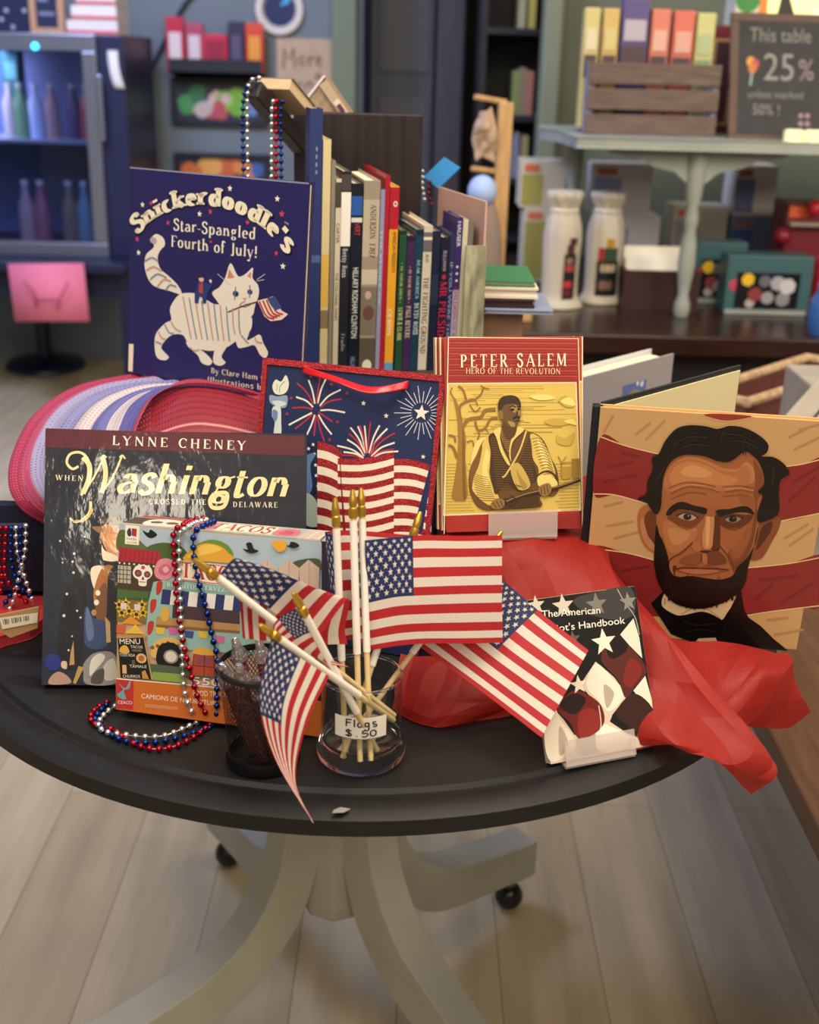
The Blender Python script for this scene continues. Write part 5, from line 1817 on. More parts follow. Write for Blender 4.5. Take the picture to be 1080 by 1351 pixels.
PX = [((-0.9985, -0.6128, 4.97, 5.0, 0.987, 1.1677), 'black-framed picture of greens and fruit below the rack', [((-0.952, 4.965, 1.073), '4f9a58', 0.05), ((-0.902, 4.965, 1.103), '3f7a50', 0.045), ((-0.877, 4.965, 1.055), 'c8b8b0', 0.05), ((-0.817, 4.965, 1.045), 'c05a5a', 0.045), ((-0.754, 4.965, 1.087), '8ec84a', 0.055), ((-0.716, 4.965, 1.059), '7ab840', 0.04), ((-0.845, 4.965, 1.024), 'c8506a', 0.03), ((-0.649, 4.965, 1.06), '6a8ac0', 0.035), ((-0.8, 4.965, 1.097), 'd8c0b8', 0.04)]), ((-0.9969, -0.5996, 4.97, 5.0, 0.7022, 0.8789), 'lower black-framed picture of orange food, partly behind the navy book', [((-0.933, 4.965, 0.808), 'e07a3a', 0.06), ((-0.855, 4.965, 0.821), 'f0b060', 0.05), ((-0.778, 4.965, 0.811), 'd86a40', 0.055), ((-0.716, 4.965, 0.816), 'e8904a', 0.04), ((-0.636, 4.965, 0.827), '4a6ab0', 0.035)])]
for b, w, bl in PX:
    t = thing('framed_picture', w, 'picture', ((b[0] + b[1]) / 2, 5.0, b[4]), 'framed pictures on the back wall')
    f = MB()
    for q in ((b[0], b[0] + .018, 4.97, 5, b[4], b[5]), (b[1] - .018, b[1], 4.97, 5, b[4], b[5]), (b[0] + .018, b[1] - .018, 4.97, 5, b[4], b[4] + .018), (b[0] + .018, b[1] - .018, 4.97, 5, b[5] - .018, b[5])):
        f.box(q, mat('23252e'))
    f.build('frame', t)
    mb = MB().box((b[0] + .018, b[1] - .018, 4.985, 5, b[4] + .018, b[5] - .018), mat('34384a'))
    for (p, c, r) in bl:
        for k in range(4):
            z = min(max(p[2] + random.uniform(-.02, .02), b[4] + .05), b[5] - .05)
            mb.lathe([(0, 0), (r * random.uniform(.5, .75), 0)], (min(max(p[0] + random.uniform(-.03, .03), b[0] + .06), b[1] - .06), 4.984 - k * .0006 - random.random() * .0005, z), mat(c), 10, axis=(0, -1, 0))
    mb.build('print', t)
cb = MB().tube(cr([(-0.854, 4.985, 1.506), (-0.925, 4.985, 1.437), (-0.998, 4.985, 1.325), (-1.071, 4.985, 1.198), (-1.13, 4.985, 1.105), (-1.182, 4.985, 1.052), (-1.204, 4.985, 0.994)], 6), .008, mat('2a3040'), 6).build('cable', org=(-1.182, 4.985, 1.052))
tag(cb, 'dark cable running down the back wall beside the fridge', 'cable')

# ------------------------------------------------------------------ hallway shelf and pine rack
hs = thing('bookshelf', 'dark tall bookshelf in the dim hallway by the green post', 'bookshelf', (0.3424, 4.3, 0))
hx0, hx1 = 0.2161, 0.4272
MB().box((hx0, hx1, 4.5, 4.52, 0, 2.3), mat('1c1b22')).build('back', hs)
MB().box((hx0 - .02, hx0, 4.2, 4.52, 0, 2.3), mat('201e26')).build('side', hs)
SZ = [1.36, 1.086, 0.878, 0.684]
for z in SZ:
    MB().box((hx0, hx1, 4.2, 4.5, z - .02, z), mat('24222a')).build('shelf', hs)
for i, (a, c, h, w) in enumerate(((683, 'b8b08a', .12, 'cream book on the top hallway shelf'), (696, 'c8b85a', .13, 'yellow book on the top hallway shelf'), (680, '8a9a5a', .14, 'green book on the second hallway shelf'), (689, '9a8a6a', .15, 'tan book on the second hallway shelf'), (698, 'b87a6a', .14, 'pinkish book on the second hallway shelf'), (684, '8a90a0', .15, 'grey book on the third hallway shelf'), (696, 'a8a070', .14, 'olive book on the third hallway shelf'))):
    z = SZ[(0, 0, 1, 1, 1, 2, 2)[i]]
    x = [0.331, 0.364, 0.323, 0.346, 0.37, 0.333, 0.364][i]
    t = thing('book', w, 'book', (x, 4.3, z), 'books on the hallway shelf')
    MB().box((x - .012, x + .012, 4.24, 4.4, z, z + h), mat(c)).build('cover', t)
    MB().box((x - .009, x + .009, 4.246, 4.401, z + h, z + h + .001), PAPER).build('pages', t)
pr = thing('pine_rack', 'upright pale pine rack of hanging pouches left of the wine bags', 'rack', (0.1658, 2.75, .70))
PINE = mat('c8a06c', rough=.6, noise=.2, nscale=12, stretch=(8, 8, .8))
rt, rb_ = (0.189, 2.75, 1.17), (0.187, 2.75, 0.716)
rb_ = (rb_[0], rb_[1], .70)
MB().add([(rb_[0] - .016, 2.73, .7), (rb_[0] + .016, 2.73, .7), (rt[0] + .016, 2.73, rt[2]), (rt[0] - .016, 2.73, rt[2]), (rb_[0] - .016, 2.77, .7), (rb_[0] + .016, 2.77, .7), (rt[0] + .016, 2.77, rt[2]), (rt[0] - .016, 2.77, rt[2])], [(0, 1, 2, 3), (7, 6, 5, 4), (0, 4, 5, 1), (1, 5, 6, 2), (2, 6, 7, 3), (3, 7, 4, 0)], PINE).build('post', pr, bev=.003)
MB().box((rb_[0] - .08, rb_[0] + .08, 2.66, 2.84, .70, .72), PINE).build('foot', pr, bev=.003)
for i, z in enumerate((.85, 1.02, 1.17)):
    x = rb_[0] + (rt[0] - rb_[0]) * (z - .7) / (rt[2] - .7)
    MB().tube([(x, 2.75, z), (x - .07, 2.72, z + .01)], .006, PINE, 6).build('peg', pr)
for i, (z, c, w) in enumerate(((1.13, 'b89c86', 'cream lace pouch hanging from the top peg of the pine rack'), (.98, 'a08074', 'dusty pink pouch hanging from the middle peg of the pine rack'), (.82, '8a6c5c', 'brown pouch hanging from the low peg of the pine rack'))):
    x = rb_[0] + (rt[0] - rb_[0]) * (z - .7) / (rt[2] - .7) - .045
    mb = MB().grid(crumple(lambda u, v: V((x + (u - .5) * .055 * (.5 + .5 * math.sin(v * 2.6)), 2.712 - .018 * math.sin(PI * u) * math.sin(PI * min(1, v + .1)), z + .02 - v * .1)), 5, 6, .011, i), 20, 24, mat(c, rough=.8, bump=.4))
    tag(mb.build('pouch', solid=.004, org=(x, 2.72, z)), w, 'pouch', 'pouches on the pine rack')
c0 = (0.138, 2.6, 0.993)
pl = thing('plush_toy', 'pale blue plush toy behind the pink board, left of pine rack', 'plush toy', (c0[0], 2.6, .70))
MB().ball((c0[0], 2.6, c0[2]), .042, mat('a8c0f0', rough=.9), 14, 10, sx=.75, sz=.8).build('head', pl)
MB().ball((c0[0] + .01, 2.6, (c0[2] + .70) / 2 - .01), .1, mat('8c7a74', rough=.9), 14, 10, sx=.4, sy=.4, sz=(c0[2] - .7) / .2).build('body', pl)

# ------------------------------------------------------------------ dark wood counter, right background
CZ = .70
ct = thing('counter', 'dark wood counter running along the right background', 'counter', (.9, 2.9, 0))
cw = mat('2f1c18', rough=.25, noise=.3, nscale=6, stretch=(1, 6, 6))
CX = 0.0896
MB().box((CX, 2.2, 2.5538, 3.7, CZ - .045, CZ), cw).build('worktop', ct, bev=.005)
MB().box((CX + .04, 2.15, 2.5538 + .05, 3.68, 0, CZ - .045), mat('1c1518', rough=.5)).build('base', ct)

# sage green riser table standing on the counter
rz = 1.1013
SG = mat('9aa29c', rough=.5, noise=.08, nscale=10)
rs = thing('riser_table', 'sage green small table with turned legs, standing on counter', 'table', (.8, 3.0, CZ))
poly = [(0.3485, 0), (1.75, 0), (1.75, .55), (0.3402 - .02, .55), (0.3402 - .04, .36), (0.3402, .22)]
MB().prism(poly, (0, 2.72, rz), (1, 0, 0), (0, 1, 0), (0, 0, -1), .022, SG).build('tabletop', rs, bev=.006)
prof = [(.016, 0), (.019, .01), (.019, .03), (.012, .05), (.016, .08), (.021, .12), (.019, .17), (.013, .2), (.017, .215), (.017, .23), (.013, .25), (.019, .28), (.022, .32), (.022, rz - CZ - .022)]
for x, y in ((0.6322, 2.78), (0.3974, 3.12), (1.6, 2.78), (1.6, 3.2)):
    MB().lathe(prof, (x, y, CZ), SG, 16).build('leg', rs)
xm = 0.6322
ap = [(-.2, 0), (.2, 0), (.2, -.012), (.14, -.022), (.1, -.04), (.05, -.05), (.02, -.075), (-.02, -.075), (-.05, -.05), (-.1, -.04), (-.14, -.022), (-.2, -.012)]
MB().prism(ap, (xm, 2.775, rz - .022), (1, 0, 0), (0, 0, 1), (0, 1, 0), .012, SG).build('apron', rs)


def crate(name, label, cat, b, m, n=3, gap=.010, inner=None):
    t = thing(name, label, cat, ((b[0] + b[1]) / 2, (b[2] + b[3]) / 2, b[4]))
    x0, x1, y0, y1, z0, z1 = b
    h = (z1 - z0 - gap * (n - 1)) / n
    for k in range(n):
        z = z0 + k * (h + gap)
        MB().box((x0, x1, y0, y0 + .012, z, z + h), m).build('slat', t, bev=.002)
        MB().box((x0, x1, y1 - .012, y1, z, z + h), m).build('slat', t, bev=.002)
    MB().box((x0, x0 + .015, y0 + .012, y1 - .012, z0, z1), inner or m).build('end_board', t, bev=.002)
    MB().box((x1 - .015, x1, y0 + .012, y1 - .012, z0, z1), inner or m).build('end_board', t, bev=.002)
    MB().box((x0 + .015, x1 - .015, y0 + .012, y1 - .012, z0, z0 + .01), m).build('bottom', t)
    return t


b = (0.3822, 0.6841, 2.86, 3.02, 1.1003, 1.2576)
WD = mat('6a5a52', rough=.75, noise=.3, nscale=14, stretch=(1, 8, 8))
crate('wooden_crate', 'weathered wooden crate of tall packets on the sage green table', 'crate', (b[0], b[1], 2.86, 3.02, rz, b[5]), WD, inner=mat('8c8aa0', rough=.7))
for i, (q, c, c2, w) in enumerate([((0.3723, 0.4076, 2.93, 2.96, 1.0997, 1.3739), 'cfc284', 'dcd4b4', 'yellow packet at the left end of the crate'), ((0.4147, 0.4518, 2.93, 2.96, 1.1008, 1.3734), 'cfb470', 'd4c688', 'golden packet second from the left in the crate'), ((0.4579, 0.5195, 2.93, 2.96, 1.1022, 1.3954), '5e5488', 'b8b0c0', 'violet tall packet in the crate'), ((0.5259, 0.5683, 2.93, 2.96, 1.1037, 1.3745), 'd8806e', 'e0b0a0', 'coral packet right of the violet one in the crate'), ((0.5772, 0.6248, 2.93, 2.96, 1.105, 1.3725), 'd47464', 'dca898', 'coral packet left of the lime one in the crate'), ((0.6304, 0.6727, 2.93, 2.96, 1.1063, 1.3689), 'c8c888', 'b0bc94', 'lime packet at the right end of the crate')]):
    t = thing('packet', w, 'packet', ((q[0] + q[1]) / 2, 2.95, rz + .01), 'packets in the wooden crate')
    MB().box((q[0], q[1], 2.92, 2.965, rz + .01, q[5]), mat(c, rough=.4)).build('carton', t, bev=.003)
    zz = q[5]
    MB().box((q[0] + .006, q[1] - .006, 2.917, 2.92, zz - .09, zz - .045), mat(c2, rough=.4)).build('print', t)
    MB().box((q[0] + .004, q[1] - .004, 2.917, 2.92, zz - .15, zz - .10), mat('5a4a50' if i != 5 else '8a9a78', rough=.3)).build('pane', t)
# chalk easel
ez = rz
eb = thing('chalk_easel', 'black chalkboard easel sign with chalk writing on the sage green table', 'sign', (0.8145, 2.88, ez))
e0, e1, e2, e3 = [(0.727, 2.83, 1.11), (0.887, 2.83, 1.114), (0.918, 2.92, 1.35), (0.742, 2.92, 1.354)]
e0, e1 = (e0[0], 2.83, ez + .012), (e1[0], 2.83, ez + .012)
U = (V(e1) - V(e0)).normalized()
VV = (V(e3) - V(e0))
VV = (VV - U * VV.dot(U))
eh = VV.length
VV.normalize()
NN = U.cross(VV)
ew = (V(e1) - V(e0)).length + .03
mb = MB().obox(V(e0), U, VV, -NN, ew, eh, .008, mat('3c3c3e', rough=.85, noise=.15, nscale=20))
a = Art(mb, e0, U, VV, NN, dict(rough=.9), start=.0006, step=.00005)
k = ew * 1e4
CH = '84867e'
a.text(CH, 'G', 'This table', k * .12, eh * 8200, k * .86, eh * 8200, eh * 1300, 1)
a.text('8e9088', 'G', '25', k * .30, eh * 4800, k * .66, eh * 4800, eh * 2500, 1)
a.text('96808c', 'G', '%', k * .72, eh * 4900, k * .9, eh * 4900, eh * 1900, 1)
a.text(CH, 'G', 'unless marked', k * .12, eh * 3200, k * .78, eh * 3200, eh * 700, 1)
a.text('8e8488', 'G', '50% !', k * .18, eh * 1700, k * .5, eh * 1700, eh * 1000, 1)
for x, y, c in ((.14, .64, 'd8a04a'), (.19, .62, 'b85a5a'), (.16, .58, 'c07a4a')):
    a.run([('D', c, k * x, eh * 1e4 * y, k * .05, k * .06)])
a.run([('l', '9aa8a4', int(k * .025), '%d,%d %d,%d' % (k * .16, eh * 5500, k * .14, eh * 4300))])
for i in range(4):
    a.run([('D', 'a08492', k * (.76 + .08 * (i % 2)), eh * 1e4 * (.1 + .07 * (i // 2)), k * .03, k * .03)])
mb.build('board', eb)
f = MB()
bt = .02
fm_ = mat('5a463c', rough=.6)
f.obox(V(e0) - U * bt - VV * bt, U, VV, -NN, ew + 2 * bt, bt, .014, fm_).obox(V(e0) - U * bt + VV * eh, U, VV, -NN, ew + 2 * bt, bt, .014, fm_)
f.obox(V(e0) - U * bt, U, VV, -NN, bt, eh, .014, fm_).obox(V(e0) + U * ew, U, VV, -NN, bt, eh, .014, fm_)
f.build('frame', eb, bev=.002)
kx = V(e0) + U * (ew * .55) + VV * (eh + bt)
MB().prism([(-.018, 0), (.018, 0), (.008, .035), (.006, .05), (-.006, .05), (-.01, .035)], kx, U, VV, -NN, .012, mat('241f22')).build('finial', eb)
MB().tube([kx - NN * .012, (kx.x, 3.05, ez + .004)], .006, fm_, 6).build('back_leg', eb)
# red menu frame behind
q = (0.6853, 0.7714, 2.98, 3.0, 1.1124, 1.3481)
mf = thing('framed_menu', 'maroon framed menu with a gold line between crate and chalk easel', 'picture frame', ((q[0] + q[1]) / 2, 3.04, rz))
MB().box((q[0], q[1], 3.04, 3.06, rz, q[5]), mat('6a2030', rough=.5)).build('frame', mf, bev=.003)
MB().box((q[0] + .015, q[1] - .02, 3.036, 3.04, rz + .02, q[5] - .03), mat('b08a66')).build('gold_line', mf)
MB().box((q[0] + .022, q[1] - .027, 3.033, 3.036, rz + .027, q[5] - .037), mat('432433')).build('sheet', mf)
q = (0.756, 0.8339, 3.3, 3.35, 1.3589, 1.4519)
pt = thing('herb_box', 'white and orange box with a green leaf print above the maroon frame', 'box', ((q[0] + q[1]) / 2, 3.15, rz))
MB().box((q[0], q[1], 3.1, 3.2, rz, rz + .40), mat('d8d4c8', rough=.5)).build('carton', pt)
MB().lathe([(0, 0), (.03, 0)], ((q[0] + q[1]) / 2 - .01, 3.099, q[4] + .05), mat('3f8a48'), 16, axis=(0, -1, 0)).build('leaf_print', pt)
MB().box((q[1] - .02, q[1] - .001, 3.098, 3.1, rz + .2, rz + .399), mat('e08a40')).build('stripe', pt)
for i, (px, py, w) in enumerate(((1046, 184, 'left pale candle on the edge of the sage green table'), (1072, 186, 'right pale candle on the edge of the sage green table'))):
    p = [(0.842, 2.78, 1.106), (0.887, 2.78, 1.104)][i]
    t = thing('candle', w, 'candle', (p[0], 2.78, rz), 'pale candles')
    MB().lathe([(0, 0), (.022, 0), (.022, .022), (.018, .026), (0, .024)], (p[0], 2.78, rz), mat('f4eebc', rough=.4, emit=.25), 20).build('wax', t)
    MB().tube([(p[0], 2.78, rz + .024), (p[0] + .001, 2.78, rz + .034)], .0015, mat('30281e'), 5).build('wick', t)
lp = (0.959, 3.0, 1.249)
lm = thing('table_lamp', 'small pale yellow lit lamp at the right end of the green table', 'lamp', (lp[0], 3.0, rz))
MB().lathe([(0, 0), (.05, 0), (.045, .015), (.012, .03), (.012, .1)], (lp[0], 3.0, rz), mat('5a4a30'), 20).build('base', lm)
MB().lathe([(.075, .08), (.045, .28)], (lp[0], 3.0, rz), mat('f8ecb0', rough=.6, emit=1.2), 24).build('shade', lm)
MB().ball((lp[0], 3.0, rz + .14), .02, mat('fff2c8', emit=6)).build('bulb', lm)

# boxes under the riser
def carton(label, px, z0, col, panel, stripe, y, d=.12, grp=None):
    x0, x1, z1 = px
    t = thing('carton', label, 'carton', ((x0 + x1) / 2, y + d / 2, z0), grp)
    MB().box((x0, x1, y, y + d, z0, z1), mat(col, rough=.5)).build('box', t, bev=.002)
    MB().box((x0 + .004, x0 + (x1 - x0) * .48, y - .002, y, z0 + .01, z1 - .035), mat(panel, rough=.4)).build('panel', t)
    MB().box((x0 + .01, x0 + (x1 - x0) * .4, y - .002, y, z1 - .028, z1 - .01), mat(stripe, rough=.4)).build('stripe', t)
    return t


for lb, px, lev, c, p, s, y in [('lower pale carton with olive panel, left behind wine bags', (0.284, 0.405, 0.894), 0.7, 'd0ccbc', 'a8a05a', 'd87a58', 3.2), ('upper pale carton with olive panel, stacked left behind wine bags', (0.269, 0.388, 1.015), 0.894, 'd8d0bc', 'b0a85a', 'e07a50', 3.2), ('lower white and blue carton behind the dark napkin box', (0.49, 0.657, 0.876), 0.7, 'dcd8e0', '8a98c0', 'b8a8a8', 3.25), ('upper white and blue carton behind the dark napkin box', (0.467, 0.624, 1.007), 0.876, 'e4dce2', '9aa8cc', 'd87868', 3.25), ('grey carton standing behind the green turned leg', (0.702, 0.851, 0.898), 0.7, 'd8d2c6', '9a9aa4', 'e07050', 3.3), ('lower blue carton under the sage table, right part', (0.86, 0.986, 0.875), 0.7, '7c8cb0', '4c64a0', 'a87070', 3.3), ('upper white carton with blue panel under the sage table, right part', (0.858, 0.972, 1.009), 0.876, 'e0dad4', '7484b0', 'a85a50', 3.3)]:
    carton(lb, px, lev, c, p, s, y)
# wine bags
IV = mat('c8c0b0', rough=.9, bump=.6, bscale=30)


def wine_bag(c, h, tilt, label, cols):
    x, y, z = c
    t = thing('wine_bag', label, 'gift bag', c, 'drawstring wine bags')
    r = .043
    prof = [(0, 0), (r * 1.22, 0), (r * 1.26, .010), (r * 1.04, .026), (r, h * .25), (r * 1.03, h * .48), (r * 1.04, h * .62), (r * .92, h * .74), (r * .72, h * .83), (r * .70, h * .86), (r * .86, h * .91), (r * 1.0, h * .96), (r * .9, h), (r * .5, h * .975)]
    mb = MB()

    def fn(u, v):
        p = crat([V((a, b)) for a, b in prof], v)
        t_ = u * 2 * PI
        k_ = max(0, min(1, (v - .3) * 2.5))
        rr = p.x * (1 + (.07 * math.sin(8 * t_ + 7 * v) + .04 * math.sin(13 * t_ - 9 * v)) * k_ + .025 * math.sin(3 * t_ + 14 * v))
        return V((x + rr * math.cos(t_), y + rr * math.sin(t_) * .9, z + p.y))
    mb.grid(fn, 48, 40, IV)
    mb.build('bag', t)
    mb = MB()
    mb.tube([(x + r * .74 * math.cos(a), y + r * .68 * math.sin(a), z + h * .84) for a in [i * PI / 10 for i in range(21)]], .0035, mat('e8e2d2'), 6)
    mb.build('drawstring', t)
    # printed bottle window
    mb = MB()
    for (a0, a1, z0, z1, cc) in cols:
        mb.grid(lambda u, v: V((x + r * 1.075 * math.sin(a0 + (a1 - a0) * u), y - r * .985 * math.cos(a0 + (a1 - a0) * u), z + h * (z0 + (z1 - z0) * v))), 6, 4, mat(cc, rough=.4))
    mb.build('printed_bottle', t)
    return t


p1, p2 = (0.349, 2.86, 0.7), (0.463, 2.934, 0.7)
wine_bag(p1, 0.9733 - .70, 0, 'left white drawstring wine bag on the counter, narrow bottle print', [(.05, .75, .09, .48, '16181a'), (.18, .6, .48, .56, '4a2a28'), (.12, .55, .12, .17, '7a2430'), (.1, .55, .19, .25, 'c83a44'), (.12, .6, .33, .39, 'b84048'), (.15, .55, .40, .45, '8a7a68'), (.3, .75, .56, .62, '582430')])
wine_bag(p2, 0.966 - .70, 0, 'right white drawstring wine bag on the counter, green bottle print', [(-.5, .72, .08, .40, '1a1e1c'), (-.25, .62, .40, .52, '34463a'), (-.05, .4, .52, .6, 'b8862c'), (-.3, .5, .30, .37, 'b8a888'), (-.35, .4, .14, .22, '8a6a5a'), (-.45, -.15, .40, .52, 'a82c34')])
# napkin box
nb = (0.4996, 0.6814, 2.837, 2.977, 0.7, 0.8179)
t = thing('napkin_box', 'dark brown wooden box of white cards on the counter', 'box', ((nb[0] + nb[1]) / 2, (nb[2] + nb[3]) / 2, .70))
DW = mat('3a2020', rough=.5, noise=.25, nscale=10)
x0, x1, y0, y1, z0, z1 = nb
z1 = 0.7947
for bb, n_ in (((x0, x1, y0, y0 + .01, .70, z1), 'front'), ((x0, x1, y1 - .01, y1, .70, z1 + .02), 'back'), ((x0, x0 + .01, y0 + .01, y1 - .01, .70, z1), 'side'), ((x1 - .01, x1, y0 + .01, y1 - .01, .70, z1), 'side'), ((x0 + .01, x1 - .01, y0 + .01, y1 - .01, .70, .71), 'bottom')):
    MB().box(bb, DW).build(n_, t)
for i, (dz, dy, w) in enumerate(((0, .02, 'front stack'), (.018, .06, 'back stack'))):
    tt = thing('card_stack', '%s of white cards leaning in the dark brown box' % w, 'cards', ((x0 + x1) / 2, y0 + dy, .71), 'white card stacks')
    MB().obox((x0 + .012, y0 + .014 + dy, .712), (1, 0, 0), V((0, .25, 1)).normalized(), V((0, -1, .25)).normalized() * -1, x1 - x0 - .03, z1 - .70 + .018 + dz, .02, mat('f0ece0', rough=.6)).build('cards', tt)
    MB().obox((x0 + .02, y0 + .0125 + dy + (z1 - .70 + dz) * .24, z1 + dz - .004), (1, 0, 0), V((0, .25, 1)).normalized(), V((0, -1, .25)).normalized() * -1, x1 - x0 - .05, .004, .001, mat('8a8680')).build('band', tt)
# teal gift boxes
for i, (q, lb) in enumerate([((0.6929, 0.7672, 2.9127, 2.9827, 0.7, 0.8515), 'teal gift box with dark glass print, half hidden behind another'), ((0.7392, 0.9427, 2.8154, 2.8954, 0.7, 0.8401), 'front teal gift box with dark glasses and yellow flower print')]):
    t = thing('gift_box', lb, 'box', ((q[0] + q[1]) / 2, q[2], .70), 'teal gift boxes')
    x0, x1, y0, y1, z0, z1 = q
    if i == 0:
        x1 += .05
        y0, y1 = y0 + .03, y1 + .03
    MB().box((x0, x1, y0, y1, .70, z1), mat('3f646c', rough=.4)).build('carton', t, bev=.003)
    w, h = x1 - x0, z1 - .70
    mb = MB().box((x0 + w * .12, x1 - w * .14, y0 - .002, y0, .70 + h * .12, z1 - h * .28), mat('1e1e24', rough=.15))
    for fx, fz, c, r in ((.25, .6, 'e8c030', .016), (.35, .35, '8a3a40', .018), (.5, .3, '9a9aa4', .016), (.6, .55, 'a8a8b4', .018), (.72, .5, 'c8c8d0', .02), (.68, .28, '8a8a94', .018), (.45, .58, '686874', .015), (.3, .2, 'b8b0b0', .012)):
        mb.lathe([(0, 0), (r, 0)], (x0 + w * fx, y0 - .0023 - fx * .0004, .70 + h * fz), mat(c), 7, axis=(0, -1, 0))
    mb.build('window_print', t)
    MB().box((x0 + w * .02, x1 - w * .03, y0 - .002, y0, .70 + h * .01, .70 + h * .09), mat('a0a6a4')).build('silver_band', t)
    MB().lathe([(0, 0), (.014, 0), (0, .0005)], (x0 + w * .1, y0 - .001, .70 + h * .5), mat('c04060'), 8, axis=(0, -1, 0)).build('rose_print', t)
# red tins, right edge
for i, (q, c, lb) in enumerate([((0.9115, 1.0239, 2.98, 3.08, 0.7, 0.9473), '7a2436', 'maroon shelf box with an orange label at the right edge')]):
    t = thing('shelf_box', lb, 'box', ((q[0] + q[1]) / 2, 2.98, .70))
    x0, x1, y0, y1, z0, z1 = q
    MB().box((x0, x1 + .1, 2.98, 3.1, .70, z1), mat(c, rough=.4)).build('case', t, bev=.003)
    zo = 0.9246
    MB().box((x0 + .004, x0 + .055, 2.976, 2.98, zo - .012, zo + .014), mat('ee6a3a')).build('label', t)
    MB().box((x0 + .05, x1 + .1, 2.96, 2.98, z1 - .01, z1 + .004), mat('e8e0d4')).build('lid_edge', t)
    MB().box((x0 + .004, x1 + .1, 2.95, 2.98, zo - .03, zo - .022), mat('a89a8c')).build('ledge', t)
    for k, (px, py, r, cc) in enumerate([(0.971, 0.938, 0.02, 'd02c3c'), (0.901, 0.869, 0.022, '8a2038')]):
        MB().ball((px, 2.955, py), r, mat(cc, rough=.25), 12, 8).build('bauble', t)
bt = (0.998, 2.95, 0.861)
t = thing('ornament_cup', 'red cup with a cream paper tag at the right edge of the counter', 'cup', (bt[0], 2.86, .70))
MB().lathe([(0, 0), (.03, 0), (.038, .12), (.036, .13), (.032, .13), (.026, .01), (0, .008)], (bt[0], 2.86, .70), mat('d03038', rough=.2), 24).build('body', t)
MB().box((bt[0] - .02, bt[0] + .05, 2.815, 2.818, .77, .80), mat('d8b89a')).build('tag', t)
t = thing('glass_jar', 'blue glass jar at the right edge of the counter', 'jar', (0.9322, 2.62, .70))
MB().lathe([(0, 0), (.045, 0), (.05, .02), (.05, .07), (.04, .09), (.036, .1)], (0.9322, 2.62, .70), mat('3c6aa8', rough=.1), 28).build('body', t)
MB().lathe([(.038, .1), (.038, .112), (0, .114)], (0.9322, 2.62, .70), mat('5a80b0', rough=.3), 24).build('lid', t)

# ------------------------------------------------------------------ side table on the right, basket, slatted crate
RT = .52
sdt = thing('side_table', 'low brown wooden table with metal frame legs at the right edge', 'table', (.75, 1.6, 0))
BW = mat('5e4230', rough=.45, noise=.25, nscale=8, stretch=(10, 1, 1))
MB().box((.432, 1.25, .72, 2.35, RT - .035, RT), BW).build('tabletop', sdt, bev=.004)
ml = mat('6e6a62', rough=.35, metal=.8)
for y in (.82, 2.2):
    f = MB()
    f.box((.46, .49, y, y + .05, 0, RT - .035), ml).box((1.2, 1.23, y, y + .05, 0, RT - .035), ml).box((.49, 1.2, y, y + .05, 0, .03), ml).box((.49, 1.2, y, y + .05, RT - .065, RT - .035), ml)
    f.build('leg_frame', sdt, bev=.003)
# slatted pale crate
c = (0.8059, 0.9254, 2.5068, 2.7068, 0.52, 0.6365)
sc_ = thing('slatted_box', 'grey whitewashed slatted box lying tilted behind the portrait book', 'box', (.62, 1.72, RT))
GW = mat('a29a8e', rough=.8, noise=.2, nscale=10)
p0 = V((0.5252, 1.6, 0.7965))
pU = (V((0.6119, 1.72, 0.8297)) - p0).normalized()
pW = V((1, .3, -.1))
pW = (pW - pU * pW.dot(pU)).normalized()
for i in range(4):
    MB().obox(p0 + pW * (.035 * i), pU, pW, pU.cross(pW), .16, .031, .012, GW).build('slat', sc_, bev=.002)
MB().box((p0.x + .075, p0.x + .2, 1.66, 1.86, RT, p0.z + .012), GW).build('body', sc_, bev=.003)
# woven basket
kz = 0.7168
bk = thing('basket', 'woven brown basket with a pale rim behind the portrait book', 'basket', (0.6336, 2.12, RT))
WV = mat('6a3a34', rough=.8, noise=.4, nscale=60, stretch=(1, 1, 6), bump=.8, bscale=50)
RM = mat('b89a78', rough=.8, noise=.3, nscale=70, bump=.7, bscale=90)
cc = [(0.4961, 1.98, 0.7269), (0.7677, 2.26, 0.712), (0.8507, 2.2, 0.6949), (0.5658, 1.92, 0.7081)]
cc = [V((q[0], q[1], cc[0][2] + .0)) for q in cc]
bot = [V((q.x * .97 + .02, q.y, RT)) for q in cc]
mb = MB()
for i in range(4):
    a, b_, c_, d_ = cc[i], cc[(i + 1) % 4], bot[(i + 1) % 4], bot[i]
    mb.grid(lambda u, v: a.lerp(b_, u).lerp(d_.lerp(c_, u), v) + V((0, 0, .002 * math.sin(u * 60))), 24, 14, WV)
mb.add(bot, [(0, 1, 2, 3)], WV)
mb.build('weave', bk, solid=.008)
rp_ = []
for i in range(4):
    rp_ += [cc[i].lerp(cc[(i + 1) % 4], f_) for f_ in (.03, .5, .97)]
MB().tube(cr(rp_ + [rp_[0]], 8), .009, RM, 8).build('rim', bk)

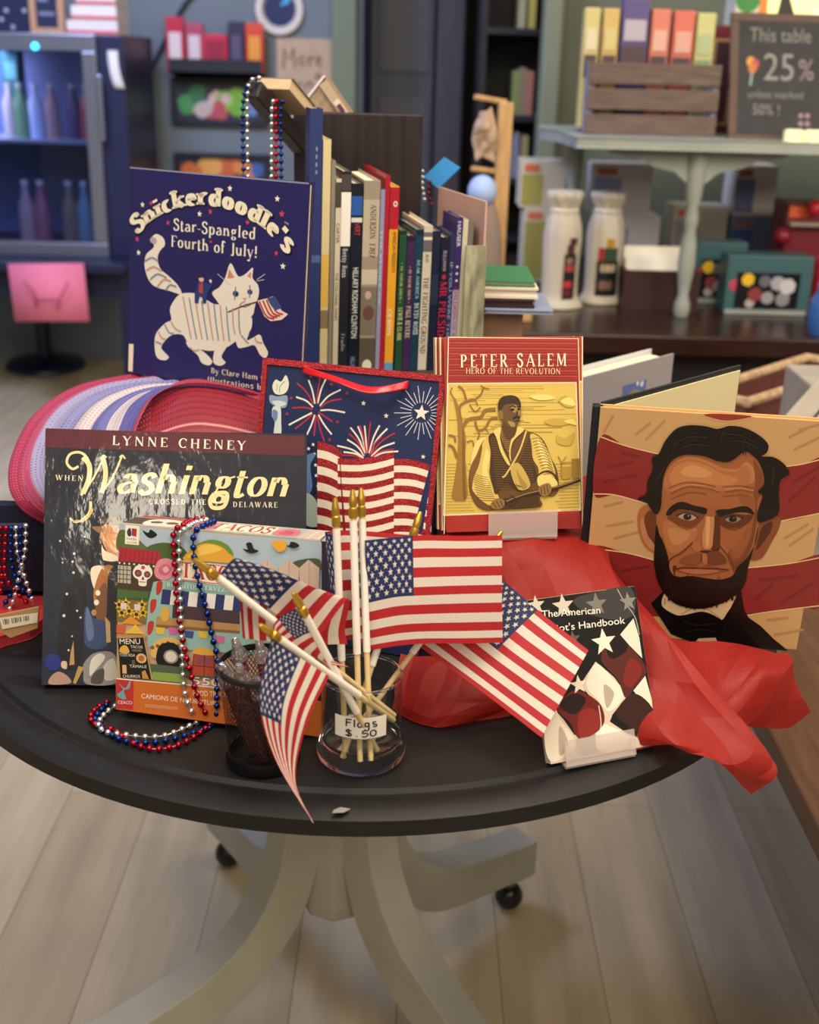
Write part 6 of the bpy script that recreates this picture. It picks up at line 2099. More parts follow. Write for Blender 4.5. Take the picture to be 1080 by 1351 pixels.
# ------------------------------------------------------------------ round black table
TX, TY, TZ = -.05, 1.225, .70
tb = thing('round_table', 'round black table with a grey pedestal on casters, holding the books', 'table', (TX, TY, 0))
MB().lathe([(0, TZ), (.419, TZ), (.4225, TZ - .0035), (.428, TZ - .0035), (.432, TZ - .001), (.446, TZ - .0015), (.455, TZ - .006), (.4555, TZ - .020), (.450, TZ - .024), (0, TZ - .024)], (TX, TY, 0), BLACK, 128).build('tabletop', tb)
MB().prism([(0, 0), (.009, .001), (.014, .006), (.006, .008), (.001, .004)], (-0.0542, 0.7712, 0.7005), (1, 0, 0), (0, 1, 0), (0, 0, 1), .0004, mat('8a8784', rough=.6)).build('chipped_paint', tb)
GP = mat('aeaca0', rough=.6, noise=.1, nscale=8, bump=.1)
PX_, PY_ = -.085, 1.28
MB().lathe([(0, .2), (.045, .2), (.05, .22), (.05, .42), (.06, .44), (.06, .60), (.09, .63), (.1, TZ - .026), (0, TZ - .026)], (PX_, PY_, 0), GP, 8, smooth=False).build('pedestal', tb, bev=.004)


def leg(tx, ty):
    base = V((PX_, PY_, 0))
    d = V((tx - PX_, ty - PY_, 0))
    Lr = d.length
    d.normalize()
    s = d.cross(V((0, 0, 1)))
    top = cr([(.03, .52), (.07, .50), (.075, .43), (.08, .36), (.095, .285), (.135, .215), (.2, .165), (Lr, .13), (Lr + .035, .125)], 6)
    botm = cr([(.02, .34), (.035, .31), (.04, .28), (.05, .245), (.07, .20), (.115, .145), (.18, .1), (Lr - .02, .07), (Lr + .035, .062)], 6)
    n = len(top)
    vs, fs = [], []
    w = .026
    for a, b in zip(top, botm):
        for p, sg in ((a, -1), (a, 1), (b, 1), (b, -1)):
            vs.append(base + d * p[0] + s * (w * sg) + V((0, 0, p[1])))
    for i in range(n - 1):
        for k in range(4):
            fs.append((i * 4 + k, i * 4 + (k + 1) % 4, i * 4 + 4 + (k + 1) % 4, i * 4 + 4 + k))
    fs += [(3, 2, 1, 0), tuple(4 * (n - 1) + k for k in range(4))]
    lg = MB().add(vs, fs, GP).build('leg', tb, bev=.004)
    e = base + d * (Lr + .005)
    MB().tube([e + V((0, 0, .075)), e + V((0, 0, .03))], .01, ml, 10).build('caster_stem', lg)
    MB().ball(e + V((0, 0, .0225)), .0225, mat('1c1b1c', rough=.25), 16, 10).build('caster_ball', lg)


for tx, ty in [(-0.348, 1.124), (-0.281, 1.602), (0.169, 1.516), (0.102, 1.117)]:
    leg(tx, ty)

# ------------------------------------------------------------------ covered risers on the table
tissue = tissue_mat()
rd = tag(MB().box((.045, .165, 1.075, 1.2, TZ + .001, .818), mat('a82c2c', rough=.7)).build('riser_box', bev=.004, org=(.14, 1.16, TZ)), 'low box under the red tissue, holding the red and yellow books', 'box')
rb2 = tag(MB().box((-.30, .055, 1.30, 1.60, TZ + .001, .899), mat('3a2c30', rough=.7)).build('riser_box', bev=.004, org=(-.14, 1.44, TZ)), 'tall dark box behind the ribbon, holding the row of spines', 'box')

# red tissue: one crumpled sheet over the low box, down over the table edge
rows = [[(0.03, 1.24, 0.8215), (0.14, 1.24, 0.8215), (0.245, 1.24, 0.8215), (0.262, 1.22, 0.8)], [(0.0299, 1.0539, 0.8215), (0.0896, 1.0679, 0.8215), (0.17, 1.0816, 0.8215), (0.1937, 1.06, 0.8052)], [(0.0351, 1.03, 0.7658), (0.1093, 1.01, 0.7852), (0.1874, 0.98, 0.7822), (0.2302, 0.955, 0.775)], [(0.0397, 0.985, 0.7159), (0.115, 0.955, 0.7306), (0.2113, 0.915, 0.7402), (0.275, 0.9, 0.7378)], [(0.0466, 0.965, 0.7071), (0.1416, 0.92, 0.6926), (0.227, 0.865, 0.7199), (0.3193, 0.865, 0.6941)], [(0.0606, 0.96, 0.7063), (0.153, 0.905, 0.6982), (0.2456, 0.85, 0.7136), (0.3013, 0.865, 0.6675)]]
fn0 = patch(rows)


def above(p):
    if math.hypot(p.x - TX, p.y - TY) < .46:
        p.z = max(p.z, TZ + .002)
    return p


ts = tag(MB().grid(crumple(fn0, 11, 9, .0055, 5, above), 66, 54, tissue, smooth=False, tri=True).build('tissue_paper', org=(.2, 1.0, TZ)), 'crumpled sheet of red tissue paper over the low box and table edge', 'tissue paper')
rows2 = [[(0.2547, 1.015, 0.7389), (0.2953, 1.015, 0.7352), (0.3397, 1.015, 0.7308), (0.3717, 1.02, 0.7217)], [(0.2385, 0.93, 0.7325), (0.2879, 0.95, 0.7172), (0.3322, 0.965, 0.7291), (0.3721, 0.995, 0.7081)], [(0.2229, 0.885, 0.7149), (0.2803, 0.92, 0.7046), (0.337, 0.955, 0.6722), (0.395, 1.0, 0.6667)]]
fn1 = patch(rows2)
tag(MB().grid(crumple(fn1, 6, 4, .005, 8), 36, 24, tissue, smooth=False, tri=True).build('tissue_paper', org=(.36, 1.02, .62)), 'red tissue end hanging off the table edge under the portrait book', 'tissue paper')
rows3 = [[(-0.0036, 0.974, 0.735), (0.0589, 0.9533, 0.74), (0.1341, 0.9408, 0.735)], [(-0.0097, 0.948, 0.715), (0.0446, 0.9114, 0.722), (0.1398, 0.9472, 0.712)], [(-0.0103, 0.9255, 0.702), (0.0384, 0.8995, 0.702), (0.1426, 0.9468, 0.702)]]
fn2 = patch(rows3)
tag(MB().grid(crumple(fn2, 8, 4, .004, 3, above), 40, 20, tissue, smooth=False, tri=True).build('tissue_paper', org=(.05, 1.0, TZ)), 'red tissue end lying on the table behind the glass jar of flags', 'tissue paper')

# mesh ribbon
NET = net_mat('deco_mesh', [(0, 'a82c52'), (.13, 'c05078'), (.2, 'a09ac4'), (.34, '8484b8'), (.46, 'cdc0c4'), (.6, '6264a4'), (.72, 'bcb0b8'), (.82, '4c4c94'), (.93, '98384c')], 64, 34, .34, .6, .55)
NET2 = net_mat('deco_mesh_red', [(0, '9a2c40'), (.10, 'a83850'), (.14, '86182c'), (.5, '8c1c30'), (.53, 'c08088'), (.55, '86182c')], 64, 16, .3, .72, .55)
dm = thing('mesh_ribbon', 'wide red, white and blue mesh ribbon curling around the tall box', 'ribbon', (-.3, 1.2, TZ))
MR = [[(-0.3268, 1.345, 0.8988), (-0.3844, 1.3, 0.8937), (-0.414, 1.24, 0.8788), (-0.4211, 1.18, 0.8544), (-0.4115, 1.13, 0.8342), (-0.3936, 1.11, 0.8158), (-0.3704, 1.11, 0.7999)], [(-0.2711, 1.291, 0.9062), (-0.3245, 1.2595, 0.9063), (-0.3572, 1.2145, 0.8971), (-0.3695, 1.165, 0.8786), (-0.3652, 1.121, 0.8612), (-0.3531, 1.098, 0.845), (-0.3382, 1.095, 0.8263)], [(-0.2134, 1.245, 0.9108), (-0.2622, 1.2293, 0.9163), (-0.2981, 1.2018, 0.9131), (-0.316, 1.1645, 0.9008), (-0.3177, 1.1275, 0.8862), (-0.3123, 1.101, 0.8721), (-0.3067, 1.0945, 0.8499)], [(-0.1625, 1.225, 0.9087), (-0.2071, 1.225, 0.9192), (-0.2458, 1.215, 0.9217), (-0.2691, 1.19, 0.9154), (-0.2767, 1.16, 0.9034), (-0.2784, 1.13, 0.8907), (-0.2823, 1.12, 0.8641)]]
f1 = patch(MR)
MB().grid(lambda u, v: f1(u, v) + V((0, 0, .0015 * math.sin(v * 40))), 60, 40, NET, uv=True).build('striped_band', dm)
f2 = patch([[(-0.2981, 1.19, 0.8965), (-0.2529, 1.235, 0.9204), (-0.2103, 1.245, 0.9181), (-0.1593, 1.245, 0.905)], [(-0.2919, 1.145, 0.8775), (-0.2374, 1.165, 0.8965), (-0.199, 1.17, 0.896), (-0.1479, 1.175, 0.8827)], [(-0.275, 1.11, 0.8452), (-0.2319, 1.125, 0.8492), (-0.1865, 1.13, 0.8487), (-0.1408, 1.135, 0.84)]])
MB().grid(lambda u, v: f2(u, v), 40, 24, NET2, uv=True).build('red_band', dm)
f3 = patch([[(-0.3548, 1.22, 0.8862), (-0.3883, 1.19, 0.869), (-0.4013, 1.15, 0.8274), (-0.3738, 1.125, 0.7938)], [(-0.3262, 1.2, 0.8718), (-0.3636, 1.17, 0.8551), (-0.3803, 1.15, 0.8237), (-0.3613, 1.13, 0.7922)], [(-0.3064, 1.18, 0.8534), (-0.3426, 1.16, 0.8339), (-0.3587, 1.15, 0.8159), (-0.3471, 1.135, 0.7906)]])
MB().grid(lambda u, v: f3(u, v), 40, 20, net_mat('deco_mesh_end', [(0, 'c84a80'), (.25, 'd8a0c0'), (.45, '9a90d0'), (.7, 'c8b8d8'), (.85, 'c04878')], 60, 26, .3, .5), uv=True).build('curled_end', dm)


# ------------------------------------------------------------------ books and boxes on the table
def frame(key):
    o, u, v, n, w, h = FR[key]
    return V(o), V(u), V(v), V(n), w, h


def book(name, label, cat, key, th, cov, style, spine=None, group=None, board=.0022, over=.003, art=None):
    o, u, v, n, w, h = frame(key)
    t = thing(name, label, cat, tuple(o), group)
    mb = MB()
    m0 = mat(cov, **style)
    mb.obox(o - n * board, u, v, n, w, h, board, m0).obox(o - n * th, u, v, n, w, h, board, m0)
    mb.obox(o - n * (th - board), u, v, n, board, h, th - 2 * board, mat(spine or cov, **style))
    a = Art(mb, o, u, v, n, style, start=.00012)
    a.run(ART[art or key])
    mb.build('cover', t)
    MB().obox(o - n * (th - board) + u * (board + .0005) + v * over, u, v, n, w - board - over - .0005, h - 2 * over, th - 2 * board, PAPER).build('pages', t)
    return t


GLOSS = dict(rough=.4, coat=.5, bump=.5, bscale=38, stretch=(1, 1, .4))
book('picture_book', 'glossy navy book with a maroon top band and gold script title', 'book', 'wash', .012, '141826', GLOSS)
book('picture_book', 'navy book with a white striped cat and arched cream title', 'book', 'snick', .011, '2b2760', dict(rough=.3, coat=.25, bump=.05, bscale=40), spine='23204e')
book('handbook', 'black and white starred paperback with a waving flag, at table right', 'book', 'hand', .009, 'd8cdbb', dict(rough=.3, coat=.2, bump=.12, bscale=40), board=.0005, over=.0003)
pb = book('portrait_book', 'large book with a painted portrait of a bearded man over quilted stripes', 'book', 'linc', .010, 'd3a873', dict(rough=.35, coat=.15), spine='1d2026')
o, u, v, n, w, h = frame('linc')
# its back board swings open behind it
oq, tq = V((0.4251, 1.3, 0.9057)), o + v * h - n * .011
du = (oq - tq)
du.z = 0
du.normalize()
nn = du.cross(v).normalized()
MB().obox(o - u * .0075 - n * .0115, u, v, n, .0072, h, .009, mat('1a1e26', rough=.4)).build('spine', pb, bev=.001)
mb = MB().obox(o - n * .0115, du, v, nn, .235, h * 1.005, .003, mat('20242a', rough=.5))
mb.build('back_board', pb)
MB().obox(o - n * .0115 + nn * .0032 + du * .004, du, v, nn, .228, h * .985, .0012, mat('e6dcae', rough=.7)).build('endpaper', pb)

# red and yellow booklets: a stack of copies leaning together
SAL = dict(rough=.32, coat=.15, bump=.04, bscale=40)
o, u, v, n, w, h = frame('salem')
for i in range(7):
    lab = ('front copy of the red and yellow paperback with a printed man holding a musket' if i == 0 else
           '%s red paperback behind the front red and yellow copy' % ('second', 'third', 'fourth', 'fifth', 'sixth', 'last')[i - 1])
    if i == 0:
        book('paperback', lab, 'book', 'salem', .0035, 'a8342e', SAL, group='red and yellow paperbacks', board=.0004, over=.0003)
        continue
    th = .0035
    t = thing('paperback', lab, 'book', tuple(o - n * (.0042 * i)), 'red and yellow paperbacks')
    j = V(((0, .0022, -.0012, .0016, -.0022, .001, .003)[i], (0, .001, .0018, .0008, .0022, .0016, .0026)[i], 0))
    oo = o - n * (.0042 * i) + u * (-.0012 * i + j.x * .5 + (.0045 if i == 1 else 0)) + v * (j.y * .6)
    mb = MB().obox(oo - n * .0004, u, v, n, w, h, .0004, mat('b03a30', **SAL)).obox(oo - n * th, u, v, n, w, h, .0004, mat('b03a30', **SAL))
    mb.obox(oo - n * (th - .0004), u, v, n, .0004, h, th - .0008, mat('c8a08a', rough=.6))
    a = Art(mb, oo, u, v, n, SAL, start=.0001)
    W_, H_ = w * 1e4, h * 1e4
    a.run([('P', 'f0e0b8', '0,%d %d,%d %d,%d 0,%d' % (H_ * .13, W_, H_ * .13, W_, H_ * .77, H_ * .77)), ('P', 'd8bb5c', '0,%d %d,%d %d,%d 0,%d' % (H_ * .14, W_, H_ * .14, W_, H_ * .76, H_ * .76)),
           ('P', 'f0e0b8', '%d,0 %d,0 %d,%d %d,%d' % (W_ - 12, W_, W_, H_, W_ - 12, H_)), ('P', 'f0e0b8', '0,0 14,0 14,%d 0,%d' % (H_, H_))])
    mb.build('cover', t)
    MB().obox(oo - n * (th - .0004) + u * .0006, u, v, n, w - .0008, h - .0004, th - .0008, PAPER).build('pages', t)


def lip_stand(label, key, x0, x1, z, hgt, depth):
    """clear acrylic book stand: foot, upright lip in front, tilted back"""
    o, u, v, n, w, h = frame(key)
    b = V((n.x, n.y, 0)).normalized()
    t = thing('display_stand', label, 'stand', tuple(o + u * (x0 + x1) / 2), 'clear display stands')
    m = mat('d8cac4', rough=.15, alpha=.42)
    p = V((o.x, o.y, z)) + u * x0 + b * .006
    MB().obox(p - b * depth, u, b, V((0, 0, 1)), x1 - x0, depth, .002, m).build('foot', t)
    MB().obox(p + V((0, 0, .002)), u, (v + V((0, 0, .3))).normalized(), n, x1 - x0, hgt, .0015, m).build('front_lip', t)
    return t


lip_stand('clear stand lip in front of the red and yellow booklets', 'salem', .040, .108, .821, .026, .022)
lip_stand('clear stand lip in front of the black and white handbook', 'hand', .012, .078, .7005, .022, .018)

# puzzle box
o, u, v, n, w, h = frame('box')
pz = thing('puzzle_box', 'colourful food truck puzzle box with an orange bottom band', 'box', tuple(o))
D_ = .034
PB = dict(rough=.35, coat=.2)
mb = MB().obox(o - n * D_, u, v, n, w, h, D_, mat('c6a48c', **PB))
a = Art(mb, o, u, v, n, PB, start=.0001)
a.run(ART['box'])
a = Art(mb, o + v * h, u, -n, v, PB, start=.0001)
a.run([('P', 'b0b8b8', '0,0 1819,0 1819,500 0,500'), ('P', 'b03a44', '30,400 700,400 600,490 40,490'), ('P', '4a3a38', '0,60 600,60 640,380 0,380'), ('Q', 'ece0d4', '180,80 330,50 480,90 500,300 330,380 170,300'), ('D', '5a4a48', 260, 210, 55, 60), ('D', '5a4a48', 400, 215, 55, 60), ('Q', 'd98a9a', '560,80 700,40 820,120 800,380 660,430 560,300'),
       ('P', 'ece4d4', '800,70 1320,70 1310,460 830,460'), ('l', 'c0705a', 14, '800,90 1320,90'), ('l', 'c0705a', 14, '830,440 1310,440'), ('T', 'b03a44', 'S', 'TACOS', 760, 130, 1290, 130, 290, 1.1), ('Q', 'd8788a', '1330,120 1440,70 1540,160 1520,360 1420,430 1320,300'), ('Q', 'c05a74', '1370,170 1440,130 1490,200 1460,320 1390,320'),
       ('P', 'cdbcae', '1560,40 1810,40 1810,490 1580,490'), ('l', 'f0e8e0', 10, '1650,60 1670,480'), ('l', 'f0e8e0', 10, '1740,60 1750,480'), ('P', '8fb6b0', '640,0 1560,0 1560,60 640,60')])
a = Art(mb, o + u * w, -n, v, u, PB, start=.0001)
a.run([('P', '3a3a4a', '0,300 500,300 500,1650 0,1650'), ('P', 'c96a2a', '0,0 500,0 500,300 0,300'), ('D', '2a2420', 250, 150, 90, 90)])
mb.build('carton', pz)

# gift bag
o, u, v, n, w, h = frame('bag')
gb = thing('gift_bag', 'navy gift bag with fireworks print and red glitter edges', 'gift bag', tuple(o))
BG = dict(rough=.45)
GLIT = glitter_mat()
mb = MB().obox(o - n * .03, u, v, n, w, h, .03, mat('232f58', **BG))
a = Art(mb, o, u, v, n, dict(BG, _glit=GLIT), start=.0001)
a.run(ART['bag'])
mb.build('body', gb)
bd = .0052
mb = MB()
for p, uu, vv, l1, l2 in ((o - u * .001 + v * (h - bd), u, v, w + .002, bd + .001), (o - u * .001, u, v, bd, h - bd), (o + u * (w - bd + .001), u, v, bd, h - bd)):
    mb.obox(p - n * .0005, uu, vv, n, l1, l2, .0027, GLIT)
mb.build('glitter_border', gb)
hA, hB = (-0.1076, 1.1318, 0.9628), (-0.0033, 1.1007, 0.9607)
RB = mat('d0202c', rough=.25, coat=.3)
fh = patch([[V(hA) + n * .004 + v * .004, V(hA).lerp(V(hB), .35) + n * .016 - v * .002, V(hA).lerp(V(hB), .7) + n * .016 - v * .008, V(hB) + n * .004 + v * .002],
            [V(hA) + n * .004 - v * .003, V(hA).lerp(V(hB), .35) + n * .02 - v * .007, V(hA).lerp(V(hB), .7) + n * .022 - v * .014, V(hB) + n * .004 - v * .006]])
MB().grid(lambda a, b: fh(a, b), 24, 4, RB).build('ribbon_handle', gb, solid=.0008)

# ------------------------------------------------------------------ the row of book spines
RO, RU, RBk = V((-0.1271, 1.3651, 0.9)), V((0.9781, 0.2079, 0.0)), V((-0.2079, 0.9781, 0.0))
ZU = V((0, 0, 1))
SPINES = [(0.0003, 0.0146, 0.2985, 0.04, 0.02, '2e3c70', 'tallest blue spine in plastic wrap at the left of the row', [('B', '5068a4', 0.464, 0.436), ('T', 'b8c4e0', 'G', '* * * *', 0.865, 0.765, 0.3, 0)]), (0.0156, 0.0245, 0.266, 0.16, 0.02, 'd8c89a', 'tall cream spine with a yellow tinted picture next to the tallest blue one', [('B', 'e0b85a', 0.298, 0.525), ('B', '8a7a5a', 0.2, 0.281)]), (0.0254, 0.0301, 0.2433, 0.14, 0.02, '8a8478', 'thin grey spine third from the left', []), (0.031, 0.0371, 0.2236, 0.14, 0.02, 'd2c8b0', 'narrow cream spine with a dark top, left of the black one with a paper label', [('B', '4a463e', 0.859, 0.984), ('T', '2a2622', 'G', 'CARTER', 0.78, 0.679, 0.6, 0), ('T', '2a2622', 'G', 'THE COLONIAL WARS', 0.53, 0.279, 0.6, 0)]), (0.0374, 0.0485, 0.2319, 0.14, 0.02, '20242e', 'black spine with a white paper label at its top', [('B', 'efece4', 0.641, 0.902), ('B', '4a4448', 0.909, 0.985), ('T', 'c8ccd4', 'S', 'Betsy Ross', 0.63, 0.487, 0.5, 0), ('T', '9aa0aa', 'S', 'Fradin', 0.2, 0.109, 0.4, 0)]), (0.0493, 0.0619, 0.2187, 0.15, 0.02, '151a2a', 'black spine with large white lettering and a blue square', [('B', '2a5aa8', 0.839, 0.936), ('B', 'd8d4cc', 0.803, 0.827), ('T', 'c04050', 'G', 'VERT', 0.799, 0.735, 0.5, 0.1), ('T', 'f0eeea', 'G', 'HILLARY RODHAM CLINTON', 0.566, 0.187, 0.55, 0.05), ('T', '8aa0c8', 'G', 'HILLARY', 0.083, 0.006, 0.45, 0)]), (0.0631, 0.0819, 0.2221, 0.15, 0.02, '9a8e7c', 'thick tan spine with an old portrait near its foot', [('B', 'b8ad98', 0.615, 0.905), ('B', 'c4baa6', 0.469, 0.548), ('B', '7a7264', 0.199, 0.457), ('B', '5a5248', 0.017, 0.183), ('T', '3a342c', 'S', 'ANDERSON', 0.881, 0.707, 0.36, 0.12), ('T', '3a342c', 'S', '1787', 0.683, 0.611, 0.36, 0.12), ('D', 'c0a894', 0.45, 0.413, 0.2), ('D', '6a4a44', 0.5, 0.318, 0.36), ('D', 'e0dccc', 0.5, 0.033, 0.3)]), (0.0827, 0.0876, 0.2122, 0.14, 0.02, '8c90b0', 'thin blue grey spine left of the crimson one', [('T', 'd0d4e8', 'G', 'THE STORY OF', 0.791, 0.374, 0.4, 0)]), (0.0879, 0.0931, 0.2273, 0.15, 0.02, 'a81c34', 'crimson spine left of the red and yellow one', []), (0.094, 0.1042, 0.2156, 0.15, 0.02, 'e0a02c', 'yellow spine with a red top and a small round face', [('B', 'b01c30', 0.778, 0.996), ('D', 'e8dcd0', 0.6, 0.91, 0.24), ('D', '30202a', 0.6, 0.91, 0.12), ('B', '5a9ac8', -0.003, 0.047), ('T', '3a2a1a', 'G', 'AMERICAN PRESIDENTS', 0.766, 0.548, 0.42, 0.15), ('T', 'f6ecd0', 'G', 'JOE BIDEN', 0.351, 0.203, 0.5, -0.05)]), (0.1067, 0.1152, 0.1663, 0.12, 0.02, '1e4a34', 'dark green spine right of the red topped yellow one', [('B', '12301f', 0.968, 0.995), ('B', '2a5a40', 0.957, 0.968), ('T', 'c8c884', 'S', '* IN THEIR OWN *', 0.778, 0.492, 0.35, -0.05), ('T', 'd8d49a', 'S', 'LEWIS & CLARK', 0.459, 0.222, 0.6, 0)]), (0.1159, 0.1254, 0.1603, 0.12, 0.02, '3a2450', 'purple spine between the dark green and the teal one', [('B', '26163a', 0.961, 0.994), ('T', 'c8b884', 'S', '* IN THEIR OWN *', 0.781, 0.51, 0.35, 0), ('T', 'd8ccaa', 'S', 'PAUL REVERE', 0.488, 0.246, 0.6, 0)]), (0.1257, 0.135, 0.1672, 0.12, 0.02, '123a4e', 'teal spine between the purple and the pale one', [('B', '0c2a3a', 0.962, 0.995), ('T', 'a8c4d0', 'S', 'DEAR AMERICA', 0.79, 0.52, 0.4, 0), ('T', 'c8d8dc', 'S', 'BETSY ROSS', 0.488, 0.261, 0.55, 0)]), (0.1353, 0.1456, 0.1715, 0.13, 0.02, 'c8c2b0', 'pale spine with a tall black serif title right of the teal one', [('B', '6a6068', 0.826, 0.958), ('B', 'd8d0c0', 0.905, 0.926), ('T', '2a2824', 'G', 'AVI', 0.811, 0.758, 0.5, 0), ('T', '1e1c1a', 'S', 'THE FIGHTING GROUND', 0.653, 0.117, 0.62, 0)]), (0.1463, 0.1559, 0.1654, 0.14, 0.02, '182238', 'navy spine with faint pattern right of the pale one', [('B', '24304a', 0.481, 0.699)]), (0.1567, 0.1672, 0.1584, 0.08, 0.02, '1c1a34', 'dark blue spine with a large red title', [('T', 'b8b4c8', 'G', 'SULLIVAN', 0.903, 0.754, 0.4, 0), ('D', 'b02c48', 0.5, 0.708, 0.22), ('T', 'b8304c', 'S', 'MR PRESIDENT', 0.674, 0.101, 0.85, 0)]), (0.1675, 0.1734, 0.1619, 0.08, 0.02, '2a3058', 'narrow dark blue spine left of the violet one', [('T', '9aa4c8', 'G', 'IF YOU WERE THERE', 0.798, 0.153, 0.6, 0)]), (0.1737, 0.1813, 0.1809, 0.07, 0.02, '382c68', 'violet spine with three white stars and a pale lower half', [('B', 'a8a0c0', -0.014, 0.535), ('T', 'e8e4f0', 'G', 'HAUSER', 0.975, 0.815, 0.6, 0), ('S', 'e8e4f0', 0.5, 0.685, 0.3), ('S', 'e8e4f0', 0.5, 0.64, 0.3), ('S', 'e8e4f0', 0.5, 0.595, 0.3), ('T', 'a82838', 'G', 'CHILDREN OF AMERICA', 0.555, 0.061, 0.6, 0)]), (0.1819, 0.1879, 0.1783, 0.045, 0.02, 'd2cab4', 'cream spine right of the violet one', []), (0.1884, 0.1944, 0.1766, 0.03, 0.02, '7a7468', 'grey brown spine at the right end of the row', [])]
for (s0, s1, h, dep, lean, col, lab, marks) in SPINES:
    wd = s1 - s0
    up_ = (ZU + RU * lean).normalized()
    p = RO + RU * s0
    t = thing('book', lab, 'book', tuple(p), 'books in the row on the tall box')
    st_ = dict(rough=.35, coat=.1)
    m0 = mat(col, **st_)
    bd = min(.0016, wd * .18)
    mb = MB().obox(p, RU, RBk, up_, wd, .0016, h, m0).obox(p + RBk * .0016, RU, RBk, up_, bd, dep, h, m0).obox(p + RU * (wd - bd) + RBk * .0016, RU, RBk, up_, bd, dep, h, m0)
    a = Art(mb, p, RU, up_, -RBk, st_, start=.0001, step=.00002)
    W_, H_ = wd * 1e4, h * 1e4
    for mk in marks:
        if mk[0] == 'B':      # band from f0 to f1 of the height
            a.run([('P', mk[1], '0,%d %d,%d %d,%d 0,%d' % (H_ * mk[2], W_, H_ * mk[2], W_, H_ * mk[3], H_ * mk[3]))])
        elif mk[0] == 'T':    # title reading downwards
            _, c_, fo, tx, f0, f1, sz, off = mk
            cap = W_ * sz
            a.text(c_, fo, tx, W_ * (.5 + off) - cap / 2, H_ * f0, W_ * (.5 + off) - cap / 2, H_ * f1, cap, 1)
        elif mk[0] == 'D':
            a.run([('D', mk[1], W_ * mk[2], H_ * mk[3], W_ * mk[4], W_ * mk[4] * 1.3)])
        elif mk[0] == 'S':
            a.run([('S', mk[1], W_ * mk[2], H_ * mk[3], W_ * mk[4])])
    mb.build('cover', t)
    MB().obox(p + RU * bd + RBk * .0016, RU, RBk, up_, wd - 2 * bd, dep - .003, h - .003, PAPER).build('pages', t)

# boards at the right end of the row
PKB = mat('c8a498', rough=.7)
q = [(0.0786, 1.4, 0.9802), (0.0801, 1.4, 1.1), (0.0277, 1.56, 1.1106), (0.0324, 1.56, 0.9701)]
t = thing('book', 'worn book with a pinkish board at the right end of the spine row', 'book', (q[0][0], q[0][1], .90))
A0, A1, B1 = V((q[0][0], q[0][1], .9)), V(q[1]), V(q[2])
du = (V((B1.x, B1.y, 0)) - V((A1.x, A1.y, 0)))
dl = du.length
du.normalize()
nx = du.cross(ZU)
mb = MB().obox(A0, du, ZU, nx, dl, A1.z - .9, .0025, PKB)
mb.build('board', t)
mb = MB().obox(A0 - du * .001 - nx * .022, du, ZU, nx, .0025, .15, .026, mat('8a8a70', rough=.8, noise=.7, nscale=90, stretch=(1, 1, .25)))
mb.build('patterned_spine', t)
MB().obox(A0 + du * .002 - nx * .016, du, ZU, nx, dl - .01, .12, .014, PAPER).build('pages', t)

# dark wooden rack behind the row
DWD = mat('251d20', rough=.45, noise=.4, nscale=9, stretch=(14, 14, .7))
pk0, pk1 = (-0.1642, 1.6, 1.1854), (0.0042, 1.6, 1.184)
rack = thing('book_rack', 'dark stained wooden rack standing up behind the spine row', 'rack', ((pk0[0] + pk1[0]) / 2, 1.61, TZ))
MB().box((pk0[0], pk1[0], 1.605, 1.62, TZ + .001, pk0[2]), DWD).build('back_board', rack, bev=.002)
a0, a1 = V((-0.2072, 1.5, 1.2235)), V((-0.1586, 1.6, 1.1528))
d = (a1 - a0).normalized()
up_ = (V((0, 0, 1)) - d * d.z).normalized()
MB().obox(a0 - up_ * .022, d, up_, d.cross(up_), (a1 - a0).length, .022, .02, DWD).build('arm', rack, bev=.002)
MB().box((pk0[0] + .005, pk1[0] - .03, 1.62, 1.67, TZ + .001, pk0[2] - .015), DWD).build('trough', rack)
# tan books lying on top of the rack
b0, b1 = V((-0.1881, 1.53, 1.2287)), V((-0.1622, 1.6, 1.1901))
t = thing('book', 'tan paged book lying along the slanted arm of the dark rack', 'book', tuple(b0))
d = (b1 - b0).normalized()
up_ = (V((0, 0, 1)) - d * d.z).normalized()
sd_ = d.cross(up_)
o_ = a0 + d * .022 + up_ * .001
MB().obox(o_, d, up_, sd_, .07, .013, .045, mat('cdb592', rough=.8, noise=.15, nscale=200, stretch=(1, 1, 8))).build('pages', t)
MB().obox(o_ + up_ * .0132, d, up_, sd_, .072, .0012, .047, mat('7a6a5c', rough=.6)).build('cover', t)
zt = pk0[2] - .015
l0, l1, l2 = [(-0.1709, 1.645, 1.1788), (-0.1245, 1.645, 1.2272), (-0.0822, 1.645, 1.181)]
t = thing('book', 'open tan book standing like a roof on top of the dark rack', 'book', (l1[0], 1.645, zt))
MB().prism([(l0[0] - l1[0], 0), (l2[0] - l1[0], 0), (0, l1[2] - zt)], (l1[0], 1.65, zt), (1, 0, 0), (0, 0, 1), (0, -1, 0), .03, mat('a8917a', rough=.8, noise=.25, nscale=120, stretch=(1, 1, 1))).build('pages', t)
for (e, c, nm) in ((l0, 'dcd8e4', 'left_cover'), (l2, '9a8470', 'right_cover')):
    p, r = V((e[0], 1.655, zt)), V((l1[0], 1.655, l1[2]))
    dd = (r - p).normalized()
    nn = V((0, 1, 0)).cross(dd)
    if nn.z < 0:
        nn = -nn
    h_ = MB().obox(p, dd, V((0, -1, 0)), nn, (r - p).length, .038, .003, mat(c, rough=.5))
    if nm == 'right_cover':
        q_ = p - nn * .011 + V((0, -.0385, 0))
        h_.obox(q_, dd, V((0, -1, 0)), nn, (r - p).length * .95, .001, .012, mat('b8a48e', rough=.5))
        h_.obox(q_ + dd * .018 + nn * .002, dd, V((0, -1, 0)), nn, .022, .0018, .008, mat('d8d0c8'))
        h_.obox(q_ + dd * .022 + nn * .003, dd, V((0, -1, 0)), nn, .012, .0024, .006, mat('5a3a4a'))
    h_.build(nm, t)

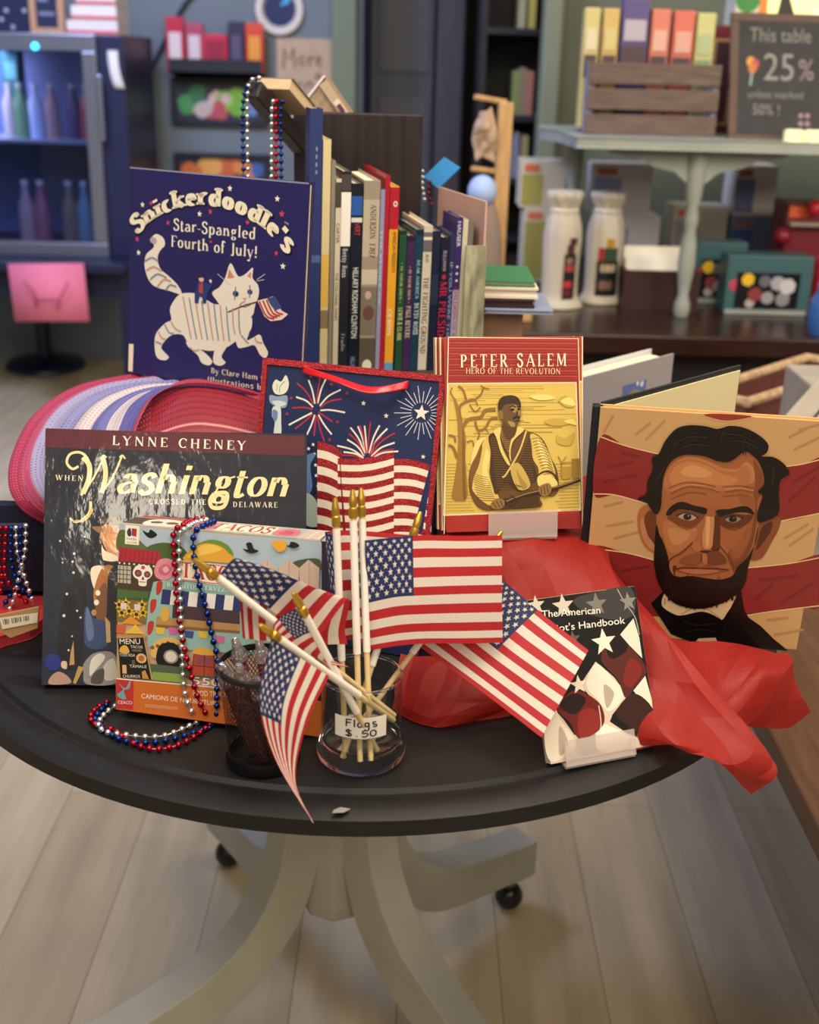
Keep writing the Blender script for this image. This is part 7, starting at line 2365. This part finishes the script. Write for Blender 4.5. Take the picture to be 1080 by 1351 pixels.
# things right of the row
cbx = (0.0441, 0.1336, 1.5, 1.64, 0.9237, 0.9649)
t = tag(MB().box((cbx[0] + .03, cbx[1], 1.44, 1.58, TZ + .001, cbx[5]), mat('9a7a62', rough=.8, noise=.08)).build('cardboard_box', bev=.002, org=((cbx[0] + cbx[1]) / 2, 1.51, TZ)), 'brown cardboard box right of the spine row under lying books', 'box')
z_ = cbx[5]
for i, (lb, x0, x1, th, cc, pc, dy) in enumerate((('bottom lying book with a pale blue cover on the cardboard box', .085, .168, .005, '8c98b8', 'cfc8ba', -.01), ('dark maroon lying book second from the bottom on the cardboard box', .08, .146, .009, '3a2228', '4a3a3c', 0), ('thick white paged lying book under the green one', .075, .150, .013, 'e4dccc', 'e8e0d0', .005), ('topmost lying book with a green cover, tilted', .07, .146, .006, '3f7f5a', 'dcd4c0', .01))):
    t = thing('book', lb, 'book', ((x0 + x1) / 2, 1.5, z_), 'lying books on the cardboard box')
    x0 += .0
    tl = .0 if i < 3 else .0
    MB().box((x0, x1, 1.43 + dy, 1.55 + dy, z_ + .001, z_ + .001 + th * .25), mat(cc, rough=.4)).box((x0, x1, 1.43 + dy, 1.55 + dy, z_ + .001 + th * .8, z_ + .001 + th), mat(cc, rough=.4)).build('cover', t)
    MB().box((x0 + .002, x1 - .002, 1.433 + dy, 1.548 + dy, z_ + .001 + th * .25, z_ + .001 + th * .8), mat(pc, rough=.8)).build('pages', t)
    z_ += th + .001
BLC = mat('3f9be8', rough=.4)
q = [(0.0078, 1.68, 1.1014), (0.0351, 1.68, 1.1282), (0.0575, 1.68, 1.1147), (0.0282, 1.68, 1.0857)]
t = tag(MB().add(q, [(3, 2, 1, 0)], BLC).build('tag_card', solid=.0015, org=q[3]), 'bright blue card standing tilted behind the right end of the row', 'card')


# ------------------------------------------------------------------ bead necklaces
def beads(pts, r, col, label, group, gap=2.9, n=8, k=6, ends=None):
    P = cr(pts, 14)
    out, acc, step = [P[0]], 0, r * gap
    for a, b in zip(P, P[1:]):
        L_ = (b - a).length
        while acc + L_ >= step:
            f_ = (step - acc) / L_
            a = a.lerp(b, f_)
            out.append(a)
            L_ = (b - a).length
            acc = 0
        acc += L_
    mb = MB()
    m_ = mat(col, rough=.16, metal=.85)
    for p in out:
        mb.ball(p, r, m_, n, k)
    mb.tube(P[::3] + [P[-1]], r * .22, m_, 5)
    o_ = mb.build('bead_necklace', org=pts[-1] if ends is None else ends)
    return tag(o_, label, 'necklace', group)


SIL, RED, BLU = 'd8d8dc', 'b01c34', '1c3a86'
for pts, c_, lb in (
    ([(-0.1837, 0.9747, 0.8645), (-0.1917, 0.96, 0.8679), (-0.1942, 0.9323, 0.8738), (-0.2011, 0.93, 0.8683), (-0.2006, 0.9248, 0.8444), (-0.1981, 0.916, 0.8055), (-0.1921, 0.9074, 0.7698), (-0.1834, 0.899, 0.7375), (-0.1746, 0.8931, 0.7163), (-0.1674, 0.9026, 0.7032), (-0.1769, 0.877, 0.7032), (-0.1927, 0.857, 0.7032), (-0.212, 0.8514, 0.7032), (-0.2337, 0.8622, 0.7032), (-0.2509, 0.8795, 0.7032), (-0.267, 0.8862, 0.7032), (-0.2762, 0.8984, 0.7032), (-0.2746, 0.9154, 0.7032), (-0.2658, 0.9292, 0.7032)], RED, 'red bead necklace looped over the puzzle box onto the table'),
    ([(-0.1798, 0.9679, 0.8658), (-0.1859, 0.9502, 0.8698), (-0.1885, 0.9231, 0.8756), (-0.1958, 0.9288, 0.8668), (-0.1965, 0.9242, 0.8448), (-0.1954, 0.9156, 0.8058), (-0.1942, 0.9069, 0.7663), (-0.1923, 0.8995, 0.7332), (-0.1862, 0.8947, 0.7157), (-0.1809, 0.8993, 0.7032), (-0.1926, 0.8836, 0.7032), (-0.2067, 0.8719, 0.7032), (-0.2238, 0.8699, 0.7032), (-0.2427, 0.8726, 0.7032), (-0.2581, 0.8767, 0.7032), (-0.2664, 0.8887, 0.7032), (-0.2646, 0.908, 0.7032), (-0.2563, 0.9243, 0.7032)], SIL, 'silver bead necklace looped over the puzzle box beside the red one'),
    ([(-0.1722, 0.9626, 0.8667), (-0.1765, 0.9418, 0.8712), (-0.1831, 0.9274, 0.8691), (-0.1831, 0.9231, 0.8492), (-0.1792, 0.9179, 0.8281), (-0.1725, 0.9118, 0.8046), (-0.1665, 0.9053, 0.779), (-0.162, 0.8986, 0.7628), (-0.1627, 0.8925, 0.7343), (-0.1659, 0.8937, 0.7032), (-0.18, 0.8793, 0.7032), (-0.1973, 0.8675, 0.7032), (-0.2172, 0.8606, 0.7032), (-0.2407, 0.8642, 0.7032), (-0.2641, 0.8851, 0.7032), (-0.2719, 0.8999, 0.7032), (-0.2671, 0.9237, 0.7032)], BLU, 'blue bead necklace over the puzzle box, right of the silver one')):
    beads(pts, .0029, c_, lb, 'bead necklaces over the puzzle box')
for pts, c_, lb in [([(-0.2094, 1.485, 1.0524), (-0.208, 1.485, 1.1114), (-0.2072, 1.485, 1.1775), (-0.2054, 1.485, 1.2135), (-0.1988, 1.485, 1.2256), (-0.1907, 1.485, 1.2266)], 'S', 'silver bead necklace over the tip of the dark rack arm'), ([(-0.2151, 1.485, 1.0522), (-0.2135, 1.485, 1.1113), (-0.2127, 1.485, 1.1773), (-0.2101, 1.485, 1.2075), (-0.2044, 1.485, 1.2187)], 'B', 'blue bead necklace at the far left of the dark rack arm'), ([(-0.1803, 1.485, 1.0531), (-0.1792, 1.485, 1.1122), (-0.1782, 1.485, 1.1695), (-0.1768, 1.485, 1.1972), (-0.1722, 1.485, 1.2033)], 'S', 'silver bead necklace hanging in front of the dark rack arm'), ([(-0.1746, 1.485, 1.0532), (-0.1736, 1.485, 1.1123), (-0.1727, 1.485, 1.1696), (-0.1722, 1.485, 1.199), (-0.1685, 1.485, 1.2042)], 'R', 'red bead necklace between silver and blue on the dark rack arm'), ([(-0.168, 1.485, 1.0534), (-0.1672, 1.485, 1.1125), (-0.1672, 1.485, 1.1698), (-0.1669, 1.485, 1.194), (-0.1641, 1.485, 1.2009)], 'B', 'blue bead necklace hanging right of the red one on the rack arm')]:
    beads(pts, .0030, {'S': SIL, 'R': RED, 'B': BLU}[c_], lb, 'bead necklaces hanging from the rack arm')
for pts, c_, lb in [([(-0.403, 1.088, 0.8036), (-0.408, 1.088, 0.7679), (-0.4083, 1.088, 0.7494), (-0.3991, 1.088, 0.7327), (-0.39, 1.088, 0.7219)], 'R', 'red bead necklace hanging third from right on the navy holder'), ([(-0.4091, 1.088, 0.8034), (-0.4134, 1.088, 0.7678), (-0.4124, 1.088, 0.7468), (-0.4162, 1.088, 0.7322)], 'R', 'red bead necklace at the very left of the photo'), ([(-0.398, 1.088, 0.8037), (-0.4013, 1.088, 0.7664), (-0.3959, 1.088, 0.7422), (-0.3855, 1.088, 0.7289)], 'B', 'left blue bead necklace hanging on the navy holder'), ([(-0.3885, 1.088, 0.804), (-0.3928, 1.088, 0.7667), (-0.3981, 1.088, 0.743), (-0.4146, 1.088, 0.7169)], 'B', 'right blue bead necklace between two silver ones on the navy holder'), ([(-0.3931, 1.088, 0.8039), (-0.3939, 1.088, 0.7791), (-0.3901, 1.088, 0.7542), (-0.3864, 1.088, 0.7365), (-0.3832, 1.088, 0.7195)], 'S', 'left silver bead necklace hanging on the navy holder'), ([(-0.383, 1.088, 0.8066), (-0.3863, 1.088, 0.7794), (-0.3928, 1.088, 0.7583), (-0.4009, 1.088, 0.7301), (-0.4088, 1.088, 0.7127)], 'S', 'rightmost silver bead necklace on the navy holder')]:
    beads(pts, .0030, {'S': SIL, 'R': RED, 'B': BLU}[c_], lb, 'bead necklaces at the left edge')
beads([(0.0054, 1.66, 1.1101), (0.0059, 1.66, 1.0911), (0.0097, 1.66, 1.068)], .0026, SIL, 'short silver bead strand under the bright blue card', None)
beads([(0.0161, 1.66, 1.0964), (0.0145, 1.66, 1.0813), (0.0203, 1.66, 1.0642)], .0026, '7a2030', 'short dark red bead strand under the bright blue card', None)

# left edge: navy bead holder on a red tray with its tag
nv = thing('bead_holder', 'dark navy bead holder at the left edge behind the glossy navy book', 'stand', (-0.4073, 1.16, TZ))
bx0, bx1 = -0.444, -0.3752
MB().box((bx0, bx1, 1.12, 1.135, TZ + .02, 0.8154), mat('0e1430', rough=.6)).build('backdrop', nv)
MB().tube([(bx0, 1.095, 0.8018), (bx1 - .012, 1.095, 0.8039)], .003, mat('20243a', rough=.4), 8).build('bar', nv)
MB().box((bx0, bx1, 1.135, 1.2, TZ + .001, TZ + .02), mat('0e1430', rough=.6)).build('foot', nv)
rp = [(-0.4197, 1.0018, 0.7015), (-0.3934, 1.0332, 0.7015), (-0.3753, 1.0473, 0.7015), (-0.3643, 1.0766, 0.7015), (-0.3746, 1.1225, 0.7015), (-0.4611, 1.1173, 0.7015)]
tag(MB().prism([(p[0], p[1]) for p in rp], (0, 0, .7015), (1, 0, 0), (0, 1, 0), (0, 0, 1), .012, mat('b8343c', rough=.4)).build('red_tray', bev=.003, org=rp[1]), 'red flat tray under the beads at the left table edge', 'tray')
kt = thing('kraft_tag', 'brown kraft tag with a white barcode sticker under the left beads', 'tag', (-0.3778, 1.0237, 0.716))
kq = [V(p) for p in [(-0.3893, 1.0, 0.7502), (-0.3467, 1.0, 0.761), (-0.3501, 1.0, 0.7386), (-0.3771, 1.0, 0.7273), (-0.3906, 1.0, 0.7374)]]
mb = MB().add(kq, [tuple(range(5))], mat('b08a5e', rough=.8))
mb.build('card', kt, solid=.002)
sq = [V(p) + V((0, -.002, 0)) for p in [(-0.3851, 1.0, 0.7488), (-0.3479, 1.0, 0.7554), (-0.3495, 1.0, 0.745), (-0.3834, 1.0, 0.7368)]]
mb = MB().add(sq, [(0, 1, 2, 3)], mat('e8dcc4', rough=.6))
for i in range(16):
    f0 = .08 + i * .045
    if i in (4, 11):
        continue
    a_, b_ = sq[0].lerp(sq[1], f0), sq[0].lerp(sq[1], f0 + (.012, .024, .018)[i % 3])
    c_, d_ = sq[3].lerp(sq[2], f0), sq[3].lerp(sq[2], f0 + (.012, .024, .018)[i % 3])
    y_ = V((0, -.0004, 0))
    mb.add([a_.lerp(c_, .15) + y_, b_.lerp(d_, .15) + y_, b_.lerp(d_, .62) + y_, a_.lerp(c_, .62) + y_], [(0, 1, 2, 3)], mat('2a241c'))
mb.build('sticker', kt)

# grey book with the photo of carved faces, behind the red and yellow stack
q = [(0.1946, 1.36, 0.9136), (0.3349, 1.5, 0.9023), (0.3431, 1.5, 0.766), (0.2026, 1.36, 0.8082)]
t = thing('grey_book', 'grey hardback standing open behind the red and yellow paperbacks', 'book', (q[3][0], q[3][1], TZ))
A_, B_ = V((q[0][0] - .03, q[0][1] - .034, TZ + .002)), V((q[1][0], q[1][1], TZ + .002))
du = (B_ - A_)
L_ = du.length
du.normalize()
nx = du.cross(ZU)
hh = q[1][2] - TZ
mb = MB().obox(A_, du, ZU, nx, L_, hh, .003, mat('9a9498', rough=.45))
a = Art(mb, A_ + nx * .003, du, ZU, nx, dict(rough=.45))
k = L_ * 1e4
H_ = hh * 1e4
ph = [.60, .71]
a.run([('P', '5a6aa8', '%d,%d %d,%d %d,%d %d,%d' % (k * .55, H_ * .66, k * .76, H_ * .66, k * .76, H_ * .88, k * .55, H_ * .88)),
       ('P', '8a8462', '%d,%d %d,%d %d,%d %d,%d %d,%d' % (k * .55, H_ * .62, k * .76, H_ * .62, k * .76, H_ * .80, k * .65, H_ * .84, k * .55, H_ * .79))])
for fx, fz, r, c in ((.58, .76, .02, 'b0a884'), (.63, .77, .022, 'a89e78'), (.68, .76, .02, 'b8b08c'), (.73, .75, .018, '9a9070'), (.60, .69, .02, '6a6448'), (.69, .69, .022, '5a5440'), (.72, .86, .016, 'c8cce0'), (.68, .87, .012, 'd0d4e4')):
    a.run([('D', c, k * fx, H_ * fz, k * r, k * r)])
a.text('d8d4d4', 'G', 'WORLD', k * .33, H_ * .55, k * .62, H_ * .57, H_ * .09, 1)
mb.build('front_board', t)
MB().obox(A_ - nx * .03, du, ZU, nx, L_ - .006, hh - .006, .028, PAPER).build('pages', t)
MB().obox(A_ - nx * .034, du, ZU, nx, L_, hh, .003, mat('c8ccd0', rough=.45)).build('back_board', t)

# ------------------------------------------------------------------ glass jar of little flags
jx, jy = -0.0357, 0.8554
GLS = clear_glass('eef3f2')
jar = thing('glass_jar', 'clear glass jar with a handwritten price label, holding small flags', 'jar', (jx, jy, TZ))
jh = 0.078
RG = mat('f6f8f8', rough=.015, trans=1.0, ior=1.45)
MB().lathe([(.0335, .021), (.0335, jh - .0012)], (jx, jy, TZ), GLS, 64).build('glass_wall', jar)
MB().lathe([(0, .0012), (.034, .0012), (.0372, .005), (.0378, .011), (.0360, .0165), (.0340, .020), (.0335, .0215), (.0318, .0215), (.031, .0165), (.029, .0135), (0, .012)], (jx, jy, TZ), RG, 64).build('glass_foot', jar)
MB().lathe([(.0335, jh - .0012), (.0340, jh), (.0335, jh + .0012), (.0325, jh + .0012), (.0320, jh), (.0325, jh - .0012), (.0335, jh - .0012)], (jx, jy, TZ), RG, 64).build('glass_rim', jar)
LBL = mat('f2ece0', rough=.6)
INK = mat('22222a', rough=.6)
a0_, a1_ = math.radians(-34), math.radians(32)


def jp(s, z, r=.0342):
    """s metres along the curved label, z metres above its foot"""
    an = math.radians(-36) + s / r
    return V((jx + r * math.sin(an), jy - r * math.cos(an), TZ + .037 + z))


mb = MB().grid(lambda a, b: jp(a * .0445, b * .0195), 20, 4, LBL)
S_ = [[(7, 11), (7, 17.6)], [(7, 17.4), (11, 17.6)], [(7, 14.6), (10.4, 14.8)], [(13, 11), (13, 17.8)],
      [(18.6, 14.4), (16.4, 15), (15.4, 12.8), (16.6, 11), (18.4, 12)], [(18.8, 15), (18.7, 11)], [(23.4, 14.4), (21.4, 15), (20.6, 12.8), (22, 11.4), (23.4, 12.6)], [(23.5, 15), (23.4, 8.6), (21.4, 8), (20.4, 9)],
      [(29, 15), (26.8, 15.2), (27, 13.2), (29.2, 12.6), (29, 10.9), (26.6, 11)],
      [(10.8, 7), (8, 7.8), (7, 6.2), (9.6, 5), (10.8, 3.2), (8.6, 2.2), (6.4, 3)], [(9, 8.6), (8.6, 1.4)], [(14.4, 2.6), (15.2, 2.6)],
      [(22.6, 7.8), (19.6, 7.6), (19.2, 5.2), (22, 5.4), (22.8, 3.6), (20.6, 2), (18.6, 2.6)], [(27, 7.8), (25, 6.6), (25, 3.4), (27, 2.2), (28.8, 3.6), (28.8, 6.4), (27, 7.8)]]
for s in S_:
    P = cr(s, 5) if len(s) > 2 else [V(p) for p in s]
    P2 = strip(P, lambda d: 1.15)
    for qd in P2:
        mb.add([jp(p.x * .00112 + .003, p.y * .001, .0346) for p in qd], [(0, 1, 2, 3)], INK)
mb.build('price_label', jar)
tag(MB().obox((jx - .014, jy + .004, TZ + .0128), (1, 0, 0), (0, .2, .98), (0, -.98, .2), .026, .018, .0006, mat('b8b4aa', rough=.7)).build('paper_slip', org=(jx, jy + .01, TZ + .013)), 'pale paper slip standing inside the glass jar behind the sticks', 'slip')

WOOD = mat('d8bd8a', rough=.55, noise=.12, nscale=40, stretch=(1, 1, .1))
GOLD = mat('c9a243', rough=.32, metal=.75)
SLV = mat('ece6dc', rough=.45)
CR_, CW_, CB_ = cloth_mat('c2282e'), cloth_mat('efe6da'), cloth_mat('27356a')


def hand_flag(label, bottom, top, rows, sleeve=.62):
    b_, t_ = V(bottom), V(top)
    d_ = (t_ - b_).normalized()
    r = thing('hand_flag', label, 'flag', bottom, 'small stick flags in the glass jar')
    L_ = (t_ - b_).length
    MB().tube([b_, t_ - d_ * .012], .0024, WOOD, 10).build('stick', r)
    MB().lathe([(.0027, -.02), (.0036, -.019), (.0036, -.012), (.0025, -.011), (.0033, -.009), (.003, -.004), (.0016, .003), (0, .0036)], t_, GOLD, 14, axis=d_).build('finial', r)
    s0 = L_ - .024 - .106
    MB().tube([b_ + d_ * s0, b_ + d_ * (L_ - .022)], .0031, SLV, 10).build('sleeve', r)
    fn = patch(rows)
    mb = MB()

    def mf(u, v):
        if u < 11 / 26 and v < 7 / 13:
            return CB_
        return CR_ if int(v * 13) % 2 == 0 else CW_
    mb.grid(fn, 26, 26, mf)
    vs, fs = [], []
    for i in range(1, 12):
        for j in range(1, 10):
            if (i + j) % 2:
                continue
            u0, v0 = 11 / 26 * i / 12, 7 / 13 * j / 10
            eu, ev = (fn(u0 + .02, v0) - fn(u0 - .02, v0)) / .04, (fn(u0, v0 + .02) - fn(u0, v0 - .02)) / .04
            nn = eu.cross(ev)
            nn = nn.normalized() if nn.length > 1e-9 else V((0, -1, 0))
            for sg in (1, -1):
                k0 = len(vs)
                vs.append(fn(u0, v0) + nn * .0005 * sg)
                for q_ in range(10):
                    rr = .0033 * (1 if q_ % 2 == 0 else .42)
                    vs.append(fn(u0 + rr * math.sin(q_ * PI / 5) / .152, v0 - rr * math.cos(q_ * PI / 5) / .1016) + nn * .0005 * sg)
                fs += [(k0, k0 + 1 + q_, k0 + 1 + (q_ + 1) % 10) for q_ in range(10)]
    mb.add(vs, fs, CW_)
    mb.build('cloth', r)
    return r


for lb, b_, t_, rw in [('small flag spread flat facing front over the middle of the jar', (-0.0263, 0.8231, 0.716), (-0.0393, 0.885, 0.9264), [[(-0.0352, 0.8691, 0.891), (-0.0117, 0.8748, 0.892), (0.0109, 0.8822, 0.8916), (0.0438, 0.8878, 0.8896), (0.0762, 0.892, 0.8894)], [(-0.0325, 0.8614, 0.8432), (-0.0093, 0.8652, 0.8475), (0.0128, 0.8713, 0.8467), (0.0464, 0.8776, 0.8461), (0.0778, 0.8817, 0.8458)], [(-0.0292, 0.8554, 0.7997), (-0.0064, 0.8588, 0.8028), (0.0153, 0.8641, 0.8027), (0.048, 0.8689, 0.8012), (0.0803, 0.873, 0.8008)]]), ('small flag behind the flat front one, its finial just left of the tallest stick', (-0.0349, 0.8216, 0.716), (-0.0455, 0.875, 0.9286), [[(-0.0448, 0.8914, 0.8795), (0.0006, 0.902, 0.8792), (0.064, 0.9084, 0.8763)], [(-0.0401, 0.875, 0.7948), (0.0059, 0.8795, 0.8009), (0.0663, 0.8841, 0.8017)]]), ('small flag on the leftmost upright stick, dark corner showing left of the sticks', (-0.047, 0.8277, 0.716), (-0.0588, 0.868, 0.9238), [[(-0.0574, 0.8839, 0.8877), (-0.0689, 0.8971, 0.886), (-0.0441, 0.9136, 0.8814), (0.0133, 0.9169, 0.8762)], [(-0.0504, 0.8677, 0.7982), (-0.0566, 0.8753, 0.7956), (-0.0355, 0.8858, 0.795), (0.0155, 0.8908, 0.7968)]]), ('small flag mostly hidden behind the flat one, finial tipped right over the gift bag', (-0.0493, 0.8254, 0.716), (0.0083, 0.91, 0.8979), [[(0.0045, 0.9076, 0.8742), (0.0387, 0.9107, 0.8767), (0.0719, 0.9124, 0.8755)], [(-0.0056, 0.8912, 0.823), (0.0341, 0.892, 0.8167), (0.07, 0.893, 0.8137)]]), ('small flag slanting down right in front of the handbook', (-0.0535, 0.8319, 0.716), (0.0791, 0.95, 0.8667), [[(0.0815, 0.9134, 0.8391), (0.1159, 0.8941, 0.8166), (0.1519, 0.8732, 0.7957)], [(0.0462, 0.9024, 0.8105), (0.0857, 0.8779, 0.7884), (0.1315, 0.8487, 0.7681)], [(0.0114, 0.8926, 0.785), (0.0623, 0.8667, 0.7594), (0.1123, 0.8295, 0.7377)]]), ('small flag lying left, folded over its stick in front of the puzzle box', (-0.0082, 0.8522, 0.7411), (-0.1517, 0.7747, 0.9101), [[(-0.1375, 0.7854, 0.8962), (-0.1257, 0.7941, 0.9049), (-0.1269, 0.8061, 0.8666), (-0.1245, 0.7999, 0.8364)], [(-0.1175, 0.798, 0.8732), (-0.0999, 0.805, 0.8916), (-0.1119, 0.8178, 0.8551), (-0.1118, 0.8128, 0.8282)], [(-0.0954, 0.8103, 0.8495), (-0.071, 0.8188, 0.8718), (-0.0807, 0.8253, 0.8327), (-0.0838, 0.8254, 0.8192)], [(-0.0694, 0.8177, 0.827), (-0.046, 0.8296, 0.8578), (-0.0488, 0.839, 0.8267), (-0.0469, 0.8392, 0.8132)]]), ('small crumpled flag in the middle of the three left leaning ones', (-0.0217, 0.8317, 0.72), (-0.0826, 0.7847, 0.8804), [[(-0.0786, 0.7937, 0.8676), (-0.0938, 0.7974, 0.8578), (-0.101, 0.7985, 0.8468), (-0.0922, 0.8006, 0.8383)], [(-0.071, 0.7966, 0.8474), (-0.0819, 0.7967, 0.8419), (-0.0886, 0.7986, 0.833), (-0.0656, 0.8004, 0.8236)], [(-0.0609, 0.799, 0.8258), (-0.0598, 0.7996, 0.8216), (-0.0587, 0.8006, 0.8159), (-0.0418, 0.8015, 0.8126)]]), ('small flag hanging down in front of the mesh cup, its tail tip near table edge', (-0.0087, 0.8456, 0.7407), (-0.103, 0.7538, 0.8698), [[(-0.0974, 0.7599, 0.8577), (-0.105, 0.7441, 0.8166), (-0.0942, 0.7392, 0.7702), (-0.0658, 0.7294, 0.7225)], [(-0.0792, 0.7687, 0.8388), (-0.0903, 0.7487, 0.8062), (-0.0867, 0.7407, 0.763), (-0.0658, 0.7292, 0.722)], [(-0.0573, 0.7814, 0.816), (-0.0718, 0.757, 0.7889), (-0.0792, 0.7427, 0.7487), (-0.0648, 0.7307, 0.7202)]])]:
    hand_flag(lb, b_, t_, rw)

# ------------------------------------------------------------------ mesh cup of crystal pens
cx_, cy_ = -0.1173, 0.8447
CUPM = net_mat('wire_mesh', [(0, '0c0c0e'), (.5, '0c0c0e')], 64, 15, .74, 1.0, .4, diamond=True)
cup = thing('pen_cup', 'black wire mesh cup of crystal topped pens on the table', 'cup', (cx_, cy_, TZ))
ch = .088
MB().grid(lambda u, v: V((cx_ + (.0285 + .0055 * v) * math.cos(2 * PI * u), cy_ + (.0285 + .0055 * v) * math.sin(2 * PI * u), TZ + .008 + (ch - .008) * v)), 64, 6, CUPM, uv=True).build('mesh_wall', cup)
BM = mat('101012', rough=.35)
MB().lathe([(0, .001), (.030, .001), (.031, .004), (.0295, .012), (.0275, .012), (.027, .003), (0, .003)], (cx_, cy_, TZ), BM, 40).build('base', cup)
MB().lathe([(.0335, ch - .002), (.0352, ch - .001), (.0352, ch + .003), (.0335, ch + .004), (.0328, ch)], (cx_, cy_, TZ), BM, 48).build('rim', cup)
PENB = mat('8a4a52', rough=.25, metal=.5, noise=.9, nscale=500, bump=1.0, bscale=600)
CLR = mat('f2eef0', rough=.03, trans=.9, ior=1.5)
CHR = mat('d8d4d4', rough=.12, metal=1)
for i, (tp, bt_, lb) in enumerate([((-0.146, 0.832, 0.7929), (-0.1253, 0.8487, 0.706), 'crystal topped pen at the left of the mesh cup'), ((-0.1313, 0.822, 0.7981), (-0.1153, 0.8367, 0.706), 'crystal topped pen at the front middle of the mesh cup'), ((-0.1166, 0.816, 0.7903), (-0.1053, 0.8367, 0.706), 'lowest crystal topped pen at the front right of the mesh cup'), ((-0.1408, 0.868, 0.7969), (-0.1213, 0.8587, 0.706), 'tallest crystal topped pen at the back of the mesh cup'), ((-0.1219, 0.872, 0.7953), (-0.1053, 0.8567, 0.706), 'tall crystal topped pen at the back right of the mesh cup, beside the flag')]):
    t_, b_ = V(tp), V(bt_)
    d_ = (t_ - b_).normalized()
    r = thing('pen', lb, 'pen', bt_, 'crystal topped pens in the mesh cup')
    L_ = (t_ - b_).length
    MB().tube([b_, b_ + d_ * (L_ - .016)], .0052, PENB, 12).build('barrel', r)
    MB().lathe([(.0055, -.017), (.0075, -.0155), (.0075, -.009), (.006, -.006), (.004, -.004), (.0036, .003), (0, .003)], t_, CLR, 16, axis=d_).build('crystal_cap', r)
    MB().lathe([(0, -.014), (.0028, -.012), (.0028, .0032), (.0018, .0045), (0, .0045)], t_, CHR, 12, axis=d_).build('pin', r)
